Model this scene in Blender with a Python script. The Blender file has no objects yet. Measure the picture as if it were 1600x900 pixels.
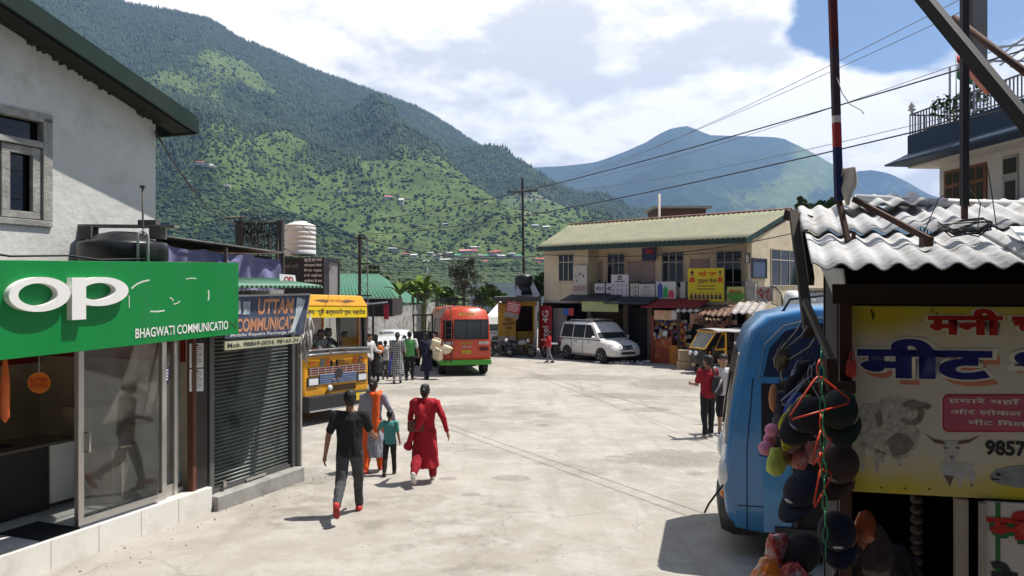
import bpy, bmesh, math, random
import numpy as np
from mathutils import Vector, Matrix, noise as mnoise
random.seed(7)
R = math.radians
SC = bpy.context.scene
COL = SC.collection
F, CZ = 1225.0, 2.98            # focal length in photo pixels, camera height

# ---------------------------------------------------------------- camera
cam = bpy.data.objects.new('camera', bpy.data.cameras.new('camera'))
COL.objects.link(cam); SC.camera = cam
cam.location = (0, 0, CZ); cam.rotation_euler = (R(90), 0, 0)
cam.data.sensor_width = 36; cam.data.lens = 36*F/1600
cam.data.clip_start = .05; cam.data.clip_end = 60000

# ---------------------------------------------------------------- light
SUN_EL, SUN_AZ = R(66), math.atan2(.30, .95)
SDIR = Vector((math.cos(SUN_AZ)*math.cos(SUN_EL), math.sin(SUN_AZ)*math.cos(SUN_EL), math.sin(SUN_EL)))
sl = bpy.data.lights.new('sun', 'SUN'); sl.energy = 5.0; sl.angle = R(.5); sl.color = (1, .955, .88)
sun = bpy.data.objects.new('sun', sl); COL.objects.link(sun)
sun.rotation_euler = (-SDIR).to_track_quat('-Z', 'Y').to_euler(); sun.location = (30, 10, 60)

W = bpy.data.worlds.new('World'); SC.world = W; W.use_nodes = True
nt = W.node_tree; N = nt.nodes; L = nt.links
for n in list(N): N.remove(n)
out = N.new('ShaderNodeOutputWorld'); bg = N.new('ShaderNodeBackground'); bg.inputs[1].default_value = .08
sky = N.new('ShaderNodeTexSky'); sky.sky_type = 'NISHITA'; sky.sun_disc = False
sky.sun_elevation = SUN_EL; sky.sun_rotation = R(90) - SUN_AZ; sky.altitude = 1100
sky.air_density = 1.0; sky.dust_density = .4
tc = N.new('ShaderNodeTexCoord')
def mth(op, a, b=None, c=None, clamp=False):
    n = N.new('ShaderNodeMath'); n.operation = op; n.use_clamp = clamp
    for i, x in enumerate((a, b, c)):
        if x is None: continue
        if isinstance(x, (int, float)): n.inputs[i].default_value = x
        else: L.new(x, n.inputs[i])
    return n.outputs[0]
def vmath(op, a, b):
    n = N.new('ShaderNodeVectorMath'); n.operation = op
    for i, x in enumerate((a, b)):
        if isinstance(x, tuple): n.inputs[i].default_value = x
        else: L.new(x, n.inputs[i])
    return n
def cloud_noise(vec, scale, detail, rough, off):
    v = vmath('ADD', vec, off)
    n = N.new('ShaderNodeTexNoise'); n.inputs['Scale'].default_value = scale
    n.inputs['Detail'].default_value = detail; n.inputs['Roughness'].default_value = rough
    L.new(v.outputs[0], n.inputs['Vector']); return n.outputs['Fac']
D = tc.outputs['Generated']
sep = N.new('ShaderNodeSeparateXYZ'); L.new(D, sep.inputs[0])
flat = vmath('MULTIPLY', D, (1.0, .75, 2.1)).outputs[0]
big = cloud_noise(flat, 2.3, 3, .5, (3.1, 1.7, .2))
fine = cloud_noise(flat, 5.5, 9, .58, (.4, 7.2, 2.9))
puff = cloud_noise(flat, 13., 7, .6, (5.4, 2.2, .9))
def spot(px, py, rad, soft):
    d = Vector(((px-800)/F, 1, (450-py)/F)).normalized()
    ds = vmath('DISTANCE', D, (d.x, d.y, d.z)).outputs['Value']
    mr = N.new('ShaderNodeMapRange'); mr.interpolation_type = 'SMOOTHSTEP'
    L.new(ds, mr.inputs[0]); mr.inputs[1].default_value = rad+soft; mr.inputs[2].default_value = max(rad-soft, 0)
    return mr.outputs[0]
cov = mth('ADD', mth('MULTIPLY', big, .55), mth('MULTIPLY', fine, .55))
cov = mth('ADD', cov, mth('MULTIPLY', puff, .12))
front = N.new('ShaderNodeMapRange'); L.new(sep.outputs[1], front.inputs[0])
front.inputs[1].default_value = -.35; front.inputs[2].default_value = .55; front.inputs[3].default_value = .08; front.inputs[4].default_value = .36
cov = mth('ADD', cov, front.outputs[0])
high = N.new('ShaderNodeMapRange'); L.new(sep.outputs[2], high.inputs[0])
high.inputs[1].default_value = .38; high.inputs[2].default_value = .75; high.inputs[3].default_value = 0; high.inputs[4].default_value = -.25
cov = mth('ADD', cov, high.outputs[0])
cov = mth('SUBTRACT', cov, mth('MULTIPLY', spot(1310, 0, .08, .07), .52))
cov = mth('SUBTRACT', cov, mth('MULTIPLY', spot(1540, -40, .11, .09), .46))
cov = mth('SUBTRACT', cov, mth('MULTIPLY', spot(1475, 275, .05, .06), .30))
mask = N.new('ShaderNodeMapRange'); mask.interpolation_type = 'SMOOTHSTEP'; L.new(cov, mask.inputs[0])
mask.inputs[1].default_value = .53; mask.inputs[2].default_value = .63
# grey undersides against white tops: thickness of the cloud
n1 = cloud_noise(flat, 4.6, 9, .56, (8.1, .3, 4.4)); n2 = cloud_noise(flat, 4.6, 9, .56, (8.14, .3, 4.53))
shade = mth('ADD', mth('MULTIPLY', cloud_noise(flat, 2.1, 4, .5, (1.1, 5.3, 2.4)), .75), .12)
shade = mth('ADD', shade, mth('MULTIPLY', mth('SUBTRACT', n1, n2), 2.1))
shade = mth('SUBTRACT', shade, mth('MULTIPLY', spot(820, 110, .16, .16), .05))
shade = mth('ADD', shade, mth('MULTIPLY', spot(1250, 170, .2, .16), .07))
cr = N.new('ShaderNodeValToRGB'); L.new(shade, cr.inputs[0])
cr.color_ramp.elements[0].position = .30; cr.color_ramp.elements[0].color = (8.3, 8.2, 8.1, 1)
cr.color_ramp.elements[1].position = .58; cr.color_ramp.elements[1].color = (13.6, 13.0, 12.2, 1)
mix = N.new('ShaderNodeMix'); mix.data_type = 'RGBA'
L.new(mask.outputs[0], mix.inputs[0]); L.new(sky.outputs[0], mix.inputs[6])
# unseen cloud behind the viewer, dimmed to cut the fill light on shaded fronts
thick = N.new('ShaderNodeMapRange'); L.new(sep.outputs[1], thick.inputs[0]); thick.inputs[1].default_value = .1; thick.inputs[2].default_value = .6; thick.inputs[3].default_value = .30; thick.inputs[4].default_value = 1
L.new(vmath('SCALE', cr.outputs[0], (0, 0, 0)).outputs[0], mix.inputs[7]); L.new(thick.outputs[0], mix.inputs[7].links[0].from_node.inputs['Scale'])
L.new(mix.outputs[2], bg.inputs[0]); L.new(bg.outputs[0], out.inputs[0])

SC.view_settings.view_transform = 'Standard'; SC.view_settings.look = 'None'
SC.view_settings.exposure = .60; SC.view_settings.gamma = 1
SC.render.engine = 'CYCLES'
SC.cycles.use_denoising = True
SC.cycles.max_bounces = 6; SC.cycles.diffuse_bounces = 3; SC.cycles.glossy_bounces = 3
SC.cycles.transmission_bounces = 6; SC.cycles.transparent_max_bounces = 8; SC.cycles.volume_bounces = 0
SC.cycles.caustics_reflective = False; SC.cycles.caustics_refractive = False

# ---------------------------------------------------------------- helpers
def P(px, py, Y): return Vector(((px-800)/F*Y, Y, CZ-(py-450)/F*Y))
def gz(y): return -.0137*y
def G(px, py):
    Y = F*CZ/(py-450-.0137*F); return P(px, py, Y)
def V(*a): return Vector(a)

MATS = {}
def M(name, col, r=.6, metal=0., var=.12, sc=3., bump=0., bsc=40., dirt=None, damt=.5, dsc=2.5, spec=.4, streak=False, coat=0.):
    """a procedural surface: base colour with two scales of variation, optional dirt and bump"""
    if name in MATS: return MATS[name]
    m = bpy.data.materials.new(name); m.use_nodes = True; MATS[name] = m
    n = m.node_tree.nodes; l = m.node_tree.links; b = n['Principled BSDF']
    b.inputs['Roughness'].default_value = r; b.inputs['Metallic'].default_value = metal
    b.inputs['Specular IOR Level'].default_value = spec
    if coat: b.inputs['Coat Weight'].default_value = coat; b.inputs['Coat Roughness'].default_value = .08
    t = n.new('ShaderNodeTexCoord'); co = t.outputs['Object']
    if streak:
        mp = n.new('ShaderNodeMapping'); mp.inputs['Scale'].default_value = (1, 1, .18); l.new(co, mp.inputs[0]); cs = mp.outputs[0]
    else: cs = co
    a = n.new('ShaderNodeTexNoise'); a.inputs['Scale'].default_value = sc; a.inputs['Detail'].default_value = 8; a.inputs['Roughness'].default_value = .62
    l.new(cs, a.inputs['Vector'])
    mr = n.new('ShaderNodeMapRange'); l.new(a.outputs['Fac'], mr.inputs[0]); mr.inputs[1].default_value = .3; mr.inputs[2].default_value = .7
    mr.inputs[3].default_value = 1-var; mr.inputs[4].default_value = 1+var
    hs = n.new('ShaderNodeHueSaturation'); hs.inputs['Color'].default_value = (*col, 1); l.new(mr.outputs[0], hs.inputs['Value'])
    c = hs.outputs[0]
    if dirt:
        d = n.new('ShaderNodeTexNoise'); d.inputs['Scale'].default_value = dsc; d.inputs['Detail'].default_value = 10; d.inputs['Roughness'].default_value = .7
        l.new(cs, d.inputs['Vector'])
        dr = n.new('ShaderNodeMapRange'); dr.interpolation_type = 'SMOOTHSTEP'; l.new(d.outputs['Fac'], dr.inputs[0])
        dr.inputs[1].default_value = .48; dr.inputs[2].default_value = .68; dr.inputs[4].default_value = damt
        mx = n.new('ShaderNodeMix'); mx.data_type = 'RGBA'; l.new(dr.outputs[0], mx.inputs[0]); l.new(c, mx.inputs[6]); mx.inputs[7].default_value = (*dirt, 1)
        c = mx.outputs[2]
    l.new(c, b.inputs['Base Color'])
    rr = n.new('ShaderNodeMapRange'); l.new(a.outputs['Fac'], rr.inputs[0]); rr.inputs[3].default_value = max(r-.12, .02); rr.inputs[4].default_value = min(r+.12, 1)
    l.new(rr.outputs[0], b.inputs['Roughness'])
    if bump:
        e = n.new('ShaderNodeTexNoise'); e.inputs['Scale'].default_value = bsc; e.inputs['Detail'].default_value = 6; l.new(co, e.inputs['Vector'])
        bp = n.new('ShaderNodeBump'); bp.inputs['Strength'].default_value = bump; bp.inputs['Distance'].default_value = .02
        l.new(e.outputs['Fac'], bp.inputs['Height']); l.new(bp.outputs[0], b.inputs['Normal'])
    return m
def GLASS(name, tint=(.9, .95, .95), r=.03, alpha=.25, dust=0.):
    """window glass: a clear pane that mirrors the sky"""
    if name in MATS: return MATS[name]
    m = bpy.data.materials.new(name); m.use_nodes = True; MATS[name] = m
    n = m.node_tree.nodes; l = m.node_tree.links; n.remove(n['Principled BSDF'])
    tr = n.new('ShaderNodeBsdfTransparent'); tr.inputs[0].default_value = (*tint, 1)
    gl = n.new('ShaderNodeBsdfGlossy'); gl.inputs['Roughness'].default_value = r; gl.inputs[0].default_value = (.9, .95, 1, 1)
    ge = n.new('ShaderNodeNewGeometry'); dt = n.new('ShaderNodeVectorMath'); dt.operation = 'DOT_PRODUCT'; l.new(ge.outputs['Normal'], dt.inputs[0]); l.new(ge.outputs['Incoming'], dt.inputs[1])
    def mo(op, a, b_=0., c_=0.):
        q = n.new('ShaderNodeMath'); q.operation = op; l.new(a, q.inputs[0]); q.inputs[1].default_value = b_; q.inputs[2].default_value = c_; return q.outputs[0]
    inv = mo('MULTIPLY_ADD', mo('ABSOLUTE', dt.outputs['Value']), -1., 1.); sch = n.new('ShaderNodeMath'); sch.operation = 'MULTIPLY_ADD'; l.new(mo('POWER', inv, 5.), sch.inputs[0]); sch.inputs[1].default_value = .9; sch.inputs[2].default_value = .04+max(alpha, 0)*.05; ad = sch
    mx = n.new('ShaderNodeMixShader'); l.new(ad.outputs[0], mx.inputs[0]); l.new(tr.outputs[0], mx.inputs[1]); l.new(gl.outputs[0], mx.inputs[2])
    o = mx.outputs[0]
    if dust:
        tc_ = n.new('ShaderNodeTexCoord'); ns = n.new('ShaderNodeTexNoise'); ns.inputs['Scale'].default_value = 3; ns.inputs['Detail'].default_value = 9; l.new(tc_.outputs['Object'], ns.inputs['Vector'])
        dm = n.new('ShaderNodeMapRange'); l.new(ns.outputs['Fac'], dm.inputs[0]); dm.inputs[1].default_value = .35; dm.inputs[2].default_value = .7; dm.inputs[3].default_value = dust*.5; dm.inputs[4].default_value = dust*1.8
        df = n.new('ShaderNodeBsdfDiffuse'); df.inputs[0].default_value = (.5, .47, .42, 1); m2 = n.new('ShaderNodeMixShader'); l.new(dm.outputs[0], m2.inputs[0]); l.new(o, m2.inputs[1]); l.new(df.outputs[0], m2.inputs[2]); o = m2.outputs[0]
    l.new(o, n['Material Output'].inputs[0]); return m

def tag(o, label=None, cat=None, group=None, kind=None):
    if label: o['label'] = label
    if cat: o['category'] = cat
    if group: o['group'] = group
    if kind: o['kind'] = kind
    return o
def thing(name, label, cat, loc=(0, 0, 0), rz=0., group=None, rx=0., ry=0.):
    o = bpy.data.objects.new(name, None); COL.objects.link(o); o.empty_display_size = .2
    o.location = loc; o.rotation_euler = (rx, ry, rz)
    return tag(o, label, cat, group)
def mat_of(o):
    m = Matrix.Translation(o.location) @ o.rotation_euler.to_matrix().to_4x4()
    return m
def chain(o):
    if o.parent is None: return mat_of(o)
    return chain(o.parent) @ o.matrix_parent_inverse @ mat_of(o)
def kids(o): return [c for c in COL.objects if c.parent == o]
def dup(o, parent=None, loc=None, rz=None, label=None, group=None):
    c = o.copy(); COL.objects.link(c)
    if parent is not None: c.parent = parent
    for ch in kids(o): dup(ch, c)
    if loc is not None: c.location = loc
    if rz is not None: c.rotation_euler[2] = rz
    if label: c['label'] = label
    if group: c['group'] = group
    return c

def frame(o, x, y):
    x = Vector(x).normalized(); y = Vector(y); z = x.cross(y).normalized(); y = z.cross(x)
    m = Matrix((x, y, z)).transposed().to_4x4(); m.translation = o; return m

class MB:
    """collects shapes; build() links them as ONE mesh object"""
    def __init__(s): s.v = []; s.f = []; s.m = []; s.s = []; s.mi = 0
    def add(s, vs, fs, smooth=False, T=None):
        b = len(s.v)
        s.v += [tuple(T @ Vector(p)) if T is not None else tuple(p) for p in vs]
        for f in fs: s.f.append([b+i for i in f]); s.m.append(s.mi); s.s.append(smooth)
        return s
    def mat(s, i): s.mi = i; return s
    def box(s, c, d, T=None, taper=1.):
        x, y, z = (q/2 for q in d); k = taper
        vs = [(c[0]+a*x*(k if e > 0 else 1), c[1]+b*y*(k if e > 0 else 1), c[2]+e*z) for e in (-1, 1) for b in (-1, 1) for a in (-1, 1)]
        return s.add(vs, [(0, 2, 3, 1), (4, 5, 7, 6), (0, 1, 5, 4), (1, 3, 7, 5), (3, 2, 6, 7), (2, 0, 4, 6)], False, T)
    def hexa(s, p): return s.add(p, [(0, 3, 2, 1), (4, 5, 6, 7), (0, 1, 5, 4), (1, 2, 6, 5), (2, 3, 7, 6), (3, 0, 4, 7)])
    def tube(s, pts, r, n=8, T=None, closed=False, smooth=True):
        pts = [Vector(p) for p in pts]; k = len(pts); rs = r if isinstance(r, (list, tuple)) else [r]*k
        vs = []; up = None
        for i, p in enumerate(pts):
            if closed: d = pts[(i+1) % k]-pts[i-1]
            else: d = pts[min(i+1, k-1)]-pts[max(i-1, 0)]
            d.normalize()
            if up is None: up = Vector((0, 0, 1)) if abs(d.z) < .9 else Vector((1, 0, 0))
            a = d.cross(up).normalized(); b2 = a.cross(d).normalized(); up = b2
            for j in range(n):
                t = 2*math.pi*j/n; vs.append(p+(a*math.cos(t)+b2*math.sin(t))*rs[i])
        fs = []
        for i in range(k if closed else k-1):
            for j in range(n):
                fs.append((i*n+j, i*n+(j+1) % n, ((i+1) % k)*n+(j+1) % n, ((i+1) % k)*n+j))
        if not closed: fs += [tuple(range(n-1, -1, -1)), tuple((k-1)*n+j for j in range(n))]
        return s.add(vs, fs, smooth, T)
    def bar(s, a, b, w, h=None, T=None):
        a = Vector(a); b = Vector(b); h = h or w; d = (b-a).normalized()
        up = Vector((0, 0, 1)) if abs(d.z) < .95 else Vector((0, 1, 0))
        x = d.cross(up).normalized()*w/2; y = x.cross(d).normalized()*h/2
        vs = [a-x-y, a+x-y, a+x+y, a-x+y, b-x-y, b+x-y, b+x+y, b-x+y]
        return s.add(vs, [(0, 3, 2, 1), (4, 5, 6, 7), (0, 1, 5, 4), (1, 2, 6, 5), (2, 3, 7, 6), (3, 0, 4, 7)], False, T)
    def lathe(s, prof, n=24, T=None, smooth=True):
        vs = [(r*math.cos(2*math.pi*j/n), r*math.sin(2*math.pi*j/n), z) for r, z in prof for j in range(n)]
        fs = [(i*n+j, i*n+(j+1) % n, (i+1)*n+(j+1) % n, (i+1)*n+j) for i in range(len(prof)-1) for j in range(n)]
        fs += [tuple(range(n-1, -1, -1)), tuple((len(prof)-1)*n+j for j in range(n))]
        return s.add(vs, fs, smooth, T)
    def loft(s, rings, smooth=True, caps=True, T=None, closed=True):
        n = len(rings[0]); vs = [p for r in rings for p in r]
        m = n if closed else n-1
        fs = [(i*n+j, i*n+(j+1) % n, (i+1)*n+(j+1) % n, (i+1)*n+j) for i in range(len(rings)-1) for j in range(m)]
        if caps and closed: fs += [tuple(range(n-1, -1, -1)), tuple((len(rings)-1)*n+j for j in range(n))]
        return s.add(vs, fs, smooth, T)
    def ball(s, c, rad, nu=12, nv=8, T=None):
        if not isinstance(rad, (tuple, list)): rad = (rad,)*3
        vs = [(c[0], c[1], c[2]-rad[2])]
        for i in range(1, nv):
            ph = -math.pi/2+math.pi*i/nv
            for j in range(nu):
                t = 2*math.pi*j/nu; vs.append((c[0]+rad[0]*math.cos(ph)*math.cos(t), c[1]+rad[1]*math.cos(ph)*math.sin(t), c[2]+rad[2]*math.sin(ph)))
        vs.append((c[0], c[1], c[2]+rad[2])); e = len(vs)-1
        fs = [(0, 1+(j+1) % nu, 1+j) for j in range(nu)]
        for i in range(nv-2):
            for j in range(nu): a = 1+i*nu; fs.append((a+j, a+(j+1) % nu, a+nu+(j+1) % nu, a+nu+j))
        a = 1+(nv-2)*nu; fs += [(a+j, a+(j+1) % nu, e) for j in range(nu)]
        return s.add(vs, fs, True, T)
    def prism(s, poly, d, T=None, smooth=False):
        """polygon in the frame's xy plane, extruded from z=0 to z=d"""
        n = len(poly); area = sum(poly[i][0]*poly[(i+1) % n][1]-poly[(i+1) % n][0]*poly[i][1] for i in range(n))
        if (area < 0) == (d > 0): poly = list(reversed(poly))
        vs = [(x, y, 0) for x, y in poly]+[(x, y, d) for x, y in poly]
        fs = [tuple(range(n-1, -1, -1)), tuple(range(n, 2*n))]+[(i, (i+1) % n, n+(i+1) % n, n+i) for i in range(n)]
        return s.add(vs, fs, smooth, T)
    def quad(s, a, b, c, d): return s.add([a, b, c, d], [(0, 1, 2, 3)])
    def grid(s, fn, nu, nv, smooth=True, thick=0):
        vs = [fn(i/nu, j/nv) for j in range(nv+1) for i in range(nu+1)]
        w = nu+1
        fs = [(j*w+i, j*w+i+1, (j+1)*w+i+1, (j+1)*w+i) for j in range(nv) for i in range(nu)]
        return s.add(vs, fs, smooth)
    def build(s, name, mats, parent=None, local=False, bevel=0, solid=0, label=None, sub=0):
        me = bpy.data.meshes.new(name); me.from_pydata(s.v, [], s.f)
        for m in (mats if isinstance(mats, (list, tuple)) else [mats]): me.materials.append(m)
        me.polygons.foreach_set('material_index', s.m); me.polygons.foreach_set('use_smooth', s.s); me.update()
        return link(name, me, parent, local, bevel, solid, label, sub)
def link(name, me, parent=None, local=False, bevel=0, solid=0, label=None, sub=0):
    o = bpy.data.objects.new(name, me); COL.objects.link(o)
    if parent is not None:
        o.parent = parent
        if not local: o.matrix_parent_inverse = chain(parent).inverted()
    if solid:
        q = o.modifiers.new('thickness', 'SOLIDIFY'); q.thickness = solid; q.offset = 0
    if sub:
        q = o.modifiers.new('smooth', 'SUBSURF'); q.levels = sub; q.render_levels = sub
    if bevel:
        q = o.modifiers.new('bevel', 'BEVEL'); q.width = bevel; q.segments = 2; q.limit_method = 'ANGLE'; q.angle_limit = R(40)
    if label: o['label'] = label
    return o

WORK = bpy.data.scenes.new('work')
def bake(o):
    WORK.collection.objects.link(o); vl = WORK.view_layers[0]; vl.update()
    me = bpy.data.meshes.new_from_object(o.evaluated_get(vl.depsgraph)); bpy.data.objects.remove(o); return me
class Surf:
    """a flat sign face given by its four corners; (a,b) run 0..1 right and down"""
    def __init__(s, tl, tr, bl, br):
        s.c = [Vector(p) for p in (tl, tr, bl, br)]
        s.n = (s.c[1]-s.c[0]).cross(s.c[0]-s.c[2]).normalized()     # towards the reader
        s.w = (s.c[1]-s.c[0]).length; s.h = (s.c[2]-s.c[0]).length
    def __call__(s, a, b, d=0.):
        tl, tr, bl, br = s.c
        return tl*(1-a)*(1-b)+tr*a*(1-b)+bl*(1-a)*b+br*a*b+s.n*d
    def board(s, mb, th, d=0., a0=0, b0=0, a1=1, b1=1):
        q = [(a0, b1), (a1, b1), (a1, b0), (a0, b0)]
        return mb.hexa([s(a, b, d-th) for a, b in q]+[s(a, b, d) for a, b in q])
    def poly(s, mb, pts, d=.003, th=.003):
        n = len(pts); ar = sum(pts[i][0]*pts[(i+1) % n][1]-pts[(i+1) % n][0]*pts[i][1] for i in range(n))
        if ar > 0: pts = list(reversed(pts))
        return mb.add([s(a, b, d-th) for a, b in pts]+[s(a, b, d) for a, b in pts],
                      [tuple(range(n-1, -1, -1)), tuple(range(n, 2*n))]+[(i, (i+1) % n, n+(i+1) % n, n+i) for i in range(n)])
    def ell(s, mb, a, b, ra, rb, d=.003, n=20, th=.003):
        return s.poly(mb, [(a+ra*math.cos(2*math.pi*i/n), b+rb*math.sin(2*math.pi*i/n)) for i in range(n)], d, th)
    def text(s, body, mat, a0, b0, a1, b1, parent, d=.004, ext=.002, bold=0., shear=0., name='lettering'):
        cu = bpy.data.curves.new('lettering', 'FONT'); cu.body = body; cu.size = 1; cu.offset = bold; cu.shear = shear
        cu.resolution_u = 3; cu.align_x = 'LEFT'; cu.fill_mode = 'FRONT'
        me = bake(bpy.data.objects.new('tmp', cu)); bpy.data.curves.remove(cu)
        co = np.array([v.co[:] for v in me.vertices])
        if len(co) == 0: return None
        lo = co.min(0); hi = co.max(0); sp = np.maximum(hi-lo, 1e-6)
        for v in me.vertices:
            a = a0+(a1-a0)*(v.co.x-lo[0])/sp[0]; b = b1-(b1-b0)*(v.co.y-lo[1])/sp[1]
            v.co = s(a, b, d)
        me.materials.clear(); me.materials.append(mat); me.update()
        return link(name, me, parent)
# ================================================================ ground and mountains
rng = np.random.default_rng(11)
_perm = rng.permutation(512); _perm = np.concatenate([_perm, _perm])
_val = rng.random(512)*2-1
def vnoise(x, y):
    xi = np.floor(x).astype(int); yi = np.floor(y).astype(int); fx = x-xi; fy = y-yi
    fx = fx*fx*fx*(fx*(fx*6-15)+10); fy = fy*fy*fy*(fy*(fy*6-15)+10)
    h = lambda a, b: _val[_perm[(_perm[a & 511]+b) & 511]]
    return (h(xi, yi)*(1-fx)+h(xi+1, yi)*fx)*(1-fy)+(h(xi, yi+1)*(1-fx)+h(xi+1, yi+1)*fx)*fy
def fbm(x, y, o=5, ridged=False):
    t = 0; a = .5
    for i in range(o):
        q = vnoise(x, y); t = t+a*((1-2*np.abs(q)) if ridged else q); x = x*2.03+17.1; y = y*2.03-9.7; a *= .5
    return t
def sstep(a, b, x):
    t = np.clip((x-a)/(b-a), 0, 1); return t*t*(3-2*t)
def npmesh(name, v, f, mats, attr=None, smooth=True, parent=None):
    me = bpy.data.meshes.new(name); n, k = f.shape
    me.vertices.add(len(v)); me.vertices.foreach_set('co', np.ascontiguousarray(v, dtype=np.float32).ravel())
    me.loops.add(n*k); me.loops.foreach_set('vertex_index', np.ascontiguousarray(f, dtype=np.int32).ravel())
    me.polygons.add(n); me.polygons.foreach_set('loop_start', np.arange(n, dtype=np.int32)*k)
    try: me.polygons.foreach_set('loop_total', np.full(n, k, dtype=np.int32))
    except Exception: pass
    me.update(calc_edges=True)
    me.polygons.foreach_set('use_smooth', np.full(n, smooth, dtype=bool))
    for m in mats: me.materials.append(m)
    for key, val in (attr or {}).items():
        a = me.attributes.new(key, 'FLOAT', 'POINT'); a.data.foreach_set('value', np.ascontiguousarray(val, dtype=np.float32))
    me.update()
    return link(name, me, parent)

def hill_mat(name, forest, grass, rock):
    m = bpy.data.materials.new(name); m.use_nodes = True; n = m.node_tree.nodes; l = m.node_tree.links; b = n['Principled BSDF']
    b.inputs['Roughness'].default_value = .95; b.inputs['Specular IOR Level'].default_value = .1
    at = n.new('ShaderNodeAttribute'); at.attribute_name = 'grass'; ar = n.new('ShaderNodeAttribute'); ar.attribute_name = 'rock'
    t = n.new('ShaderNodeTexCoord')
    def noise(s, d):
        q = n.new('ShaderNodeTexNoise'); q.inputs['Scale'].default_value = s; q.inputs['Detail'].default_value = d; q.inputs['Roughness'].default_value = .65
        l.new(t.outputs['Object'], q.inputs['Vector']); return q.outputs['Fac']
    def mul(c, s, lo, hi):
        mr = n.new('ShaderNodeMapRange'); l.new(noise(s, 6), mr.inputs[0]); mr.inputs[1].default_value = .3; mr.inputs[2].default_value = .7
        mr.inputs[3].default_value = lo; mr.inputs[4].default_value = hi
        h = n.new('ShaderNodeHueSaturation'); h.inputs['Color'].default_value = (*c, 1); l.new(mr.outputs[0], h.inputs['Value']); return h.outputs[0]
    def mix(f, a, c):
        x = n.new('ShaderNodeMix'); x.data_type = 'RGBA'; l.new(f, x.inputs[0]); l.new(a, x.inputs[6]); l.new(c, x.inputs[7]); return x.outputs[2]
    fo = mul(forest, .03, .55, 1.5); gr = mul(grass, .012, .7, 1.35); ro = mul(rock, .05, .7, 1.2)
    e = n.new('ShaderNodeMath'); e.operation = 'MULTIPLY_ADD'; l.new(noise(.02, 8), e.inputs[0]); e.inputs[1].default_value = .9; l.new(at.outputs['Fac'], e.inputs[2])
    mr = n.new('ShaderNodeMapRange'); mr.interpolation_type = 'SMOOTHSTEP'; l.new(e.outputs[0], mr.inputs[0]); mr.inputs[1].default_value = .85; mr.inputs[2].default_value = 1.1
    c = mix(mr.outputs[0], fo, gr); c = mix(ar.outputs['Fac'], c, ro); l.new(c, b.inputs['Base Color'])
    bp = n.new('ShaderNodeBump'); bp.inputs['Strength'].default_value = .9; bp.inputs['Distance'].default_value = 14
    l.new(noise(.045, 7), bp.inputs['Height']); l.new(bp.outputs[0], b.inputs['Normal'])
    return m
HILL = hill_mat('hillside', (.036, .060, .024), (.100, .142, .042), (.34, .32, .30))
FAR = hill_mat('far_mountain', (.028, .055, .036), (.12, .17, .06), (.3, .28, .26))

def interp(px, pts): a = np.array(pts, float); return np.interp(px, a[:, 0], a[:, 1])
RIDGE1 = [(-1200, -260), (-400, -230), (-100, -150), (60, -70), (150, -22), (200, 6), (260, 14), (330, 31), (370, 58), (400, 69), (440, 86), (500, 112), (560, 134), (600, 149), (650, 168), (700, 197), (740, 222), (760, 234), (790, 246), (815, 259), (850, 277), (900, 300), (960, 320), (1000, 334), (1060, 348), (1150, 362), (1400, 385), (1800, 400), (3000, 395)]
DIST1 = [(-1200, 2000), (0, 2500), (400, 2750), (800, 3300), (1100, 2700), (3000, 2200)]
FRAC = [(0, 0), (.10, .005), (.17, .045), (.28, .17), (.4, .33), (.55, .52), (.72, .73), (.86, .885), (1, 1)]
def hills(k, Y):
    """height of the valley and of the near mountain; k = x/Y"""
    px = 800+F*k; yr = interp(px, RIDGE1); Dr = interp(px, DIST1); t = Y/Dr; x = k*Y
    fr = interp(np.clip(t, 0, 1), FRAC)
    base = CZ+fr*(450-yr)*np.minimum(Y, Dr)/F
    low = interp(Y, [(0, -3.2), (80, -3.6), (120, -7), (200, -11), (330, -11), (480, 0), (700, 0)])
    base = base+low*(1-sstep(420, 640, Y))-CZ*(1-sstep(420, 640, Y))
    amp = sstep(.16, .4, t)*(1-.93*sstep(.78, 1, t))
    sp = fbm(x/760+3.3+Y/2600, Y/1050+1.2, 5, True)
    d = (sp-.1)*118*amp+fbm(x/170, Y/170, 4)*26*sstep(.12, .3, t)*(1-.75*sstep(.8, 1, t))
    # spurs that read in the photograph: lines of (px, py, distance)
    for line, hgt, wid in ((((-100, -60, 1500), (70, 0, 1500), (135, 70, 1480), (300, 187, 1350), (345, 220, 1250), (425, 270, 1120), (475, 300, 980)), 50, 75),
                           (((590, 205, 2100), (640, 240, 1850), (700, 265, 1600), (760, 310, 1300), (800, 335, 1100)), 55, 100),
                           (((760, 262, 2500), (840, 300, 2000), (905, 335, 1600), (960, 350, 1300)), 40, 100)):
        best = np.full(np.shape(x), 1e9)
        for (p0, q0, y0), (p1, q1, y1) in zip(line[:-1], line[1:]):
            a = np.array([(p0-800)/F*y0, y0]); b = np.array([(p1-800)/F*y1, y1]); ab = b-a
            u = np.clip(((x-a[0])*ab[0]+(Y-a[1])*ab[1])/(ab@ab), 0, 1)
            best = np.minimum(best, np.hypot(x-a[0]-u*ab[0], Y-a[1]-u*ab[1]))
        d = d+hgt*np.exp(-(best/wid)**2)
    z = base+d
    over = np.maximum(Y-Dr, 0); z = z-over*.45
    return np.where(Y > Dr*1.8, -200, z)
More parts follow.
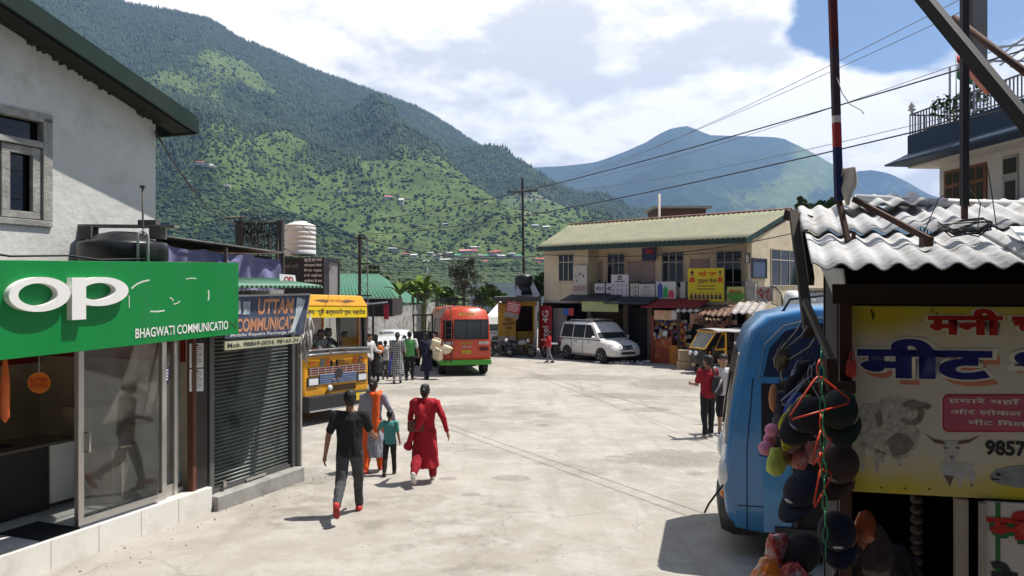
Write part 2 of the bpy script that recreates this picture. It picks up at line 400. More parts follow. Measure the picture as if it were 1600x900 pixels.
def grass_mask(k, Y):
    x = k*Y; px = 800+F*k
    g = .24+.95*fbm(x/260+5, Y/380+2, 5)
    for (p, y, w, a) in ((330, 1900, 190, .5), (300, 1300, 130, .5), (420, 1150, 130, .45), (100, 1500, 160, .55), (540, 1900, 170, .38), (720, 1500, 170, .42), (660, 1000, 120, .5), (590, 2300, 120, .4), (880, 1700, 170, .45), (350, 2250, 120, .4), (800, 2300, 160, .25)):
        xc = (p-800)/F*y; g = g+a*np.exp(-(((x-xc)/w)**2+((Y-y)/(w*1.5))**2))
    t = Y/interp(px, DIST1); g = g-.3*sstep(.72, .95, t)
    g = g*(.45+.55*sstep(650, 1000, Y))
    return np.clip(g, 0, 1)

ks = np.linspace(-1.9, 1.9, 561); Ys = np.concatenate([np.geomspace(66, 3900, 380), [4600, 6200, 9000]])
K, YY = np.meshgrid(ks, Ys); Z = hills(K, YY)
gm = grass_mask(K, YY)
pxg = 800+F*K; pyg = 450-(Z-CZ)*F/YY
rockm = np.exp(-(((pxg-835)/26)**2+((pyg-318)/13)**2))*1.5*sstep(-.2, .3, fbm(K*YY/60, YY/60, 3))
rockm = np.clip(rockm, 0, 1)*(YY > 700)
nk = len(ks); ii = np.arange(len(Ys)-1)[:, None]*nk+np.arange(nk-1)[None, :]; ii = ii.ravel()
quads = np.stack([ii, ii+1, ii+nk+1, ii+nk], 1)
tag(npmesh('mountain', np.stack([(K*YY).ravel(), YY.ravel(), Z.ravel()], 1), quads, [HILL], {'grass': gm.ravel(), 'rock': rockm.ravel()}),
    'forested mountainside rising behind the town', None, None, 'structure')

def far_range(ridge, dist, depth, k0, k1, seed, gpts):
    ks = np.linspace(k0, k1, 261); vs = np.linspace(0, 1, 130); K, Vv = np.meshgrid(ks, vs)
    px = 800+F*K; yr = interp(px, ridge); Y = dist-depth*(1-Vv)
    Zr = CZ+(450-yr)*dist/F; x = K*dist
    z = -60+(Zr+60)*(Vv**1.15)
    a = np.sin(np.pi*np.clip(Vv, 0, 1))**.8
    z = z+(fbm(x/1300+seed, Y/1900, 5, True)-.1)*300*a+fbm(x/300, Y/300+seed, 4)*55*(a+.12)
    X = K*Y
    g = .28+.5*fbm(x/700+seed, Y/700, 4); py = 450-(z-CZ)*F/Y
    for p, q, w, h, am in gpts: g = g+am*np.exp(-(((px-p)/w)**2+((py-q)/h)**2))
    n = len(ks); ii = (np.arange(len(vs)-1)[:, None]*n+np.arange(n-1)[None, :]).ravel()
    o = npmesh('mountain', np.stack([X.ravel(), Y.ravel(), z.ravel()], 1), np.stack([ii, ii+1, ii+n+1, ii+n], 1), [FAR], {'grass': np.clip(g, 0, 1).ravel(), 'rock': np.zeros(g.size)})
    return o
RIDGE2 = [(-300, 330), (500, 300), (780, 268), (830, 262), (880, 259), (930, 253), (965, 241), (985, 233), (1010, 222), (1030, 209), (1050, 200), (1075, 196), (1095, 205), (1110, 211), (1150, 212), (1200, 213), (1222, 215), (1240, 224), (1265, 236), (1290, 250), (1320, 268), (1350, 290), (1400, 320), (1500, 350), (1800, 380), (2600, 330)]
RIDGE3 = [(600, 380), (1000, 330), (1200, 300), (1290, 280), (1330, 268), (1362, 266), (1390, 271), (1420, 285), (1450, 303), (1500, 318), (1560, 312), (1650, 300), (1900, 260), (2600, 250)]
tag(far_range(RIDGE2, 6200, 3300, -1.2, 1.5, 4.2, [(1270, 255, 55, 45, .5), (1180, 310, 60, 22, .45), (1240, 300, 40, 30, .3)]), 'blue peaked mountain beyond the valley', None, None, 'structure')
tag(far_range(RIDGE3, 7100, 900, -.2, 1.6, 9.7, [(1400, 290, 60, 20, .4)]), 'pale distant mountain at the right', None, None, 'structure')

# the valley floor under everything, out to the horizon
g = MB(); s = 14000
g.quad((-s, -s, -14), (s, -s, -14), (s, s, -14), (-s, s, -14))
tag(g.build('valley_ground', M('valley_ground', (.09, .11, .05), .95, sc=.02, var=.3)), None, None, None, 'structure')

# ---------------------------------------------------------------- forest: many small crowns in one mesh each
def blob(n_seed):
    bm = bmesh.new(); bmesh.ops.create_icosphere(bm, subdivisions=1, radius=1)
    r = random.Random(n_seed); v = np.array([tuple(q.co*(1+r.uniform(-.28, .3))) for q in bm.verts]); v[:, 2] *= .72
    f = np.array([[q.index for q in t.verts] for t in bm.faces]); bm.free(); return v, f
def cone():
    n = 6; v = [(0, 0, 2.6)]+[(math.cos(i*math.pi/3)*.62*(1.15 if i % 2 else .8), math.sin(i*math.pi/3)*.62*(1.15 if i % 2 else .8), .2-.15*(i % 2)) for i in range(n)]
    return np.array(v), np.array([(0, 1+i, 1+(i+1) % n) for i in range(n)])
def foliage_mat(name, c0, c1, var=.9):
    m = bpy.data.materials.new(name); m.use_nodes = True; n = m.node_tree.nodes; l = m.node_tree.links; b = n['Principled BSDF']
    b.inputs['Roughness'].default_value = .8; b.inputs['Specular IOR Level'].default_value = .2
    at = n.new('ShaderNodeAttribute'); at.attribute_name = 'tint'
    mx = n.new('ShaderNodeMix'); mx.data_type = 'RGBA'; l.new(at.outputs['Fac'], mx.inputs[0]); mx.inputs[6].default_value = (*c0, 1); mx.inputs[7].default_value = (*c1, 1)
    l.new(mx.outputs[2], b.inputs['Base Color'])
    return m
FOREST = foliage_mat('forest_leaves', (.030, .056, .020), (.090, .130, .042))
PINE = foliage_mat('pine_needles', (.013, .028, .014), (.042, .068, .030))
def scatter(name, protos, pos, size, mat, tint, label):
    vs, fs, ts = [], [], []; b = 0; which = rng.integers(0, len(protos), len(pos))
    for j, (v, f) in enumerate(protos):
        i = np.where(which == j)[0]
        if len(i) == 0: continue
        a = rng.random(len(i))*6.28; ca, sa = np.cos(a)[:, None], np.sin(a)[:, None]
        X = v[None, :, 0]*ca-v[None, :, 1]*sa; Y = v[None, :, 0]*sa+v[None, :, 1]*ca; Zz = np.broadcast_to(v[None, :, 2], X.shape)
        w = np.stack([X, Y, Zz], 2)*size[i][:, None, None]*(np.array([1, 1, 1])*1.)+pos[i][:, None, :]
        vs.append(w.reshape(-1, 3)); fs.append((f[None]+(np.arange(len(i))*len(v))[:, None, None]).reshape(-1, 3)+b)
        ts.append((np.repeat(tint[i], len(v))+rng.normal(0, .10, len(i)*len(v)))); b += len(i)*len(v)
    o = npmesh(name, np.concatenate(vs), np.concatenate(fs), [mat], {'tint': np.clip(np.concatenate(ts), 0, 1)}, True)
    return tag(o, label, None, None, 'stuff')
BL = [blob(i) for i in range(5)]
n = 260000                                            # broadleaf orchards and woods on the lower slopes
k = rng.uniform(-.72, .72, n); Yt = 330*np.exp(rng.beta(1.0, 1.35, n)*np.log(3000/330)); g_ = grass_mask(k, Yt)
keep = (rng.random(n) > np.clip((g_-.36)*1.5, 0, .66)) & (Yt < interp(800+F*k, DIST1)*.97)
k, Yt, g_ = k[keep], Yt[keep], g_[keep]; sz = (.6+2.5*rng.random(len(k))**2.2)*interp(Yt, [(0, .8), (500, .95), (1200, 1.15), (2500, 1.45)])*(1+.5*(rng.random(len(k)) > .9))
zt = hills(k, Yt)
scatter('forest', BL, np.stack([k*Yt, Yt, zt+sz*.35], 1), sz, FOREST, np.clip(.30+.5*fbm(k*Yt/90, Yt/90, 3)+rng.normal(0, .2, len(k)), 0, 1), 'dark green broadleaf woods on the mountainside')
n = 62000                                            # conifers high on the slope and along the skyline
k = rng.uniform(-.72, .5, n); Dr = interp(800+F*k, DIST1); t_ = 1-.55*rng.random(n)**1.3; t_[:5200] = rng.uniform(.985, 1.003, 5200); Yt = t_*Dr
g_ = grass_mask(k, Yt); keep = (rng.random(n) > np.clip((g_-.35)*2.2, 0, .96)) | (t_ > .984)
k, Yt = k[keep], Yt[keep]; sz = 2.2+4.3*rng.random(len(k))**1.8; zt = hills(k, Yt)
scatter('pine_forest', [cone()], np.stack([k*Yt, Yt, zt-1], 1), sz, PINE, rng.random(len(k))*.7, 'dark conifers along the mountain crest')
# scrub trees between the town and the river
n = 2600
k = rng.uniform(-.6, .75, n); Yt = rng.uniform(95, 420, n)
keep = fbm(k*Yt/40+8, Yt/40, 3) > -.05+.25*(np.abs(Yt-300) < 45); k, Yt = k[keep], Yt[keep]
sz = rng.uniform(1.2, 3.0, len(k)); zt = hills(k, Yt)
scatter('riverside_trees', BL, np.stack([k*Yt, Yt, zt+sz*.5], 1), sz, FOREST, np.clip(rng.normal(.5, .25, len(k)), 0, 1), 'scrubby trees between the town and the river')

# ---------------------------------------------------------------- haze
hz = MB(); hz.hexa([(-8000, -3000, -262), (8000, -3000, -262), (8000, 7300, -262), (-8000, 7300, -262), (-8000, -3000, 1560), (8000, -3000, 1560), (8000, 7300, 1560), (-8000, 7300, 1560)])
hm = bpy.data.materials.new('haze'); hm.use_nodes = True; n_ = hm.node_tree.nodes; n_.remove(n_['Principled BSDF'])
pv = n_.new('ShaderNodeVolumePrincipled'); pv.inputs['Color'].default_value = (.33, .54, 1, 1); pv.inputs['Density'].default_value = 1.05e-4; pv.inputs['Anisotropy'].default_value = .2
hm.node_tree.links.new(pv.outputs[0], n_['Material Output'].inputs['Volume'])
tag(hz.build('haze', hm), 'thin blue haze over the valley', None, None, 'stuff')

# ---------------------------------------------------------------- the square: one broken grey road surface falling gently away
def road_mat():
    m = bpy.data.materials.new('worn_road'); m.use_nodes = True; n = m.node_tree.nodes; l = m.node_tree.links; b = n['Principled BSDF']
    b.inputs['Roughness'].default_value = .9; b.inputs['Specular IOR Level'].default_value = .25
    t = n.new('ShaderNodeTexCoord'); co = t.outputs['Object']
    def noise(s, d, r=.6, off=None):
        q = n.new('ShaderNodeTexNoise'); q.inputs['Scale'].default_value = s; q.inputs['Detail'].default_value = d; q.inputs['Roughness'].default_value = r
        if off:
            mp = n.new('ShaderNodeMapping'); mp.inputs['Location'].default_value = off; l.new(co, mp.inputs[0]); l.new(mp.outputs[0], q.inputs['Vector'])
        else: l.new(co, q.inputs['Vector'])
        return q.outputs['Fac']
    def rng_(x, a, b_, c=0, d=1):
        q = n.new('ShaderNodeMapRange'); q.interpolation_type = 'SMOOTHSTEP'; l.new(x, q.inputs[0])
        for i, v in enumerate((a, b_, c, d)): q.inputs[1+i].default_value = v
        return q.outputs[0]
    def op(o, x, y):
        q = n.new('ShaderNodeMath'); q.operation = o
        for i, v in enumerate((x, y)):
            if isinstance(v, (int, float)): q.inputs[i].default_value = v
            else: l.new(v, q.inputs[i])
        return q.outputs[0]
    def mix(f, a, c):
        q = n.new('ShaderNodeMix'); q.data_type = 'RGBA'
        for i, v in ((0, f), (6, a), (7, c)):
            if isinstance(v, tuple): q.inputs[i].default_value = (*v, 1)
            else: l.new(v, q.inputs[i])
        return q.outputs[2]
    c = mix(rng_(noise(.28, 5), .35, .68), (.285, .260, .226), (.352, .326, .288))     # dust over concrete
    c = mix(rng_(noise(1.3, 10, .72), .40, .66), c, (.392, .368, .330))
    fine = noise(55, 4, .7); c = mix(op('MULTIPLY', rng_(fine, .56, .72), .55), c, (.16, .15, .135))
    c = mix(op('MULTIPLY', rng_(noise(9, 8, .75), .56, .74), .35), c, (.20, .187, .166))
    # stretches where the old stony bed shows through, ragged at the edge
    zone = None
    for (px, py, rx, ry) in ((1060, 715, 1.25, 1.1), (800, 747, .42, .32), (700, 748, .22, .2), (735, 773, .2, .13), (470, 745, .9, .9), (600, 690, .7, .9), (560, 715, .8, .6), (850, 664, .25, .25), (720, 640, 1.0, 1.4), (1060, 600, 2.2, 2.5), (960, 618, 1.8, 1.0), (690, 612, 2.6, 1.6), (900, 590, 3., 1.6), (1010, 640, .9, .7), (965, 713, .35, .15)):
        q = G(px, py)
        mp = n.new('ShaderNodeMapping'); mp.inputs['Location'].default_value = (-q.x/rx, -q.y/ry, 0); mp.inputs['Scale'].default_value = (1/rx, 1/ry, 0); l.new(co, mp.inputs[0])
        ln = n.new('ShaderNodeVectorMath'); ln.operation = 'LENGTH'; l.new(mp.outputs[0], ln.inputs[0])
        f = rng_(ln.outputs['Value'], 1.25, .35); zone = f if zone is None else op('MAXIMUM', zone, f)
    rag = op('ADD', op('MULTIPLY', zone, .42), op('MULTIPLY', noise(3.2, 10, .78), 1.))
    worn = rng_(rag, .70, .82)
    stones = n.new('ShaderNodeTexVoronoi'); stones.inputs['Scale'].default_value = 17; l.new(co, stones.inputs['Vector'])
    stone_c = mix(rng_(stones.outputs['Distance'], .15, .6), (.27, .25, .22), (.13, .12, .108))
    c = mix(op('MULTIPLY', worn, .48), c, stone_c)
    c = mix(op('MULTIPLY', rng_(noise(16, 5, .8), .52, .70), .38), c, (.21, .195, .17))
    mp = n.new('ShaderNodeMapping'); mp.inputs['Rotation'].default_value = (0, 0, -.25); mp.inputs['Scale'].default_value = (2.6, .16, 1); l.new(co, mp.inputs[0])
    tk = n.new('ShaderNodeTexNoise'); tk.inputs['Scale'].default_value = 1; tk.inputs['Detail'].default_value = 7; tk.inputs['Roughness'].default_value = .65; l.new(mp.outputs[0], tk.inputs['Vector'])
    c = mix(op('MULTIPLY', rng_(tk.outputs['Fac'], .52, .72), .42), c, (.235, .218, .19))
    # long hairline cracks
    vo = n.new('ShaderNodeTexVoronoi'); vo.feature = 'DISTANCE_TO_EDGE'; vo.inputs['Scale'].default_value = .55
    wv = n.new('ShaderNodeVectorMath'); wv.operation = 'ADD'; l.new(co, wv.inputs[0])
    nz = n.new('ShaderNodeTexNoise'); nz.inputs['Scale'].default_value = 1.1; nz.inputs['Detail'].default_value = 8; l.new(co, nz.inputs['Vector']); l.new(nz.outputs['Color'], wv.inputs[1]); l.new(wv.outputs[0], vo.inputs['Vector'])
    crack = op('MULTIPLY', rng_(vo.outputs['Distance'], .016, .002), rng_(noise(.22, 3, .5, (4, 9, 0)), .44, .60))
    c = mix(op('MULTIPLY', crack, .28), c, (.13, .12, .11))
    # dark oil and mud by the left kerb
    mud = op('MULTIPLY', rng_(noise(1.7, 9, .7, (2, 5, 1)), .48, .66), rng_(noise(.33, 3, .5, (11, 3, 0)), .48, .62))
    c = mix(op('MULTIPLY', mud, .5), c, (.15, .135, .11))
    l.new(c, b.inputs['Base Color'])
    bp = n.new('ShaderNodeBump'); bp.inputs['Strength'].default_value = .35; bp.inputs['Distance'].default_value = .02
    h = op('ADD', op('MULTIPLY', fine, .35), op('ADD', noise(7, 9, .7), op('MULTIPLY', stones.outputs['Distance'], op('MULTIPLY', worn, 1.2))))
    l.new(h, bp.inputs['Height']); l.new(bp.outputs[0], b.inputs['Normal'])
    return m
def roadz(x, y): return gz(y)+.02*mnoise.noise(Vector((x*.22, y*.22, 3.3)))*min(1, max(0, (y-4)/6))
rd = MB()
rd.grid(lambda a, b: (lambda x, y: (x, y, roadz(x, y)))(-34+68*a, -8+86*b), 150, 180)
tag(rd.build('road', road_mat()), 'pale worn concrete square', None, None, 'structure')
# ================================================================ left row of shops (facade coordinates u along the row, v out into the street)
FC, FT, FN = V(-4.19, 10.96, 0), V(.36, .933, 0), V(.933, -.36, 0)
def fac(u, v, z): return FC+FT*u+FN*v+V(0, 0, z)
def fu(px, v):
    k = (px-800)/F; return (k*(10.96-.36*v)+4.19-.933*v)/(.36-.933*k)
def fp(px, py, v):
    u = fu(px, v); p = fac(u, v, 0); p.z = CZ-(py-450)/F*p.y; return p
def fbox(mb, u0, u1, v0, v1, z0, z1):
    return mb.hexa([fac(u0, v1, z0), fac(u1, v1, z0), fac(u1, v0, z0), fac(u0, v0, z0), fac(u0, v1, z1), fac(u1, v1, z1), fac(u1, v0, z1), fac(u0, v0, z1)])
def surf_ab(s, px, py):
    d = V((px-800)/F, 1, -(py-450)/F); o = V(0, 0, CZ); t = (s.c[0]-o).dot(s.n)/d.dot(s.n); q = o+d*t-s.c[0]
    ex = s.c[1]-s.c[0]; ey = s.c[2]-s.c[0]; a11, a12, a22 = ex.dot(ex), ex.dot(ey), ey.dot(ey); b1, b2 = q.dot(ex), q.dot(ey)
    dt = a11*a22-a12*a12; return ((b1*a22-b2*a12)/dt, (b2*a11-b1*a12)/dt)
def spts(s, pts): return [surf_ab(s, *p) for p in pts]
def ring(s, mb, outer, inner, d0, d1):
    n = len(outer); vs = [s(a, b, d1) for a, b in outer]+[s(a, b, d1) for a, b in inner]+[s(a, b, d0) for a, b in outer]+[s(a, b, d0) for a, b in inner]
    fs = []
    for i in range(n):
        j = (i+1) % n; fs += [(i, j, n+j, n+i), (2*n+i, i, j, 2*n+j)[::-1], (n+i, 3*n+i, 3*n+j, n+j)[::-1]]
    mb.add(vs, fs)
def ell_px(cx, cy, rx, ry, n=40, tilt=0., a0=0., a1=2*math.pi, full=True):
    return [(cx+rx*math.cos(t)*math.cos(tilt)-ry*math.sin(t)*math.sin(tilt), cy+rx*math.cos(t)*math.sin(tilt)+ry*math.sin(t)*math.cos(tilt)) for t in [a0+(a1-a0)*i/(n if full else n-1) for i in range(n)]]

white_tile = M('white_tile', (.72, .70, .66), .25, var=.05, dirt=(.45, .41, .35), damt=.5, dsc=1.2)
alum = M('aluminium', (.58, .56, .53), .35, .8, var=.08)
dark_paint = M('dark_paint', (.018, .018, .02), .45)
black = M('black_plastic', (.012, .012, .013), .5)
shop_wall = M('shop_interior', (.78, .70, .54), .85)
red_paint = M('red_interior_band', (.38, .03, .02), .6)
plaster = M('white_plaster', (.64, .64, .61), .9, var=.06, sc=1.3, bump=.4, bsc=12, dirt=(.42, .40, .36), damt=.45, dsc=2.1)
old_wood = M('grey_wood', (.30, .29, .27), .85, var=.25, sc=9, bump=.4, bsc=30, dirt=(.5, .49, .46), damt=.6, dsc=7)
sign_green = M('sign_green', (.002, .21, .042), .42, var=.08, sc=1.3, bump=.25, bsc=2.5, dirt=(.03, .17, .06), damt=.35, dsc=1.6, streak=True)
white_letter = M('white_letter', (.80, .79, .76), .4, var=.03)
roof_green = M('green_roof_sheet', (.006, .024, .017), .55, .1, var=.3, sc=2.2, dirt=(.05, .045, .035), damt=.5, dsc=1.8, streak=True)
concrete = M('concrete', (.30, .29, .27), .9, var=.2, sc=3, bump=.3, dirt=(.14, .13, .12), damt=.5)
paper = M('paper', (.72, .72, .72), .8, var=.03)
ink = M('ink', (.03, .03, .035), .7)
clear = GLASS('shop_glass', (.78, .80, .79), alpha=.3, dust=.09)

# ---- white house behind the green shop
h = thing('white_house', 'white plastered house with dark green gable roof above the green shop sign', 'house', fac(-3, -.5, 0))
def wz(u): return 5.27+.305*(-.52-u) if u > -5.4 else 5.27+.305*(4.88)-.305*(-5.4-u)
w = MB(); vv = -.5
U = [-11, -5.4, -.52]
poly = [(-11, -.2), (-.52, -.2), (-.52, wz(-.52)), (-5.4, wz(-5.4)), (-11, wz(-11))]
# front wall with the window opening cut out of it
wu0, wu1, wzz0, wzz1 = -3.35, fu(80, vv), 3.69, 5.0
for a, b, c, d in ((-11, wu0, 2.96, None), (wu1, -.52, 2.96, None), (wu0, wu1, 2.96, wzz0), (wu0, wu1, wzz1, None)):
    us = [a]+[x for x in (-5.4,) if a < x < b]+[b]
    for u0, u1 in zip(us[:-1], us[1:]):
        z1a = wz(u0) if d is None else d; z1b = wz(u1) if d is None else d
        w.hexa([fac(u0, vv, c), fac(u1, vv, c), fac(u1, vv-.25, c), fac(u0, vv-.25, c), fac(u0, vv, z1a), fac(u1, vv, z1b), fac(u1, vv-.25, z1b), fac(u0, vv-.25, z1a)])
fbox(w, -.77, -.52, -7, -.752, 2.96, wz(-.52)-.02); fbox(w, -.77, -.52, -7, -3.4, -.6, 2.958); fbox(w, -11, -10.75, -7, -.752, -.2, wz(-11)); fbox(w, -10.74, -.78, -7.2, -7.002, -.2, 5.1)
w.build('wall', plaster, h)
# roof: corrugated sheet over both slopes, green barge board along the rake, dark soffit
rf = MB()
def roofpt(u, v, dz=0): return fac(u, v, wz(u)+.10+dz)
n = 240
for side, (ua, ub) in enumerate(((-5.4, -.22), (-5.4, -11.4))):
    rf.grid(lambda a, b: roofpt(ua+(ub-ua)*b, -.10-7.2*a, .018*math.sin(a*7.2*2*math.pi/.076*.25)), 200, 1)
rf.build('roof', roof_green, h, solid=.012)
bb = MB()
bb.hexa([fac(-5.4, -.08, wz(-5.4)-.05), fac(-.20, -.08, wz(-.20)-.05), fac(-.20, -.115, wz(-.20)-.05), fac(-5.4, -.115, wz(-5.4)-.05),
         fac(-5.4, -.08, wz(-5.4)+.19), fac(-.20, -.08, wz(-.20)+.17), fac(-.20, -.115, wz(-.20)+.17), fac(-5.4, -.115, wz(-5.4)+.19)])
bb.hexa([fac(-11.4, -.08, wz(-11.4)-.05), fac(-5.402, -.08, wz(-5.4)-.05), fac(-5.402, -.115, wz(-5.4)-.05), fac(-11.4, -.115, wz(-11.4)-.05),
         fac(-11.4, -.08, wz(-11.4)+.17), fac(-5.402, -.08, wz(-5.4)+.19), fac(-5.402, -.115, wz(-5.4)+.19), fac(-11.4, -.115, wz(-11.4)+.17)])
fbox(bb, -.20, -.17, -7.1, -.08, wz(-.20)-.07, wz(-.20)+.12)
bb.build('barge_board', roof_green, h)
so = MB()
so.hexa([fac(-5.4, -.17, wz(-5.4)-.05), fac(-.21, -.17, wz(-.21)-.05), fac(-.21, -.495, wz(-.21)-.05), fac(-5.4, -.495, wz(-5.4)-.05),
         fac(-5.4, -.17, wz(-5.4)+.06), fac(-.21, -.17, wz(-.21)+.06), fac(-.21, -.495, wz(-.21)+.06), fac(-5.4, -.495, wz(-5.4)+.06)])
so.build('soffit', M('black_soffit', (.02, .02, .018), .9), h)
cp = MB(); r_ = random.Random(2)
for _ in range(26):
    u = r_.uniform(-3.2, -.55); s_ = r_.uniform(.05, .16); cp.ball(fac(u, -.5, wz(u)-.05), (s_, .012, r_.uniform(.02, .05)), 8, 5)
cp.build('cracked_plaster', M('dark_stain', (.05, .048, .04), .95), h)
wi = MB(); f0, f1 = wu0, wu1
for a, b, c, d in ((f0, f1, wzz1-.10, wzz1), (f0, f1, wzz0, wzz0+.07), (f1-.12, f1, wzz0+.07, wzz1-.05), (f0, f0+.1, wzz0+.07, wzz1-.05), (f0+.1, f1-.12, 4.60, 4.67)):
    fbox(wi, a, b, -.58, -.47, c, d)
# casement leaves
for a, b in ((f1-.60, f1-.13), (f0+.11, f1-.62)):
    for q in ((a, b, 4.50, 4.59), (a, b, wzz0+.08, wzz0+.16), (a, a+.1, wzz0+.16, 4.50), (b-.1, b, wzz0+.16, 4.50)): fbox(wi, q[0], q[1], -.56, -.50, q[2], q[3])
win = wi.build('window', old_wood, h, bevel=.006)
pn = MB(); fbox(pn, f0+.02, f1-.02, -.60, -.585, wzz0+.03, wzz1-.05); pn.build('pane', GLASS('dark_pane', (.10, .11, .11)), win)
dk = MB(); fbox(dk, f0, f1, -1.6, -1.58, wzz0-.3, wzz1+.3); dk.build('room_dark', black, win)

# ---- green phone shop
sh = thing('phone_shop', 'open fronted phone shop with white tiled step and aluminium sliding door', 'shop', fac(-1.5, 0, 0))
pl = MB(); fbox(pl, -7, 0, -.6, 0, -.6, .2)
pl.build('step', white_tile, sh, bevel=.008)
jn = MB()
for u in [-.62*i for i in range(1, 11)]: fbox(jn, u-.003, u+.003, -.1, .0015, -.5, .195)
jn.build('tile_joints', M('tile_joint', (.25, .23, .2), .9), sh)
fl = MB(); fbox(fl, -7, -.03, -3.2, -.601, .0, .198); fl.build('floor', M('floor_tile', (.62, .60, .57), .2, var=.1), sh)
wl = MB(); fbox(wl, -7, -.03, -3.3, -3.202, .2, 2.85); fbox(wl, -.13, -.03, -3.2, -.3, .2, 2.85); fbox(wl, -7.1, -7.002, -3.2, 0, .2, 2.85); wl.build('interior_wall', shop_wall, sh)
rb = MB(); fbox(rb, -6.99, -.14, -3.2, -3.17, 1.85, 2.75); fbox(rb, -.16, -.132, -3.16, -.35, 1.95, 2.75); rb.build('red_band', red_paint, sh)
ro = MB(); fbox(ro, -7.1, .0, -3.3, -.02, 2.852, 2.95); ro.build('roof', concrete, sh)
he = MB(); fbox(he, -7, -.03, -.20, -.05, 2.55, 2.85); he.build('header', dark_paint, sh)
dr = MB()
du0, du1, du2, du3 = -2.05, -.80, -.50, -.43
for q in ((du0, du0+.075, -.17, -.10, .2, 2.55), (du0+.075, du1, -.17, -.10, .2, .30), (du0+.075, du1, -.17, -.10, 2.45, 2.55), (du1, du1+.075, -.17, -.10, .2, 2.55),
          (du1+.075, du2, -.24, -.18, .2, .36), (du2-.03, du2+.03, -.24, -.16, .2, 2.55), (du2+.03, -.33, -.26, -.2, .2, .27)): fbox(dr, *q)
door = dr.build('sliding_door', alum, sh, bevel=.004)
gp = MB(); fbox(gp, du0+.075, du1, -.14, -.132, .30, 2.45); gp.build('glass', clear, door)
gp = MB(); fbox(gp, du1+.075, du2-.03, -.212, -.206, .36, 2.55); gp.build('side_glass', clear, door)
hn = MB(); hn.tube([fac(du0+.11, -.12, 1.06), fac(du0+.11, -.05, 1.06), fac(du0+.11, -.05, 1.28), fac(du0+.11, -.12, 1.28)], .012); hn.build('handle', alum, door)
po = MB(); fbox(po, -.30, -.235, -.16, -.06, .2, 2.6); po.build('brown_post', M('rust_brown', (.13, .05, .03), .7), sh)
bp_ = MB(); fbox(bp_, -.235, -.01, -.14, -.08, .2, 2.6); bp_.build('black_panel', M('gloss_black_panel', (.02, .019, .02), .3, var=.3), sh)
pp = MB(); fbox(pp, -.42, -.31, -.3, -.28, .3, 2.5); pp.build('poster_strip', M('torn_poster', (.45, .42, .36), .7, var=.4, sc=2.2, dirt=(.04, .30, .32), damt=.9, dsc=2.2), sh)
# left jamb with the coloured plastic cone, covered boxes behind the glass
bx = MB(); r_ = random.Random(5)
for u, v, z, su, sv, sz in ((-.95, -.75, .55, .45, .4, .7), (-.55, -.7, .45, .35, .35, .95), (-.75, -1.3, .6, .7, .5, 1.2)):
    fbox(bx, u-su/2, u+su/2, v-sv/2, v+sv/2, .2, .2+sz)
tag(bx.build('stacked_cartons', M('carton', (.34, .29, .21), .85, var=.3, sc=1.5), bevel=.02), 'dim cardboard cartons behind the sliding glass door', 'carton stack')
ct = thing('shop_counter', 'black shop counter with a white front panel inside the open doorway', 'counter', fac(-2.6, -1.2, .2))
q = MB(); fbox(q, -3.9, -1.62, -1.75, -1.12, .2, 1.0); q.build('body', M('counter_black', (.025, .02, .02), .5), ct)
q = MB(); fbox(q, -1.615, -1.26, -1.75, -1.10, .27, 1.0); q.build('white_panel', M('white_laminate', (.72, .72, .70), .4), ct)
q = MB(); fbox(q, -3.95, -1.24, -1.78, -1.08, 1.002, 1.035); q.build('top', M('counter_top', (.12, .11, .1), .3), ct)
q = MB(); fbox(q, -2.3, -1.95, -1.5, -1.3, 1.036, 1.06); q.ball(fac(-2.55, -1.45, 1.12), (.05, .04, .09)); q.build('card_reader', black, ct)
tg = thing('hanging_tag', 'round orange paper tag with red words hanging in the shop doorway', 'price tag', fp(61, 598, -.9))
p0 = fp(61, 598, -.9); ts = Surf(p0+V(-.14, 0, .13), p0+V(.14, 0, .13), p0+V(-.14, 0, -.13), p0+V(.14, 0, -.13))
q = MB(); ts.ell(q, .5, .5, .5, .5, 0, 28, .004); q.build('disc', M('tag_orange', (.75, .20, .02), .6), tg)
ts.text('BUTTER', M('tag_red', (.5, .02, .02), .6), .12, .28, .88, .48, tg, bold=.02); ts.text('SCOTCH', MATS['tag_red'], .12, .54, .88, .74, tg, bold=.02)
q = MB(); q.tube([p0+V(0, 0, .12), V(p0.x, p0.y, 2.8)], .003, 5); q.build('string', paper, tg)
cn = MB(); p0 = fp(8, 600, -.4); cn.tube([p0+V(0, 0, .4), p0+V(0, 0, .2), p0+V(0, 0, .02), p0+V(0, 0, -.36), p0+V(0, 0, -.42)], [.012, .03, .045, .045, .01], 14)
cn.tube([p0+V(0, 0, .4), V(p0.x, p0.y, 2.8)], .004, 5)
tag(cn.build('paper_streamer', M('streamer', (.62, .13, .03), .6, var=.3, sc=4)), 'long orange rolled streamer hanging by the left jamb', 'streamer')
mt = MB(); mt.hexa([fac(-2.55, -.06, .199), fac(-2.06, -.06, .199), fac(-2.06, -.75, .199), fac(-2.55, -.75, .199), fac(-2.55, -.06, .212), fac(-2.06, -.06, .212), fac(-2.06, -.75, .212), fac(-2.55, -.75, .212)])
tag(mt.build('door_mat', M('mat_black', (.015, .015, .016), .95, bump=.5)), 'black door mat on the tiled floor at the open door', 'door mat')
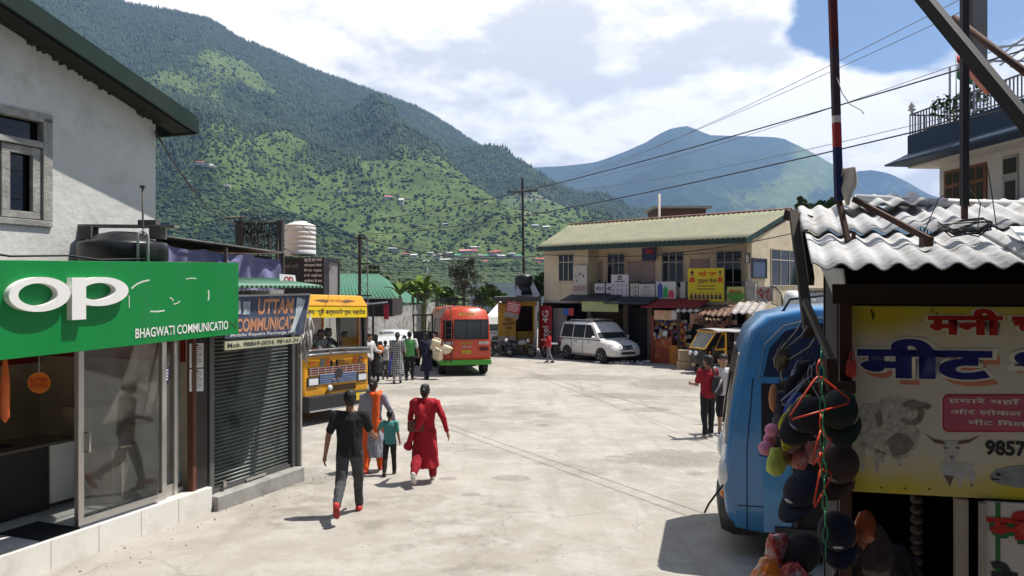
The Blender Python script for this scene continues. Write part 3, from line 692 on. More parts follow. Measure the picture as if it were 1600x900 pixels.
# pasted papers and the round sticker
for i, (y0, y1) in enumerate(((537, 575), (577, 612))):
    s_ = Surf(fp(296, y0, -.076), fp(318, y0-1, -.076), fp(296, y1, -.076), fp(318, y1-1, -.076)); t_ = thing('notice', ['upper', 'lower'][i]+' white printed notice pasted on the black panel by the shutter', 'notice', s_(.5, .5))
    q = MB(); s_.board(q, .002); q.build('sheet', paper, t_)
    q = MB()
    for k in range(9): s_.board(q, .001, .001, .12, .16+.085*k, .88-.2*(k % 3 == 2), .185+.085*k)
    s_.board(q, .001, .001, .35, .05, .65, .12); q.build('print', ink, t_)
s_ = Surf(fp(249, 574, -.20), fp(265, 573, -.20), fp(249, 604, -.20), fp(265, 602, -.20)); t_ = thing('door_sticker', 'dark blue shield sticker with white lines on the narrow glass', 'sticker', s_(.5, .5))
q = MB(); s_.poly(q, [(0, 0), (1, 0), (1, .7), (.75, .92), (.5, 1), (.25, .92), (0, .7)], .002, .002); q.build('shield', M('sticker_blue', (.03, .03, .14), .5), t_)
q = MB()
for k in range(4): s_.board(q, .001, .003, .15, .14+.16*k, .85, .22+.16*k)
q.build('print', white_letter, t_)

# ---- the big green sign
sg = thing('shop_sign', 'long bright green shop sign with two big white letters and white shop name', 'shop sign', fac(-2.9, .66, 2.8))
SS = Surf(fac(-5.6, .7, 3.20), fac(-.29, .7, 3.315), fac(-5.6, .7, 2.255), fac(-.29, .7, 2.37))
q = MB(); SS.board(q, .16); q.build('board', sign_green, sg, bevel=.004)
for nm, shapes in (('letter', 'o'), ('letter', 'p')):
    q = MB()
    if shapes == 'o':
        ring(SS, q, spts(SS, ell_px(53.5, 460, 48.5, 27, tilt=-.06)), spts(SS, ell_px(51, 460, 31, 17.5, tilt=-.05)), 0, .075)
    else:
        n_ = 40
        ring(SS, q, spts(SS, ell_px(148, 455.5, 45, 22.5, n_, tilt=-.05)), spts(SS, ell_px(146, 455, 27, 13, n_, tilt=-.1)), 0, .075)
        SS.poly(q, spts(SS, [(104, 434), (126, 433.5), (126, 498.5), (104, 500)]), .078, .078)
    q.build(nm, white_letter, sg)
a0, b0 = surf_ab(SS, 211, 517); a1, b1 = surf_ab(SS, 356, 509)
b0_, b1_ = surf_ab(SS, 211, 513.5)[1], surf_ab(SS, 211, 529)[1]
SS.text('BHAGWATI COMMUNICATIO', white_letter, a0, b0_, a1, b1_, sg, d=.006, ext=.004, bold=.012)
a2 = surf_ab(SS, 369, 508)[0]; SS.text('N', M('bare_letter', (.02, .12, .035), .6), a1+.004, b0_, a2, b1_, sg, d=.004, bold=.012)
q = MB()      # glue left behind by the letters that fell off
for cx, cy, rx, ry, t0, t1 in ((242, 462, 42, 26, 3.6, 4.5), (242, 462, 42, 26, 1.2, 1.75), (308, 461, 19, 26, -.3, .35), (270, 468, 12, 8, .3, 1.5), (300, 437, 10, 3, 3.3, 5.6), (205, 466, 4, 30, 2.6, 3.3), (262, 470, 9, 6, -1.2, .2)):
    o_ = ell_px(cx, cy, rx, ry, 9, 0, t0, t1, False); i_ = ell_px(cx, cy, rx*.96-1, ry*.96-1.3, 9, 0, t0, t1, False); SS.poly(q, spts(SS, o_+i_[::-1]), .0025, .002)
q.build('glue_marks', M('glue', (.62, .66, .58), .7), sg)
# brackets behind the sign
q = MB()
for u in (-5, -3.4, -1.9, -.6):
    for z in (2.5, 3.1): q.bar(fac(u, .54, z), fac(u, -.06, z), .04)
q.build('bracket', alum, sg)
tp = MB(); tp.tube([fac(-4+i*.35, .45+.05*math.sin(i*1.3), 3.31+.02*math.sin(i*2.1)) for i in range(11)], .012, 6)
tag(tp.build('cable', black), 'black cable lying along the top edge of the green sign', 'cable')

# ---- black water tank on the shop roof
tk = thing('water_tank', 'squat round black plastic water tank with a plank laid over it, behind the green sign', 'water tank', fac(fu(195, -.06), -.06-.0, 2.95))
c0 = fac(fu(193, 0), 0, 0); c0 = V(c0.x, c0.y, 0); T_ = Matrix.Translation(c0); tk.location = (c0.x, c0.y, 2.95)
q = MB(); q.lathe([(.45, 2.95), (.50, 2.97), (.505, 3.28), (.49, 3.295), (.49, 3.31), (.505, 3.325), (.505, 3.5), (.49, 3.53), (.36, 3.56), (.30, 3.62), (.16, 3.66), (0.01, 3.67)], 40, T_); q.build('body', M('tank_black', (.014, .015, .017), .38, var=.2), tk)
q = MB(); q.bar(c0+V(-.62, .05, 3.74), c0+V(.66, -.02, 3.725), .14, .035); q.build('plank', M('plank_grey', (.2, .19, .17), .9, var=.3, sc=9), tk)
q = MB(); q.box((c0.x-.42, c0.y, 3.65), (.14, .18, .15)); bk0 = M('brick_dark', (.10, .09, .085), .9); q.build('brick', bk0, tk); q = MB(); q.box((c0.x+.42, c0.y, 3.65), (.14, .18, .15)); q.build('brick', bk0, tk); q = MB(); q.box((c0.x+.31, c0.y, 3.775), (.22, .12, .06)); q.build('brick', bk0, tk)
q = MB(); q.tube([c0+V(.36, -.38, 3.0), c0+V(.36, -.39, 3.6), c0+V(.40, -.37, 3.66), c0+V(.45, -.33, 3.6), c0+V(.45, -.33, 3.0)], .016); q.build('pipe', M('pipe_grey', (.3, .3, .3), .5), tk)
s_ = Surf(c0+V(.19, -.485, 3.22), c0+V(.34, -.40, 3.22), c0+V(.19, -.485, 3.12), c0+V(.34, -.40, 3.12)); s_.text('05 1661', white_letter, 0, 0, 1, 1, tk, d=.012, bold=.02)
rd_ = MB(); p0 = fp(224, 408, .3); p1 = fp(223, 292, .3); rd_.tube([p0-V(0, 0, .4), p1], .012, 6); rd_.box(tuple(p1), (.05, .05, .03))
tag(rd_.build('steel_rod', M('rod_dark', (.05, .05, .05), .6)), 'thin upright steel rod standing before the black water tank', 'rod')

# ---- shuttered shop next door
s2 = thing('shutter_shop', 'closed shop with a grey corrugated roller shutter and raised concrete threshold', 'shop', fac(1, -.1, 0))
q = MB(); fbox(q, .02, 2.02, -.5, .08, -.6, .06); q.build('threshold', concrete, s2, bevel=.015)
q = MB()
def slat(a, b):
    z = .12+2.3*b; k = b*2.3/.055; return fac(.12+1.78*a, -.14+.016*math.sin(k*2*math.pi), z)
q.grid(slat, 1, 42*8); q.build('shutter', M('shutter_steel', (.13, .145, .135), .5, .35, var=.25, sc=2.5, dirt=(.035, .045, .042), damt=.8, dsc=2.2, streak=False), s2, solid=.004)
q = MB(); fbox(q, .03, .12, -.2, -.07, .06, 2.6); fbox(q, 1.90, 2.0, -.2, -.07, .06, 2.6); fbox(q, .12, 1.90, -.17, -.10, .06, .12); fbox(q, .12, 1.9, -.35, -.08, 2.36, 2.7); q.build('shutter_guide', M('guide_steel', (.14, .14, .14), .5, .5), s2)
q = MB(); q.bar(fac(.8, -.09, .10), fac(1.25, -.09, .10), .03); q.bar(fac(.3, -.08, .16), fac(.34, -.06, .16), .06, .08); q.build('lock_bar', alum, s2)
q = MB(); fbox(q, 0, 2.05, -4, -.36, -.6, 2.95); fbox(q, 2.02, 2.06, -.36, -.0, -.6, 2.7); q.build('wall', concrete, s2)

# ---- blue name board of the shuttered shop
us = thing('shop_sign', 'weathered blue shop board with orange block letters and torn corner over the roller shutter', 'shop sign', fac(.6, .5, 2.5))
US = Surf(fp(366, 481, .5), fp(484, 462, .5), fp(366, 527, .5), fp(461, 515, .5)); tl = fac(-.32, .5, 2.86); tr = fac(1.56, .5, 2.87); US = Surf(tl, tr, fac(-.32, .5, 2.30), fac(1.40, .5, 2.27))
q = MB(); US.board(q, .03); q.build('board', M('board_blue', (.045, .06, .11), .6, var=.3, sc=3, dirt=(.25, .24, .23), damt=.35, dsc=5), us)
q = MB(); US.board(q, .05, .02, 0, -.045, 1, 0); US.board(q, .05, .02, .985, 0, 1.0, 1); q.build('frame', alum, us)
om = M('sign_orange', (.50, .23, .12), .6, var=.3, sc=6, dirt=(.3, .2, .16), damt=.5, dsc=9)
US.text('UTTAM', om, .36, .07, .80, .46, us, bold=.035); US.text('COMMUNICATI', om, .12, .53, .86, .86, us, bold=.03)
US.text('Mobile Repairs Recharge Acc', M('sign_white', (.62, .62, .6), .6), .06, .885, .88, .985, us, bold=.01)
q = MB(); US.poly(q, [(.83, .05), (.95, .12), (.9, .55), (.86, .9), (.80, .95), (.84, .5)], .012, .006); US.poly(q, [(.03, .12), (.16, .1), (.17, .42), (.04, .46)], .006, .004); q.build('torn_sheet', M('torn_white', (.42, .48, .5), .7, var=.4, sc=6), us)
q = MB(); US.board(q, .004, .006, .19, .12, .27, .44); q.build('phone_picture', M('phone_pic', (.3, .35, .4), .5, var=.4, sc=12), us)
U2 = Surf(fac(-.32, .5, 2.262), fac(1.36, .5, 2.232), fac(-.32, .5, 2.145), fac(1.30, .5, 2.14)); q = MB(); U2.board(q, .02); q.build('number_strip', M('strip_cream', (.42, .42, .28), .7, var=.2, sc=5), us)
U2.text('Mob. 98869-0024, 98165-34', ink, .03, .2, .97, .85, us, bold=.015)
# tangle of torn cloth and cable at the end of the board
q = MB(); r_ = random.Random(9); pe = fac(1.52, .42, 2.35)
for i in range(14):
    a = pe+V(r_.uniform(-.14, .12), r_.uniform(-.1, .1), r_.uniform(-.1, .35)); b = a+V(r_.uniform(-.1, .1), 0, r_.uniform(-.5, -.15)); q.tube([a, (a+b)/2+V(r_.uniform(-.08, .08), 0, 0), b], r_.choice((.008, .012, .02)), 6)
tag(q.build('torn_banner', M('rag_grey', (.40, .39, .37), .85, var=.4, sc=8)), 'torn grey cloth strips dangling from the end of the blue board', 'rags')
# green corrugated awning over the board
aw = MB(); aw.grid(lambda a, b: fac(-.25+2.0*a, -.30+.92*b, 3.12-.12*b+.022*math.sin(a*2.0/.1*2*math.pi)), 160, 2)
tag(aw.build('awning', M('awning_green', (.05, .16, .10), .5, .1, var=.2, sc=3, dirt=(.18, .2, .17), damt=.4), solid=.006), 'green corrugated sheet awning above the blue board', 'awning')
nb = thing('name_plate', 'small white plate with red letters on the green awning', 'name plate', fp(462, 432, -.1)); s_ = Surf(fp(437, 428, .05), fp(461, 430, .05), fp(437, 441, .05), fp(463, 441, .05))
q = MB(); s_.board(q, .02); q.build('plate', paper, nb); s_.text('OD', M('plate_red', (.5, .02, .03)), .25, .25, .85, .95, nb, bold=.03)

# ---- tin roofed shack with blue cloth walls on top of the row
sk = thing('roof_shack', 'rooftop shack walled with gathered blue cloth under a thin tin roof', 'shack', fac(1, -1.2, 2.95))
def cloth(a, b):
    u = -.32+2.62*a; top = 3.60-.10*a; f = .05*math.sin(a*46+.8*math.sin(b*3+a*9))*(.4+.6*b)+.05*math.sin(a*13+b*2.5)
    return fac(u, -.62+f, top-.58*b-.05*abs(math.sin(a*9))*(1-b)*(b < .2))
q = MB(); q.grid(cloth, 130, 14); q.build('cloth_wall', M('cloth_blue', (.17, .165, .30), .9, var=.15, sc=2), sk)
q = MB(); q.hexa([fac(-.5, -.52, 3.70), fac(2.42, -.52, 3.565), fac(2.42, -2.6, 3.6), fac(-.5, -2.6, 3.75), fac(-.5, -.52, 3.715), fac(2.42, -.52, 3.58), fac(2.42, -2.6, 3.615), fac(-.5, -2.6, 3.765)]); q.build('roof', M('tin_sheet', (.33, .31, .3), .55, .4, var=.3, sc=2, dirt=(.2, .12, .09), damt=.6), sk)
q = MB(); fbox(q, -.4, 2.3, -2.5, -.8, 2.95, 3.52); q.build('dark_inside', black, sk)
q = MB()
for u in (-.35, .9, 2.28): q.bar(fac(u, -.55, 2.9), fac(u, -.55, 3.6), .04)
q.build('post', M('post_wood', (.1, .08, .07)), sk)
# ================================================================ two-storey block across the square (s along the wall, o out of it)
BL0, BU = V(1.70, 41.55, 0), V(.7846, -.620, 0).normalized(); BN = V(-BU.y, BU.x, 0)*-1      # BN points at the square
def blk(s, o, z): return BL0+BU*s+BN*o+V(0, 0, z)
def bs(px, o=0.):
    k = (px-800)/F; return (k*(BL0.y+BN.y*o)-BL0.x-BN.x*o)/(BU.x-k*BU.y)
def bp(px, py, o=0.):
    p = blk(bs(px, o), o, 0); p.z = CZ-(py-450)/F*p.y; return p
def bz(px, py, o=0.): return bp(px, py, o).z
def bbox(mb, s0, s1, o0, o1, z0, z1):
    return mb.hexa([blk(s0, o1, z0), blk(s1, o1, z0), blk(s1, o0, z0), blk(s0, o0, z0), blk(s0, o1, z1), blk(s1, o1, z1), blk(s1, o0, z1), blk(s0, o0, z1)])
def bsurf(x0, y0, x1, y1, o):      # an upright sign filling that part of the picture, standing o in front of the wall
    a, b = bp(x0, y0, o), bp(x1, y0, o); z0 = bz((x0+x1)/2, y0, o); z1 = bz((x0+x1)/2, y1, o)
    return Surf(V(a.x, a.y, z0), V(b.x, b.y, z0), V(a.x, a.y, z1), V(b.x, b.y, z1))
cream = M('cream_wall', (.62, .535, .385), .88, var=.08, sc=.9, dirt=(.36, .29, .19), damt=.6, dsc=1.3, bump=.15)
trim = M('pale_trim', (.45, .40, .33), .7)
slate = M('dark_awning_sheet', (.035, .038, .045), .6, .2, var=.3, sc=2)
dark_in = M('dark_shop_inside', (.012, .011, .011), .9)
iron = M('railing_iron', (.03, .03, .032), .6)
pglass = GLASS('block_pane', (.16, .15, .14))
door_pink = M('faded_door', (.33, .25, .235), .75, var=.1)
bd = thing('shop_block', 'long two storey cream building with faded green tin roof and shops below', 'building', blk(5.6, 0, -.5))
RC = -.95; S_END = 11.3; ZF = 2.42; ZT = 5.15; sB = bs(919)       # recess of the gallery, end of wall, floor, wall top
w = MB()
bbox(w, 0, sB, -.2, 0, ZF, ZT); bbox(w, sB-.2, sB, RC, -.2, ZF, ZT); bbox(w, 0, .2, -5.2, -.2, ZF, ZT)
bbox(w, sB, S_END, RC-.2, RC, ZF, ZT); bbox(w, sB, S_END, RC, .12, ZF-.22, ZF); bbox(w, 0, sB, -.2, .02, ZF-.22, ZF)
bbox(w, .0, S_END, -5.4, -5.2, -.6, ZT)
w.build('upper_wall', cream, bd)
# gable end on the right, leaning up to the ridge
GA, GB = blk(S_END, .0, 0), P(1245, 400, 38.3); GU = V(GB.x-GA.x, GB.y-GA.y, 0).normalized(); GN = V(GU.y, -GU.x, 0)
def gab(s, o, z): return GA+GU*s+GN*o+V(0, 0, z)
gl = (V(GB.x, GB.y, 0)-GA).length
w = MB()
for z0, za, zb, in ((-.7, 5.10, 6.55),):
    w.hexa([gab(0, 0, z0), gab(gl, 0, z0), gab(gl, -.2, z0), gab(0, -.2, z0), gab(0, 0, za), gab(gl, 0, zb), gab(gl, -.2, zb), gab(0, -.2, za)])
    w.hexa([gab(gl+.001, 0, z0), gab(2*gl, 0, z0), gab(2*gl, -.2, z0), gab(gl+.001, -.2, z0), gab(gl+.001, 0, zb), gab(2*gl, 0, za), gab(2*gl, -.2, za), gab(gl+.001, -.2, zb)])
w.build('gable_wall', cream, bd)
# roof: front slope, back slope, fascia
EL, ER, RL, RR = P(838, 386, 41), P(1166, 371, 34), P(890, 352, 44.6), P(1238, 327, 37.8)
BLk, BRk = RL+(RL-EL)*1.0, RR+(RR-ER)*1.0; BLk.z = EL.z; BRk.z = ER.z
def slope(a, b, p, q, r_, t_):
    x = p*(1-a)*(1-b)+q*a*(1-b)+r_*(1-a)*b+t_*a*b; x.z += .022*math.sin(a*300); return x
q = MB(); q.grid(lambda a, b: slope(a, b, EL, ER, RL, RR), 480, 6); q.build('roof', M('old_green_tin', (.195, .20, .13), .8, .0, var=.16, sc=1.4, dirt=(.27, .225, .14), damt=.9, dsc=1.5), bd, solid=.02)
q = MB(); q.grid(lambda a, b: slope(a, b, RR, RL, BRk, BLk), 60, 3); q.build('back_roof', MATS['old_green_tin'], bd, solid=.02)
q = MB(); d = V(0, 0, .24)
for a, b in ((EL, ER), (ER, RR), (RL, EL)):
    n_ = (b-a).cross(V(0, 0, 1)).normalized()*.03
    q.hexa([a-d+n_*.2, b-d+n_*.2, b-d-n_, a-d-n_, a+n_*.2-V(0, 0, .025), b+n_*.2-V(0, 0, .025), b-n_-V(0, 0, .025), a-n_-V(0, 0, .025)])
q.build('fascia', M('dark_green_trim', (.012, .045, .035), .6), bd)
q = MB(); dz = V(0, 0, -.25); iw = blk(0, RC-.1, ZT+.12); ir = blk(S_END, RC-.1, ZT+.12)
q.hexa([EL+dz, ER+dz, ir, iw, EL+dz+V(0, 0, .03), ER+dz+V(0, 0, .03), ir+V(0, 0, .03), iw+V(0, 0, .03)]); q.build('soffit', M('soffit_grey', (.25, .23, .2), .9), bd)
q = MB(); q.tube([RL+V(0, 0, .03), RL*.55+RR*.45+V(0, 0, .05), RR+V(0, 0, .03)], .06, 8); q.build('ridge_cap', M('ridge_red', (.28, .13, .10), .7, var=.4, sc=3, dirt=(.3, .3, .22), damt=.8), bd)
# windows: mullioned frames with panes (name, px0, y0, px1, y1, offset, columns)
def window(px0, y0, px1, y1, o, cols, split=.28, pt=bp, par=bd):
    a, b = pt(px0, y0, o), pt(px1, y0, o); z1 = pt((px0+px1)/2, y0, o).z; z0 = pt((px0+px1)/2, y1, o).z
    S_ = Surf(V(a.x, a.y, z1), V(b.x, b.y, z1), V(a.x, a.y, z0), V(b.x, b.y, z0)); q = MB(); t = .045/S_.w; v_ = .045/S_.h
    for i in range(cols+1): x = (1-t)*i/cols; S_.board(q, .05, .045, x, 0, x+t, 1)
    for y in (0, split, 1-v_): S_.board(q, .06, .047, 0, y, 1, y+v_)
    f = q.build('window', trim, par); q = MB(); S_.board(q, .008, .018, t, v_, 1-t, 1-v_); q.build('pane', pglass, f)
    q = MB(); S_.board(q, .006, .008, t*.5, v_*.5, 1-t*.5, 1-v_*.5); q.build('curtain', M('dim_curtain', (.06, .05, .045), .9, var=.4, sc=5), f)
window(873, 397, 897, 440, 0, 3)
for a in ((949, 396, 977, 447, 3), (1034, 393, 1069, 450, 3), (1119, 391, 1160, 455, 3)): window(a[0], a[1], a[2], a[3], RC, a[4])
def doorp(px0, y0, px1, y1, o=RC):
    S_ = bsurf(px0, y0, px1, y1, o); q = MB(); S_.board(q, .05, .04); S_.board(q, .05, .055, -.08, -.03, 0, 1); S_.board(q, .05, .055, 1, -.03, 1.08, 1); f = q.build('door', door_pink, bd)
    q = MB(); S_.board(q, .03, .055, .82, .5, .9, .56); q.build('handle', iron, f)
for a in ((924, 408, 940, 466), (982, 408, 1001, 468), (1006, 408, 1022, 468), (1081, 405, 1106, 468)): doorp(*a)
def gp_(px, py, o=0.):
    k = (px-800)/F; s = (k*(GA.y+GN.y*o)-GA.x-GN.x*o)/(GU.x-k*GU.y); p = gab(s, o, 0); p.z = CZ-(py-450)/F*p.y; return p
window(1204, 390, 1246, 447, .0, 3, pt=gp_)
# ground floor: dark shop rooms, shutters, piers
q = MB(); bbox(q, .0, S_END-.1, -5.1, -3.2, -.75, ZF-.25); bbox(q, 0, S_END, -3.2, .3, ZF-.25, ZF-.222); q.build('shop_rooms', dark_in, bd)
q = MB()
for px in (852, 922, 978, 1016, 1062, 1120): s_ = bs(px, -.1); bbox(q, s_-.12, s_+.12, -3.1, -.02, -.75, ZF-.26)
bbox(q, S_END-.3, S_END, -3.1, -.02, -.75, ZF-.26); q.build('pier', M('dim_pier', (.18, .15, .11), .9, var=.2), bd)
def shutter(px0, px1, o, z1, mat_):
    s0, s1 = bs(px0, o), bs(px1, o); q = MB(); q.grid(lambda a, b: blk(s0+(s1-s0)*a, o+.015*math.sin(b*z1*80), -.7+(z1+.7)*b), 1, 160); q.build('shutter', mat_, bd, solid=.004)
shutter(925, 975, -.3, 2.0, M('brown_shutter', (.10, .065, .045), .7, .1, var=.2)); shutter(982, 1012, -.2, 2.0, M('black_shutter', (.028, .028, .032), .6, .2, var=.2))
q = MB(); s0, s1 = bs(864, -.3), bs(886, -.3)
q.grid(lambda a, b: blk(s0+(s1-s0)*a, -.3+.05*math.sin(a*38), -.62+2.55*b), 60, 4); q.build('curtain', M('white_drape', (.42, .41, .40), .9), bd)
# awnings
def awning(x0, y0, x1, y1, o0, o1, drop, mat_, name='awning', label=None, corr=0.):
    a, b = bp(x0, y0, o0), bp(x1, y0, o0); z = (bz(x0, y0, o0)+bz(x1, y0, o0))/2; sa, sb = bs(x0, o0), bs(x1, o0)
    q = MB(); q.grid(lambda u, v: blk(sa+(sb-sa)*u, o0+(o1-o0)*v, z-drop*v+corr*math.sin(u*(sb-sa)*60)), max(int((sb-sa)*40) if corr else 6, 2), 4)
    o = q.build(name, mat_, None, solid=.02); tag(o, label, 'awning', 'awnings over the shops across the square'); return o
awning(893, 460, 972, 460, .15, 1.25, .32, slate, label='dark sheet awning over the green banner')
awning(962, 463, 1030, 463, .14, 1.35, .34, M('slate_ribbed', (.05, .055, .065), .6, .2, var=.3), label='ribbed dark awning beside the red awning', corr=.02)
awning(1022, 466, 1112, 466, .15, 1.5, .42, M('awning_red', (.20, .012, .015), .75, var=.12, sc=2), label='dark red awning over the snack stall')
def sign(name, label, x0, y0, x1, y1, o, th, mat_, art=None, cat='sign', group=None):
    s_ = bsurf(x0, y0, x1, y1, o); t_ = thing(name, label, cat, s_(.5, 1), group=group); q = MB(); s_.board(q, th); q.build('board', mat_, t_)
    if art: art(s_, t_)
    return t_
pb = M('panel_white', (.52, .52, .54), .6, var=.05); ylw = M('banner_yellow', (.62, .50, .015), .6, var=.06)
def B(s_, t_, mat_, rects, name='print', d=.004):
    q = MB()
    for r_ in rects: s_.board(q, .003, d, *r_)
    q.build(name, mat_, t_)
def art_price(s_, t_):
    B(s_, t_, ink, [(.38, .05, .62, .24), (.22, .28, .78, .32)]); s_.text('mi', white_letter, .43, .09, .57, .2, t_, d=.006)
    B(s_, t_, M('print_grey', (.25, .24, .3), .7), [(x-.05, y-.05, x+.05, y+.05) for y in (.46, .68, .88) for x in (.13, .38, .62, .87)]); B(s_, t_, M('rule_lilac', (.38, .36, .5), .7), [(.02, .56, .98, .57), (.02, .78, .98, .79)])
sign('poster_board', 'white poster board with black square emblem and rows of small pictures on the gallery rail', 955, 429, 982, 465, .22, .03, pb, art_price)
def art_box(s_, t_):
    s_.text('421', ink, .15, .3, .85, .7, t_, bold=.03)
sign('number_box', 'small white box sign reading 421 on the gallery rail', 929, 443, 944, 458, .2, .25, pb, art_box)
sign('number_box', 'small white box sign half hidden by the tall poster board', 947, 443, 957, 458, .16, .25, pb, lambda s_, t_: s_.text('42', ink, .15, .3, .85, .7, t_, bold=.03))
sign('white_cabinet', 'tall narrow cream cabinet between two white boards on the gallery', 985, 443, 997, 466, .2, .3, M('cabinet_cream', (.42, .40, .35), .6), lambda s_, t_: B(s_, t_, ink, [(.55, .2, .75, .3), (.55, .5, .75, .6), (.55, .75, .75, .85)], 'vent'))
def art_lines(s_, t_): B(s_, t_, M('print_pale', (.27, .29, .28), .7), [(.3, .15, .7, .3), (.2, .42, .8, .48), (.25, .58, .75, .64), (.1, .76, .9, .84)])
sign('lettered_board', 'pale grey board of faint green lettering beside the bottle poster', 998, 444, 1023, 465, .22, .03, M('panel_grey', (.47, .47, .45), .6, var=.05), art_lines)
def art_bottle(s_, t_):
    for c, x0, x1, y0 in (((.06, .08, .32), .08, .34, .1), ((.02, .33, .09), .36, .60, .28), ((.55, .06, .09), .62, .92, .5)):
        q = MB(); s_.poly(q, [(x0, .94), (x1, .94), (x1, y0+.14), (x1-.06, y0+.05), (x1-.09, y0-.03), (x0+.09, y0-.03), (x0+.06, y0+.05), (x0, y0+.14)]); q.build('bottle_picture', M('bot%d' % int(x0*100), c, .6), t_)
sign('bottle_poster', 'white poster with blue green and red bottles on the gallery rail', 1025, 440, 1056, 467, .24, .03, M('poster_mint', (.50, .54, .52), .6), art_bottle)
skin_p = M('printed_skin', (.38, .18, .09), .7); red_p = M('printed_red', (.55, .06, .01), .7)
def art_yellow(s_, t_):
    s_.text('गाड़ी साब', red_p, .28, .08, .80, .27, t_, bold=.03); s_.text('भुन्तर मेला', M('print_maroon', (.06, .02, .02), .7), .26, .30, .82, .47, t_, bold=.03)
    for x, y, sc_ in ((.12, .17, 1), (.9, .17, .8)):
        q = MB(); s_.ell(q, x, y, .045*sc_, .075*sc_, .006); q.build('portrait_face', skin_p, t_); q = MB(); s_.ell(q, x, y-.05, .05*sc_, .045*sc_, .007); q.build('portrait_hair', ink, t_); q = MB(); s_.poly(q, [(x-.09*sc_, .42), (x-.06*sc_, .27), (x+.06*sc_, .27), (x+.09*sc_, .42)], .005); q.build('portrait_clothes', red_p, t_)
    B(s_, t_, M('print_brown', (.20, .10, .02), .7), [(.25, .52, .75, .55), (.25, .61, .75, .64)])
    q = MB(); q2 = MB()
    for i in range(8): x = .1+.114*i; s_.poly(q, [(x-.045, .93), (x-.035, .80), (x+.035, .80), (x+.045, .93)], .004); s_.ell(q2, x, .765, .025, .035, .006, 10)
    q.build('printed_row', M('print_dark', (.07, .05, .06), .7), t_); q2.build('printed_heads', skin_p, t_)
sign('fair_banner', 'bright yellow banner with red Hindi heading and small portraits above the red awning', 1075, 419, 1131, 471, .35, .03, ylw, art_yellow, 'banner')
def art_green(s_, t_):
    q = MB(); s_.ell(q, .5, .62, .5, .38, .004); q.build('arc', M('print_leaf', (.10, .28, .05), .7), t_); s_.text('दीपक', red_p, .12, .18, .88, .42, t_, d=.008, bold=.03)
sign('round_board', 'green and yellow board with red Hindi word right of the yellow banner', 1136, 448, 1163, 471, .3, .03, M('board_lime', (.45, .44, .16), .6), art_green)
def art_photo(s_, t_):
    r_ = random.Random(4)
    for c in ((.3, .05, .05), (.35, .25, .18), (.05, .05, .06)):
        q = MB()
        for i in range(7): x, y = r_.uniform(.15, .85), r_.uniform(.2, .85); s_.ell(q, x, y, r_.uniform(.05, .1), r_.uniform(.1, .18), .004+c[0]*.01, 9)
        q.build('printed_figures', M('ph%d' % int(c[1]*100), c, .7), t_)
sign('photo_board', 'black framed board of crowded photos at the gallery end', 1181, 448, 1207, 471, .45, .05, M('photo_back', (.36, .34, .32), .6), art_photo)
sign('notice_cabinet', 'white cabinet board with black marks and pink foot beside the first window', 896, 415, 917, 467, .25, .18, M('cabinet_white', (.50, .48, .42), .6, var=.08), lambda s_, t_: (B(s_, t_, ink, [(.45, .2, .55, .24), (.15, .3, .22, .36), (.72, .28, .8, .36), (.2, .42, .28, .48), (.3, .26, .7, .28)]), B(s_, t_, M('pink_band', (.38, .25, .24), .7), [(.02, .6, .98, .77)])))
sign('blue_board', 'small blue and red signboard high under the eave', 1003, 387, 1024, 407, RC+.35, .06, M('board_navy', (.025, .04, .12), .6), lambda s_, t_: B(s_, t_, M('board_red', (.3, .03, .05), .6), [(.22, .1, .85, .48)]))
# on the gable wall
def gsign(name, label, x0, y0, x1, y1, mat_, fr=None, cat='sign'):
    a, b = gp_(x0, y0, .06), gp_(x1, y0, .06); z1 = gp_((x0+x1)/2, y1, .06).z
    s_ = Surf(a, V(b.x, b.y, a.z), V(a.x, a.y, z1), V(b.x, b.y, z1)); t_ = thing(name, label, cat, s_(.5, 1)); q = MB(); s_.board(q, .05); q.build('board', mat_, t_)
    if fr:
        q = MB(); s_.board(q, .03, .03, 0, 0, 1, .06); s_.board(q, .03, .03, 0, .94, 1, 1); s_.board(q, .03, .03, 0, 0, .07, 1); s_.board(q, .03, .03, .93, 0, 1, 1); q.build('frame', fr, t_)
    return t_
gsign('notice_board', 'dark blue framed notice board on the cream end wall', 1175, 403, 1198, 435, M('felt_blue', (.06, .09, .17), .8, var=.1), iron)
gsign('meter_box', 'small grey electric meter box on the cream end wall', 1164, 394, 1171, 411, M('meter_grey', (.2, .18, .15), .6), iron, 'meter')
# gallery railing
rl = thing('railing', 'black iron railing along the upper gallery of the cream building', 'railing', blk(6, .1, ZF))
q = MB(); s0 = bs(921, .1); q.bar(blk(s0, .1, ZF+.82), blk(S_END+.3, .1, ZF+.82), .04); q.bar(blk(s0, .1, ZF+.1), blk(S_END+.3, .1, ZF+.1), .03)
s_ = s0
while s_ < S_END+.3: q.bar(blk(s_, .1, ZF), blk(s_, .1, ZF+.82), .02); s_ += .14
q.build('bars', iron, rl)
q = MB(); bbox(q, bs(1064, .1), bs(1072, .1), .0, .16, ZF, ZF+.85); bbox(q, bs(1165, .1), bs(1181, .1), .0, .16, ZF, ZF+.85); q.build('parapet_block', M('parapet_white', (.42, .40, .37), .85, var=.15, dirt=(.2, .18, .15)), rl)
# curved iron stair rail at the corner
cr_ = thing('stair_railing', 'curved black iron stair railing at the gallery corner', 'railing', bp(1215, 480, .6)); q = MB(); pts = [bp(1205, 447, .5), bp(1213, 449, .7), bp(1220, 458, .9), bp(1224, 475, 1.1)]; q.tube(pts, .03, 6); q.tube([p-V(0, 0, .75) for p in pts], .02, 6)
for i in range(13):
    t = i/12*3; k = min(int(t), 2); p = pts[k].lerp(pts[k+1], t-k); q.tube([p, p-V(0, 0, .75)], .012, 5)
q.build('bars', iron, cr_)
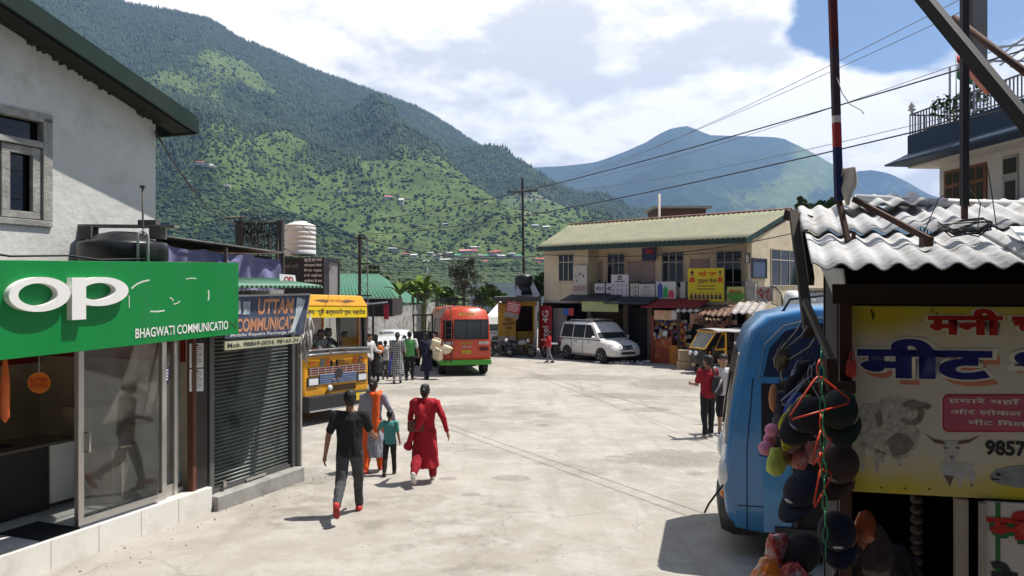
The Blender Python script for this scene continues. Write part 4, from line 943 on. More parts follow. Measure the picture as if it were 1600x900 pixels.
# shop front pieces
def art_banner(s_, t_):
    q = MB(); s_.ell(q, .88, .55, .08, .36, .004, 16); s_.ell(q, .80, .5, .05, .25, .005, 16); q.build('printed_face', M('print_dusk', (.2, .17, .13), .7), t_); s_.text('Medical Store', M('print_green2', (.2, .28, .1), .7), .1, .3, .7, .7, t_, bold=.01)
sign('shop_banner', 'long pale green shop banner hung under the dark awning', 909, 471, 966, 487, 1.2, .02, M('banner_green', (.36, .42, .19), .7, var=.1), None, 'banner')
s_ = bsurf(843, 478, 862, 548, .25); t_ = thing('phone_company_sign', 'tall dark red upright shop sign with white sideways lettering', 'shop sign', s_(.5, 1)); q = MB(); s_.board(q, .06); q.build('board', M('airtel_red', (.33, .010, .018), .5, var=.05), t_)
vs_ = Surf(s_(0, 1), s_(0, 0), s_(1, 1), s_(1, 0)); vs_.n = s_.n; vs_.text('airtel 4G', white_letter, .08, .22, .90, .72, t_, d=.006, bold=.01)
sign('hanging_sign', 'small blue and red hanging sign in the dark shop doorway', 880, 482, 896, 492, .1, .05, M('sign_bright_blue', (.02, .14, .5), .5), lambda s_, t_: B(s_, t_, M('sign_bright_red', (.6, .05, .06), .5), [(.55, -.05, 1.02, 1.1)]))
# snack stall under the red awning
st = thing('snack_stall', 'crowded snack stall with red counter and hanging packets under the red awning', 'stall', bp(1040, 570, .9))
def sblock(x0, y0, x1, y1, o, th, mat_, name):
    s_ = bsurf(x0, y0, x1, y1, o); q = MB(); s_.board(q, th); return s_, q.build(name, mat_, st)
pk = M('packet_mix', (.30, .06, .03), .5, var=.9, sc=9, dirt=(.55, .42, .08), damt=.9, dsc=7)
sblock(1018, 528, 1050, 573, 1.0, .5, M('counter_red', (.26, .045, .02), .6, var=.5, sc=3, dirt=(.45, .22, .04), damt=.8, dsc=2.5), 'counter')
sblock(1046, 540, 1060, 572, 1.25, .3, M('crate_orange', (.45, .16, .02), .6, var=.3, sc=5), 'orange_cooler'); sblock(1017, 493, 1022, 572, 1.05, .06, M('post_red', (.18, .03, .02), .6), 'post')
sblock(1022, 485, 1056, 500, 1.3, .03, M('stall_board', (.52, .36, .22), .6, var=.2, sc=4, dirt=(.5, .1, .05), damt=.6, dsc=3), 'name_board'); sblock(1049, 485, 1057, 499, 1.35, .03, pb, 'white_card'); sblock(1036, 517, 1042, 525, 1.3, .1, pb, 'white_box'); sblock(1078, 490, 1100, 506, 1.2, .03, M('board_peach', (.52, .33, .25), .6), 'side_board')
r_ = random.Random(21)
for c, nme in (((.40, .03, .03), 'red_packets'), ((.50, .34, .05), 'yellow_packets'), ((.07, .09, .25), 'blue_packets'), ((.45, .42, .4), 'silver_packets')):
    q = MB()
    for i in range(34):
        x = r_.uniform(1022, 1072); y = r_.choice((502, 507, 512, 517, 522, 527))+r_.uniform(-1.5, 1.5); o_ = r_.uniform(.6, 1.15); p = bp(x, y, o_); q.box((p.x, p.y, p.z), (r_.uniform(.08, .14), .05, r_.uniform(.09, .16)))
    for i in range(12):
        x = r_.uniform(1062, 1078); y = r_.uniform(505, 560); p = bp(x, y, .8); q.box((p.x, p.y, p.z), (.13, .1, .15))
    o = q.build(nme, M(nme, c, .4, var=.3, sc=6), st); o['kind'] = 'stuff'
sblock(1060, 528, 1076, 572, .6, .4, M('counter_grey', (.14, .14, .15), .6), 'side_counter')
# patched tin roof of the next stall, brown and rust sheets
tr_ = thing('tin_stall', 'low stall roofed with overlapping rusty tin sheets beside the auto rickshaws', 'stall', bp(1120, 560, 2))
for x0, y0, x1, y1, o0, o1, c in ((1052, 476, 1092, 488, .4, 2.6, (.03, .035, .04)), (1085, 478, 1118, 492, .6, 2.7, (.20, .10, .06)), (1108, 476, 1145, 494, .7, 2.9, (.17, .095, .065)), (1100, 484, 1126, 500, 1.0, 3.1, (.26, .17, .10)), (1140, 472, 1190, 490, .5, 3.0, (.36, .33, .31))):
    a, b, c_, d_ = bp(x0+14, y0, o0), bp(x1+14, y0-1, o0), bp(x0, y1, o1), bp(x1, y1, o1)
    q = MB(); q.grid(lambda u, v: (a*(1-u)+b*u)*(1-v)+(c_*(1-u)+d_*u)*v+V(0, 0, .03*math.sin(u*26)), 60, 3); q.build('tin_sheet', M('tin%d' % x0, c, .7, .2, var=.3, sc=2, dirt=(.1, .07, .05), damt=.5), tr_, solid=.012)
q = MB()
for px in (1060, 1100, 1140): p = bp(px, 490, 2.4); q.bar(V(p.x, p.y, gz(p.y)), V(p.x, p.y, 1.9), .08)
for px in (1070, 1150): p = bp(px, 490, .5); q.bar(V(p.x, p.y, gz(p.y)), V(p.x, p.y, 2.1), .08)
q.build('post', M('post_dark', (.06, .05, .04)), tr_)
q = MB(); r_ = random.Random(3)
for i in range(26): p = bp(1078+r_.uniform(0, 70), 503+r_.uniform(-5, 8), 1.4); q.box(tuple(p), (.2, .06, .18))
o = q.build('hanging_goods', M('goods_mix', (.30, .14, .10), .6, var=.9, sc=7, dirt=(.4, .38, .33), damt=.8, dsc=5), tr_); o['kind'] = 'stuff'
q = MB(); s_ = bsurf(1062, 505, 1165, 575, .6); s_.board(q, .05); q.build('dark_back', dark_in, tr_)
# rooftop room and white pole behind the ridge
rr_ = thing('rooftop_room', 'small dark brick room with flat slab standing behind the green ridge', 'room', P(1065, 345, 50)); q = MB(); a = P(1025, 331, 50)
q.box((P(1064, 340, 50).x, 51.5, 4.0), (3.2, 3, 8.1)); q.build('wall', M('brick_brown', (.10, .055, .045), .9, var=.2), rr_); q = MB(); q.box((P(1065, 340, 50).x, 51.5, 8.13), (3.75, 3.5, .14)); q.build('roof', M('slab_grey', (.3, .3, .3), .9), rr_)
q = MB(); q.tube([P(1030, 345, 45.4)-V(0, 0, 6), P(1030, 303, 45.4)], .07, 8); tag(q.build('white_pole', M('pole_pale', (.5, .45, .38), .7)), 'short pale pole rising beside the dark rooftop room', 'pole')

# ---- small yellow kiosk at the left end of the block
kx = thing('yellow_kiosk', 'small flat roofed yellow kiosk shop with dark doorway next to the red sign', 'kiosk', P(812, 550, 42))
KY = 41.0
def kp(px, py, Y=KY): return P(px, py, Y)
def kbox(q, x0, y0, x1, y1, Ya, Yb):
    a, b = P(x0, y1, Ya), P(x1, y0, Ya); return q.box(((a.x+b.x)/2, (Ya+Yb)/2, (a.z+b.z)/2), (b.x-a.x, Yb-Ya, b.z-a.z))
yel = M('kiosk_yellow', (.42, .24, .035), .85, var=.15, sc=1.5, dirt=(.22, .15, .06), damt=.5)
q = MB(); kbox(q, 778, 474, 806, 552, KY, KY+3); kbox(q, 833, 474, 839, 552, KY, KY+3); kbox(q, 806, 470, 839, 478, KY+.01, KY+3); kbox(q, 806, 478, 833, 552, KY+2.6, KY+3); q.build('wall', yel, kx)
q = MB(); kbox(q, 772, 464, 845, 471, KY-.5, KY+3.3); q.build('roof', M('slab_dark', (.06, .058, .055), .9, var=.3), kx)
q = MB(); kbox(q, 778, 526, 806, 553, KY-.02, KY-.002); kbox(q, 833, 526, 839, 553, KY-.02, KY-.002); q.build('plinth_band', M('plinth_grey', (.33, .30, .27), .9, var=.2), kx)
q = MB(); kbox(q, 807, 518, 832, 553, KY+.5, KY+.9); q.build('counter', M('counter_yellow', (.30, .19, .02), .7), kx); q = MB(); kbox(q, 807, 479, 832, 518, KY+2.3, KY+2.5); q.build('shelf_goods', M('shelf_dim', (.07, .05, .04), .8, var=.9, sc=4, dirt=(.15, .08, .04), damt=.8, dsc=5), kx)
q = MB(); kbox(q, 836, 478, 839.5, 530, KY-.05, KY-.003); q.build('white_post', pb, kx)
q = MB(); s_ = Surf(P(782, 492, KY-.03), P(805, 492, KY-.03), P(782, 516, KY-.03), P(805, 516, KY-.03))
for x, y in ((.5, .3), (.35, .6), (.75, .55), (.6, .85)): s_.poly(q, [(x-.22, y-.08), (x+.2, y-.1), (x+.24, y+.06), (x-.18, y+.09)], .003)
q.build('painted_ad', M('ad_brown', (.16, .09, .03), .8), kx)
t_ = thing('red_flex_sign', 'tilted red flex sign hanging on the yellow kiosk', 'sign', P(798, 490, 40.4)); s_ = Surf(P(793, 470, 40.4), P(815, 474, 40.4), P(789, 486, 40.4), P(811, 491, 40.4)); q = MB(); s_.board(q, .03); q.build('board', M('flex_red', (.42, .05, .07), .6), t_); B(s_, t_, M('flex_pale', (.5, .4, .36), .6), [(.08, .15+.2*i, .92-.1*(i % 2), .25+.2*i) for i in range(4)])
s2_ = Surf(s_(0, 1.02), s_(1, 1.02), s_(0, 1.5), s_(1, 1.5)); q = MB(); s2_.board(q, .03); q.build('lower_board', M('flex_grey', (.24, .2, .18), .7, var=.3, sc=6), t_)
tk2 = thing('water_tank', 'black ribbed water tank on the yellow kiosk roof', 'water tank', P(819, 465, 42)); c0 = P(819, 465, 42); q = MB(); q.lathe([(.45, 0), (.5, .03), (.5, .4), (.47, .42), (.47, .45), (.5, .47), (.5, .95), (.42, 1.05), (.2, 1.12), (.01, 1.13)], 24, Matrix.Translation(V(c0.x, c0.y, c0.z+.16))); q.build('body', MATS['tank_black'], tk2); q = MB(); q.box((c0.x, c0.y, c0.z+.08), (.9, .9, .16)); q.build('base', concrete, tk2)
for px, lean, lb in ((806, -.3, 'pale tilted sheet leaning on the left of the kiosk tank'), (836, .35, 'pale tilted sheet leaning on the right of the kiosk tank')):
    a = P(px-3, 462, 41.4); q = MB(); q.hexa([a, a+V(.35, 0, 0), a+V(.38, .03, 0), a+V(.03, .03, 0), a+V(lean*-.9, .5, .95), a+V(.2+lean*-.9, .5, .95), a+V(.23+lean*-.9, .53, .95), a+V(.03+lean*-.9, .53, .95)])
    tag(q.build('leaning_sheet', M('sheet_pale', (.5, .5, .52), .5)), lb, 'metal sheet')
# ================================================================ meat stall in the right foreground
KW, KD = V(.975, -.22, 0).normalized(), V(.325, .945, 0).normalized()
rust = M('rust_steel', (.07, .035, .025), .75, .2, var=.35, sc=6)
dkwood = M('dark_timber', (.022, .013, .010), .85, var=.3, sc=6)
TL0 = P(1330, 478, 4.1)
def kst(a, b, z): p = V(TL0.x, TL0.y, 0)+KW*a+KD*b; p.z = z; return p
def kbx(q, a0, a1, b0, b1, z0, z1): return q.hexa([kst(a0, b0, z0), kst(a1, b0, z0), kst(a1, b1, z0), kst(a0, b1, z0), kst(a0, b0, z1), kst(a1, b0, z1), kst(a1, b1, z1), kst(a0, b1, z1)])
ms = thing('meat_stall', 'dark roadside stall with white wavy cement sheet roof and yellow meat sign', 'stall', kst(1.3, 1, -.07))
RF0 = P(1268, 408, 3.82); RDIR = KD
def roof_pt(a, b, dz=0.): p = V(RF0.x, RF0.y, 0)+KW*a+RDIR*b; p.z = 3.085+.205*b+0.0165*(1+.12*mnoise.noise(V(a*1.7, b, 0)))*math.sin(a*2*math.pi/.128+1.2)+dz+.007*mnoise.noise(V(a*1.3, b*1.1, 7)); return p
cement = M('cement_sheet', (.42, .42, .42), .85, var=.16, sc=2.6, bump=.4, bsc=26, dirt=(.19, .17, .145), damt=.75, dsc=4.5)
for i, (a0, a1, b0, b1, dz, tl) in enumerate(((0, 1.02, 0, 1.15, 0, 0), (.98, 2.05, -.03, 1.2, .012, .004), (2.0, 3.1, 0, 1.2, 0, 0), (-.02, .95, 1.02, 2.35, .03, .01), (.92, 2.0, 1.08, 2.4, .035, 0), (1.96, 3.1, 1.05, 2.4, .03, .01), (.25, .8, 1.75, 2.3, .09, .03))):
    q = MB(); q.grid(lambda u, v: roof_pt(a0+(a1-a0)*u, b0+(b1-b0)*v, dz+tl*u+(.012 if i in (1, 4) else 0)*u), int((a1-a0)/.146*10), 3)
    q.build('roof_sheet', cement, ms, solid=.007)
q = MB(); q.hexa([roof_pt(1.0, .28, .06), roof_pt(2.3, .25, .06), roof_pt(2.4, .75, .06), roof_pt(1.05, .75, .06), roof_pt(1.0, .28, .067), roof_pt(2.3, .25, .067), roof_pt(2.4, .75, .067), roof_pt(1.05, .75, .067)]); q.build('flat_sheet', M('flat_sheet', (.52, .53, .54), .5, .1, var=.1), ms)
q = MB()
kbx(q, -.10, 2.9, -.15, -.08, 2.90, 3.0); kbx(q, -.10, 2.9, 1.6, 1.68, 3.2, 3.3)
for a in (-.06, 2.8): kbx(q, a, a+.08, 1.55, 1.63, -.07, 3.2)
q.build('beam', dkwood, ms)
q = MB(); kbx(q, -.06, .0, -.04, .02, -.06, 2.9); q.build('front_post', M('brown_post_paint', (.055, .02, .015), .6), ms)
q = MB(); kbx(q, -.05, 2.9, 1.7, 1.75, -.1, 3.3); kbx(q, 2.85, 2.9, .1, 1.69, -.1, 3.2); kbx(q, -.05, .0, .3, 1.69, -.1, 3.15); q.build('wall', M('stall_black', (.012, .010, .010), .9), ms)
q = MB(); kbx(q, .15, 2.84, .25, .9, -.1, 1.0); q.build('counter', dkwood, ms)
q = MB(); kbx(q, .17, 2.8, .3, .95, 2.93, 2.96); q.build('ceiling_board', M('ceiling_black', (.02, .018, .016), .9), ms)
# curled white side panel
q = MB(); pa, pb_, pc, pd = P(1283, 418, 4.6), P(1318, 420, 4.15), P(1318, 545, 4.6), P(1330, 520, 4.15)
q.grid(lambda u, v: pa*(1-u)*(1-v)+pb_*u*(1-v)+pc*(1-u)*v+pd*u*v+V(.03*math.sin(v*3)*(1-u), 0, 0), 8, 8); q.build('side_panel', M('panel_dull', (.46, .46, .46), .7, var=.1, sc=4), ms, solid=.006)
# things lying on the roof
q = MB(); r_ = random.Random(8)
q.tube([roof_pt(1.75+.06*i, .55+.04*math.sin(i*1.7), .09+.012*math.sin(i*2)) for i in range(9)], [.012, .02, .028, .022, .03, .024, .03, .02, .01], 8); tag(q.build('brown_rag', M('rag_brown', (.13, .075, .055), .9, var=.4, sc=20)), 'twisted brown rag lying on the flat roof sheet', 'rag')
q = MB(); q.tube([roof_pt(1.25+.05*i, 1.0+.05*math.sin(i*1.4), .085+.012*math.cos(i*2)) for i in range(6)], [.01, .03, .035, .03, .025, .01], 8); tag(q.build('cream_rag', M('rag_cream', (.55, .46, .30), .9, var=.2, sc=20)), 'crumpled cream rag lying on the wavy roof', 'rag')
q = MB()
for i in range(16):
    a = .95+r_.uniform(0, .75); q.tube([roof_pt(a, .05+r_.uniform(0, .2), .05), roof_pt(a+.1, .1+r_.uniform(0, .2), .07), roof_pt(a+.24, .05+r_.uniform(0, .2), .045)], r_.uniform(.008, .022), 6)
tag(q.build('burnt_scraps', M('scrap_black', (.03, .028, .025), .9)), 'black charred scraps along the front edge of the wavy roof', 'scraps')
q = MB()
for k in range(3): q.tube([roof_pt(.8+.22*math.sin(i*.9+k)*(.6), .62+.12*math.cos(i*.9+k), .07+.05*abs(math.sin(i*.6+k))) for i in range(12)], .004, 5)
q.tube([roof_pt(.62, .75, .05), roof_pt(.70, .78, .25), roof_pt(.82, .75, .34), roof_pt(.9, .72, .2), roof_pt(.88, .70, .06)], .003, 5); q.tube([roof_pt(1.0, .8, .05), roof_pt(.97, .8, .3), roof_pt(.95, .8, .45)], .003, 5)
tag(q.build('loose_wire', M('wire_black', (.02, .02, .02), .6)), 'loose coils of thin wire on the wavy roof', 'wire')
# the yellow sign
SG = Surf(TL0, TL0+KW*2.15, P(1331, 768, 4.1), P(1331, 768, 4.1)+KW*2.15)
sgn = thing('meat_sign', 'wide yellow and cream meat shop sign with sheep goat and fish pictures', 'sign', SG(.5, 1))
cr_m = bpy.data.materials.new('sign_flex'); cr_m.use_nodes = True; n_ = cr_m.node_tree.nodes; l_ = cr_m.node_tree.links; b_ = n_['Principled BSDF']; b_.inputs['Roughness'].default_value = .5
t_ = n_.new('ShaderNodeTexCoord'); ns = n_.new('ShaderNodeTexNoise'); ns.inputs['Scale'].default_value = 2.3; ns.inputs['Detail'].default_value = 2; l_.new(t_.outputs['Object'], ns.inputs['Vector'])
sx = n_.new('ShaderNodeSeparateXYZ'); l_.new(t_.outputs['Object'], sx.inputs[0])
z1 = n_.new('ShaderNodeMapRange'); l_.new(sx.outputs[2], z1.inputs[0]); z1.inputs[1].default_value = 2.62; z1.inputs[2].default_value = 2.86; z1.inputs[4].default_value = .55
z2 = n_.new('ShaderNodeMapRange'); l_.new(sx.outputs[2], z2.inputs[0]); z2.inputs[1].default_value = 2.18; z2.inputs[2].default_value = 1.95; z2.inputs[4].default_value = .65
ad = n_.new('ShaderNodeMath'); l_.new(z1.outputs[0], ad.inputs[0]); l_.new(z2.outputs[0], ad.inputs[1]); ad2 = n_.new('ShaderNodeMath'); l_.new(ad.outputs[0], ad2.inputs[0]); l_.new(ns.outputs['Fac'], ad2.inputs[1])
mr = n_.new('ShaderNodeMapRange'); mr.interpolation_type = 'SMOOTHSTEP'; l_.new(ad2.outputs[0], mr.inputs[0]); mr.inputs[1].default_value = .66; mr.inputs[2].default_value = 1.2
mx = n_.new('ShaderNodeMix'); mx.data_type = 'RGBA'; l_.new(mr.outputs[0], mx.inputs[0]); mx.inputs[6].default_value = (.62, .57, .44, 1); mx.inputs[7].default_value = (.58, .48, .03, 1); l_.new(mx.outputs[2], b_.inputs['Base Color'])
q = MB(); SG.board(q, .05); q.build('board', cr_m, sgn, bevel=.004)
def spx(*p): return [surf_ab(SG, x, y) for x, y in p]
def stext(body, mt, x0, y0, x1, y1, d, bold=.0, nm='lettering'):
    (a0, b0), (a1, b1) = surf_ab(SG, x0, y0), surf_ab(SG, x1, y1); return SG.text(body, mt, a0, b0, a1, b1, sgn, d=d, ext=.001, bold=bold, name=nm)
s_red = M('sign_red', (.42, .02, .015), .5); s_blue = M('sign_navy', (.015, .02, .15), .5); s_pink = M('sign_salmon', (.62, .22, .13), .5); s_cream = M('sign_cream', (.72, .68, .55), .5)
stext('मनी च', s_cream, 1446, 480, 1642, 527, .002, .10); stext('मनी च', s_red, 1449, 482, 1640, 525, .0035, .045)
stext('मीट शॉप', s_pink, 1347, 536, 1838, 613, .002, .065); stext('मीट शॉप', s_cream, 1335, 524, 1830, 606, .0035, .10); stext('मीट शॉप', s_blue, 1339, 528, 1826, 602, .005, .05)
def rrect(x0, y0, x1, y1, r_):
    return [(x+r_*math.cos(t), y+r_*math.sin(t)) for x, y, t0 in ((x1-r_, y0+r_, -90), (x1-r_, y1-r_, 0), (x0+r_, y1-r_, 90), (x0+r_, y0+r_, 180)) for t in [R(t0+15*i) for i in range(7)]]
q = MB(); SG.poly(q, spx(*rrect(1473, 616, 1800, 675, 9)), .002); q.build('panel_edge', s_red, sgn); q = MB(); SG.poly(q, spx(*rrect(1475, 618, 1798, 673, 8)), .003); q.build('panel', M('sign_rose', (.48, .10, .15), .5), sgn)
for s__, y, x0, x1 in (('हमारे यहाँ मटन', 620, 1481, 1655), ('और लोकल बकरा', 637, 1484, 1660), ('मीट िमलता है', 654, 1512, 1650)): stext(s__, s_cream, x0, y, x1, y+15, .0045, .02)
stext('9857', ink, 1539, 687, 1604, 714, .003, .04)
wool = M('printed_wool', (.46, .43, .35), .7, var=.35, sc=40); wool2 = M('printed_wool_shade', (.22, .20, .16), .7, var=.4, sc=30); goat_m = M('printed_goat', (.47, .47, .44), .7, var=.2, sc=30); fish_m = M('printed_fish', (.25, .28, .28), .6, var=.3, sc=20)
q = MB(); SG.poly(q, spx((1342, 640), (1352, 630), (1372, 632), (1380, 622), (1400, 618), (1420, 625), (1428, 640), (1428, 660), (1438, 676), (1432, 700), (1420, 714), (1398, 718), (1378, 708), (1358, 704), (1346, 692), (1340, 668)), .002)
for x, y0, y1 in ((1346, 690, 738), (1369, 700, 738), (1377, 705, 722), (1404, 710, 728)): SG.poly(q, spx((x-4, y0), (x+7, y0), (x+4, y1), (x-1, y1)), .002)
q.build('sheep_picture', wool, sgn)
q = MB(); SG.poly(q, spx((1366, 650), (1376, 640), (1380, 662), (1372, 668)), .003); SG.poly(q, spx((1384, 690), (1400, 676), (1420, 680), (1428, 694), (1418, 708), (1396, 714)), .003)
o_ = ell_px(1424, 645, 20, 20, 18, 0, -2.4, 2.6, False); i_ = ell_px(1423, 646, 11, 12, 18, 0, -2.4, 2.6, False); SG.poly(q, spx(*(o_+i_[::-1])), .004); SG.poly(q, spx((1418, 634), (1438, 628), (1456, 634), (1450, 640), (1436, 636), (1424, 642)), .0045); SG.ell(q, *spx((1389, 651))[0], .003, .005, .004, 8); q.build('sheep_horn_picture', wool2, sgn)
q = MB(); SG.poly(q, spx((1474, 690), (1486, 688), (1500, 690), (1498, 706), (1494, 722), (1520, 726), (1524, 745), (1518, 762), (1514, 746), (1504, 748), (1500, 766), (1496, 748), (1488, 746), (1484, 760), (1474, 745), (1470, 728), (1478, 716)), .002); q.build('goat_picture', goat_m, sgn)
q = MB(); SG.poly(q, spx((1446, 678), (1458, 686), (1474, 689), (1478, 695), (1460, 692)), .003); SG.poly(q, spx((1530, 681), (1514, 687), (1498, 689), (1496, 694), (1514, 692)), .003)
for x in (1478, 1496): SG.ell(q, *spx((x, 700))[0], .006, .003, .004, 8)
SG.poly(q, spx((1474, 742), (1490, 744), (1484, 760), (1480, 752)), .003); SG.poly(q, spx((1484, 713), (1490, 713), (1487, 718)), .0035); q.build('goat_horn_picture', M('printed_horn', (.16, .10, .07), .7), sgn)
q = MB(); SG.poly(q, spx((1546, 744), (1556, 734), (1580, 728), (1620, 726), (1700, 735), (1720, 728), (1716, 752), (1700, 746), (1640, 760), (1590, 762), (1560, 756), (1548, 750)), .002); q.build('fish_picture', fish_m, sgn)
q = MB(); SG.ell(q, *spx((1560, 741))[0], .006, .008, .003, 10); SG.poly(q, spx((1548, 747), (1562, 748), (1562, 750), (1550, 750)), .003); q.build('fish_eye_picture', ink, sgn)
q = MB()
for x, y, l in ((1360, 483, 10), (1362, 488, 14), (1455, 482, 8), (1462, 486, 7)): SG.poly(q, spx((x, y), (x+l*.35, y+2), (x+2, y+l)), .003)
for x, y in ((1377, 762), (1414, 763), (1518, 758), (1452, 764)): SG.ell(q, *spx((x, y))[0], .003, .004, .003, 7)
q.build('nail_mark', M('nail_dark', (.06, .05, .03), .8), sgn)
# white painted board below
LB = Surf(kst(.63, -.02, 1.905), kst(2.1, -.02, 1.905), kst(.63, -.02, .9), kst(2.1, -.02, .9)); lw = thing('painted_board', 'white painted board with large red Hindi letter below the yellow sign', 'sign', LB(.5, 1))
q = MB(); LB.board(q, .03); q.build('board', M('board_white', (.58, .54, .50), .6, var=.06), lw); q = MB(); LB.board(q, .002, .002, .03, 0, .045, 1); q.build('green_line', M('line_green', (.03, .16, .05), .6), lw)
def ltext(body, mt, x0, y0, x1, y1, d, bold):
    (a0, b0), (a1, b1) = surf_ab(LB, x0, y0), surf_ab(LB, x1, y1); LB.text(body, mt, a0, b0, a1, b1, lw, d=d, ext=.001, bold=bold)
ltext('मीट', M('shadow_green', (.02, .13, .05), .6), 1545, 800, 1700, 857, .003, .05); ltext('मीट', s_red, 1541, 795, 1696, 850, .0045, .05); ltext('रे', ink, 1547, 876, 1590, 940, .004, .06)
q = MB(); kbx(q, .50, .56, .02, .08, 0, 1.9); kbx(q, .60, .625, -.04, .0, 0, 1.9); q.build('edge_post', M('post_cream', (.38, .34, .28), .7), lw)
# roof frame above: beam, pipes, painted pole, hoarding
def barthing(name, label, a, b, w, h, mt, cat):
    q = MB(); q.bar(a, b, w, h); return tag(q.build(name, mt, bevel=.003), label, cat)
barthing('steel_beam', 'thick dark steel beam slanting down across the top right corner', P(1425, -25, 4.9), P(1680, 285, 4.0), .075, .07, M('beam_black', (.02, .017, .016), .6, .2), 'beam')
q = MB(); q.tube([P(1490, 28, 5.4), P(1680, 172, 4.7)], .024, 10); tag(q.build('rusty_pipe', rust), 'thin rusty pipe crossing behind the dark slanting beam', 'pipe')
a = P(1507, 322, 5.0); barthing('black_post', 'slim black square post rising from the stall roof', a, P(1507, -30, 5.0), .042, .042, M('post_black', (.018, .016, .018), .5), 'post')
q = MB(); q.bar(V(a.x, a.y, 3.25), a, .03); tag(q.build('post_foot', rust), 'rusty stub holding the black post on the roof', 'post stub')
pp_ = thing('painted_pole', 'upright wooden pole wrapped in red and navy bands rising from the stall roof', 'pole', P(1327, 392, 4.5))
for y0, y1, mt, w_ in ((-30, 75, M('wrap_maroon', (.12, .018, .018), .8, var=.3, sc=9), .042), (75, 181, M('wrap_brown', (.06, .035, .04), .8, var=.3, sc=9), .042), (181, 192, M('wrap_white', (.6, .55, .52), .8), .042), (192, 230, M('wrap_red', (.30, .025, .022), .8, var=.2, sc=9), .042), (230, 314, M('wrap_navy', (.012, .018, .075), .8, var=.2, sc=9), .042)):
    q = MB(); f_ = lambda y: P(1301+(y)*.0315, y, 4.6); q.bar(f_(y0), f_(y1), w_); q.build('band', mt, pp_, bevel=.004)
q = MB(); q.bar(P(1311, 314, 4.6), P(1328, 390, 4.5), .026); q.bar(P(1334, 362, 4.5), P(1333, 392, 4.5), .018); q.build('foot', rust, pp_)
q = MB(); q.grid(lambda u, v: P(1318+u*24*(1-abs(v-.45)), 262+58*v, 4.55)+V(.0, .04*math.sin(u*5+v*4), 0), 8, 10); q.build('torn_flex', M('flex_cream', (.52, .46, .37), .7, var=.2, sc=8), pp_, solid=.004)
q = MB(); q.tube([P(1307, 120, 4.58), P(1316, 146, 4.57), P(1328, 163, 4.6), P(1345, 172, 4.6), P(1350, 178, 4.6)], .003, 5); q.build('string', M('string_grey', (.4, .4, .4)), pp_)
q = MB(); q.bar(P(1334, 311, 4.62), P(1456, 376, 4.15), .024, .03); q.box(tuple(P(1447, 378, 4.15)), (.05, .05, .05)); tag(q.build('stay_bar', rust), 'rusty bar slanting from the painted pole down to the roof', 'stay')
q = MB(); q.tube([P(1336, 311, 5.7), P(1506, 319, 5.6), P(1640, 322, 5.5)], [.036, .036, .036], 12); tag(q.build('white_pipe', M('pvc_white', (.62, .62, .60), .4, var=.1, dirt=(.3, .26, .22), damt=.4, dsc=6)), 'long grimy white pipe lying level behind the wavy roof', 'pipe')
q = MB()
for px in (1520, 1590): q.bar(P(px, 318, 5.55), P(px+2, 350, 5.4), .03)
tag(q.build('pipe_stand', rust), 'short rusty uprights holding the white pipe', 'pipe stand')
hb = thing('hoarding', 'dark advertising board seen edge on above the blue house', 'hoarding', P(1530, 150, 6)); q = MB(); q.hexa([P(1514, 108, 6.0), P(1543, 140, 5.6), P(1543, 140, 5.75), P(1517, 108, 6.15), P(1514, -40, 6.0), P(1543, -40, 5.6), P(1543, -40, 5.75), P(1517, -40, 6.15)]); q.build('panel', M('hoarding_dark', (.03, .033, .05), .6), hb)
q = MB(); q.bar(P(1514, 110, 5.99), P(1543, 143, 5.59), .03, .04); q.bar(P(1513, -40, 5.98), P(1513, 110, 5.98), .012); q.build('edge_trim', M('trim_orange', (.5, .14, .06), .6), hb)

# ---- goods hanging at the stall's left end
def torus_poly(q, pts, r_, closed=True): q.tube(pts, r_, 7, closed=closed)
def hanger(px, py, Y, w_, mt, label, rz=0., tilt=0., group='plastic hangers at the stall'):
    c = P(px, py, Y); q = MB(); T_ = Matrix.Translation(c) @ Matrix.Rotation(rz, 4, 'Z') @ Matrix.Rotation(tilt, 4, 'Y'); h_ = w_*.36
    q.tube([T_ @ V(*p) for p in ((-w_/2, 0, -h_), (-w_*.06, 0, -.01), (0, 0, .0), (w_*.06, 0, -.01), (w_/2, 0, -h_), (w_*.47, 0, -h_-.02), (-w_*.47, 0, -h_-.02))], 0.0048, 7, closed=True)
    q.tube([T_ @ V(*p) for p in ((0, 0, 0), (0, 0, .05), (.02, 0, .075), (.035, 0, .06), (.035, 0, .045))], .004, 6)
    return tag(q.build('clothes_hanger', mt), label, 'hanger', group)
h_red = M('hanger_red', (.60, .05, .015), .35); h_blue = M('hanger_grey_blue', (.20, .24, .34), .4)
hanger(1278, 588, 3.62, .40, h_red, 'largest orange red hanger, topmost, near the brown bar', .5, -.12)
hanger(1282, 672, 3.6, .27, h_red, 'orange red hanger in the middle of the green chain', .9, -.2)
hanger(1282, 733, 3.58, .27, h_red, 'lowest orange red hanger above the black plastic bags', .9, -.35)
hanger(1268, 588, 4.1, .36, h_blue, 'grey blue hanger behind the top orange hanger', .3, .05); hanger(1262, 592, 4.15, .36, h_blue, 'second grey blue hanger, tilted, over the blue bag', .7, .12)
for i, (x, y, t) in enumerate(((1252, 505, .5), (1262, 510, .8), (1274, 528, -.3))):
    q = MB(); c = P(x, y, 4.3); q.tube([c, c+V(-.03, 0, -.05), c+V(-.10-.03*i, .02, -.14), c+V(-.15-.02*i, 0, -.2), c+V(-.14-.02*i, 0, -.24), c+V(-.11, .03, -.22)], .007, 7); tag(q.build('wire_hook', M('hook_grey', (.22, .21, .2), .5, .5)), ['bent grey wire hook nearest the blue bus', 'bent grey wire hook in the middle of the bunch', 'bent grey wire hook over the pink bags'][i], 'hook', 'wire hooks at the stall')
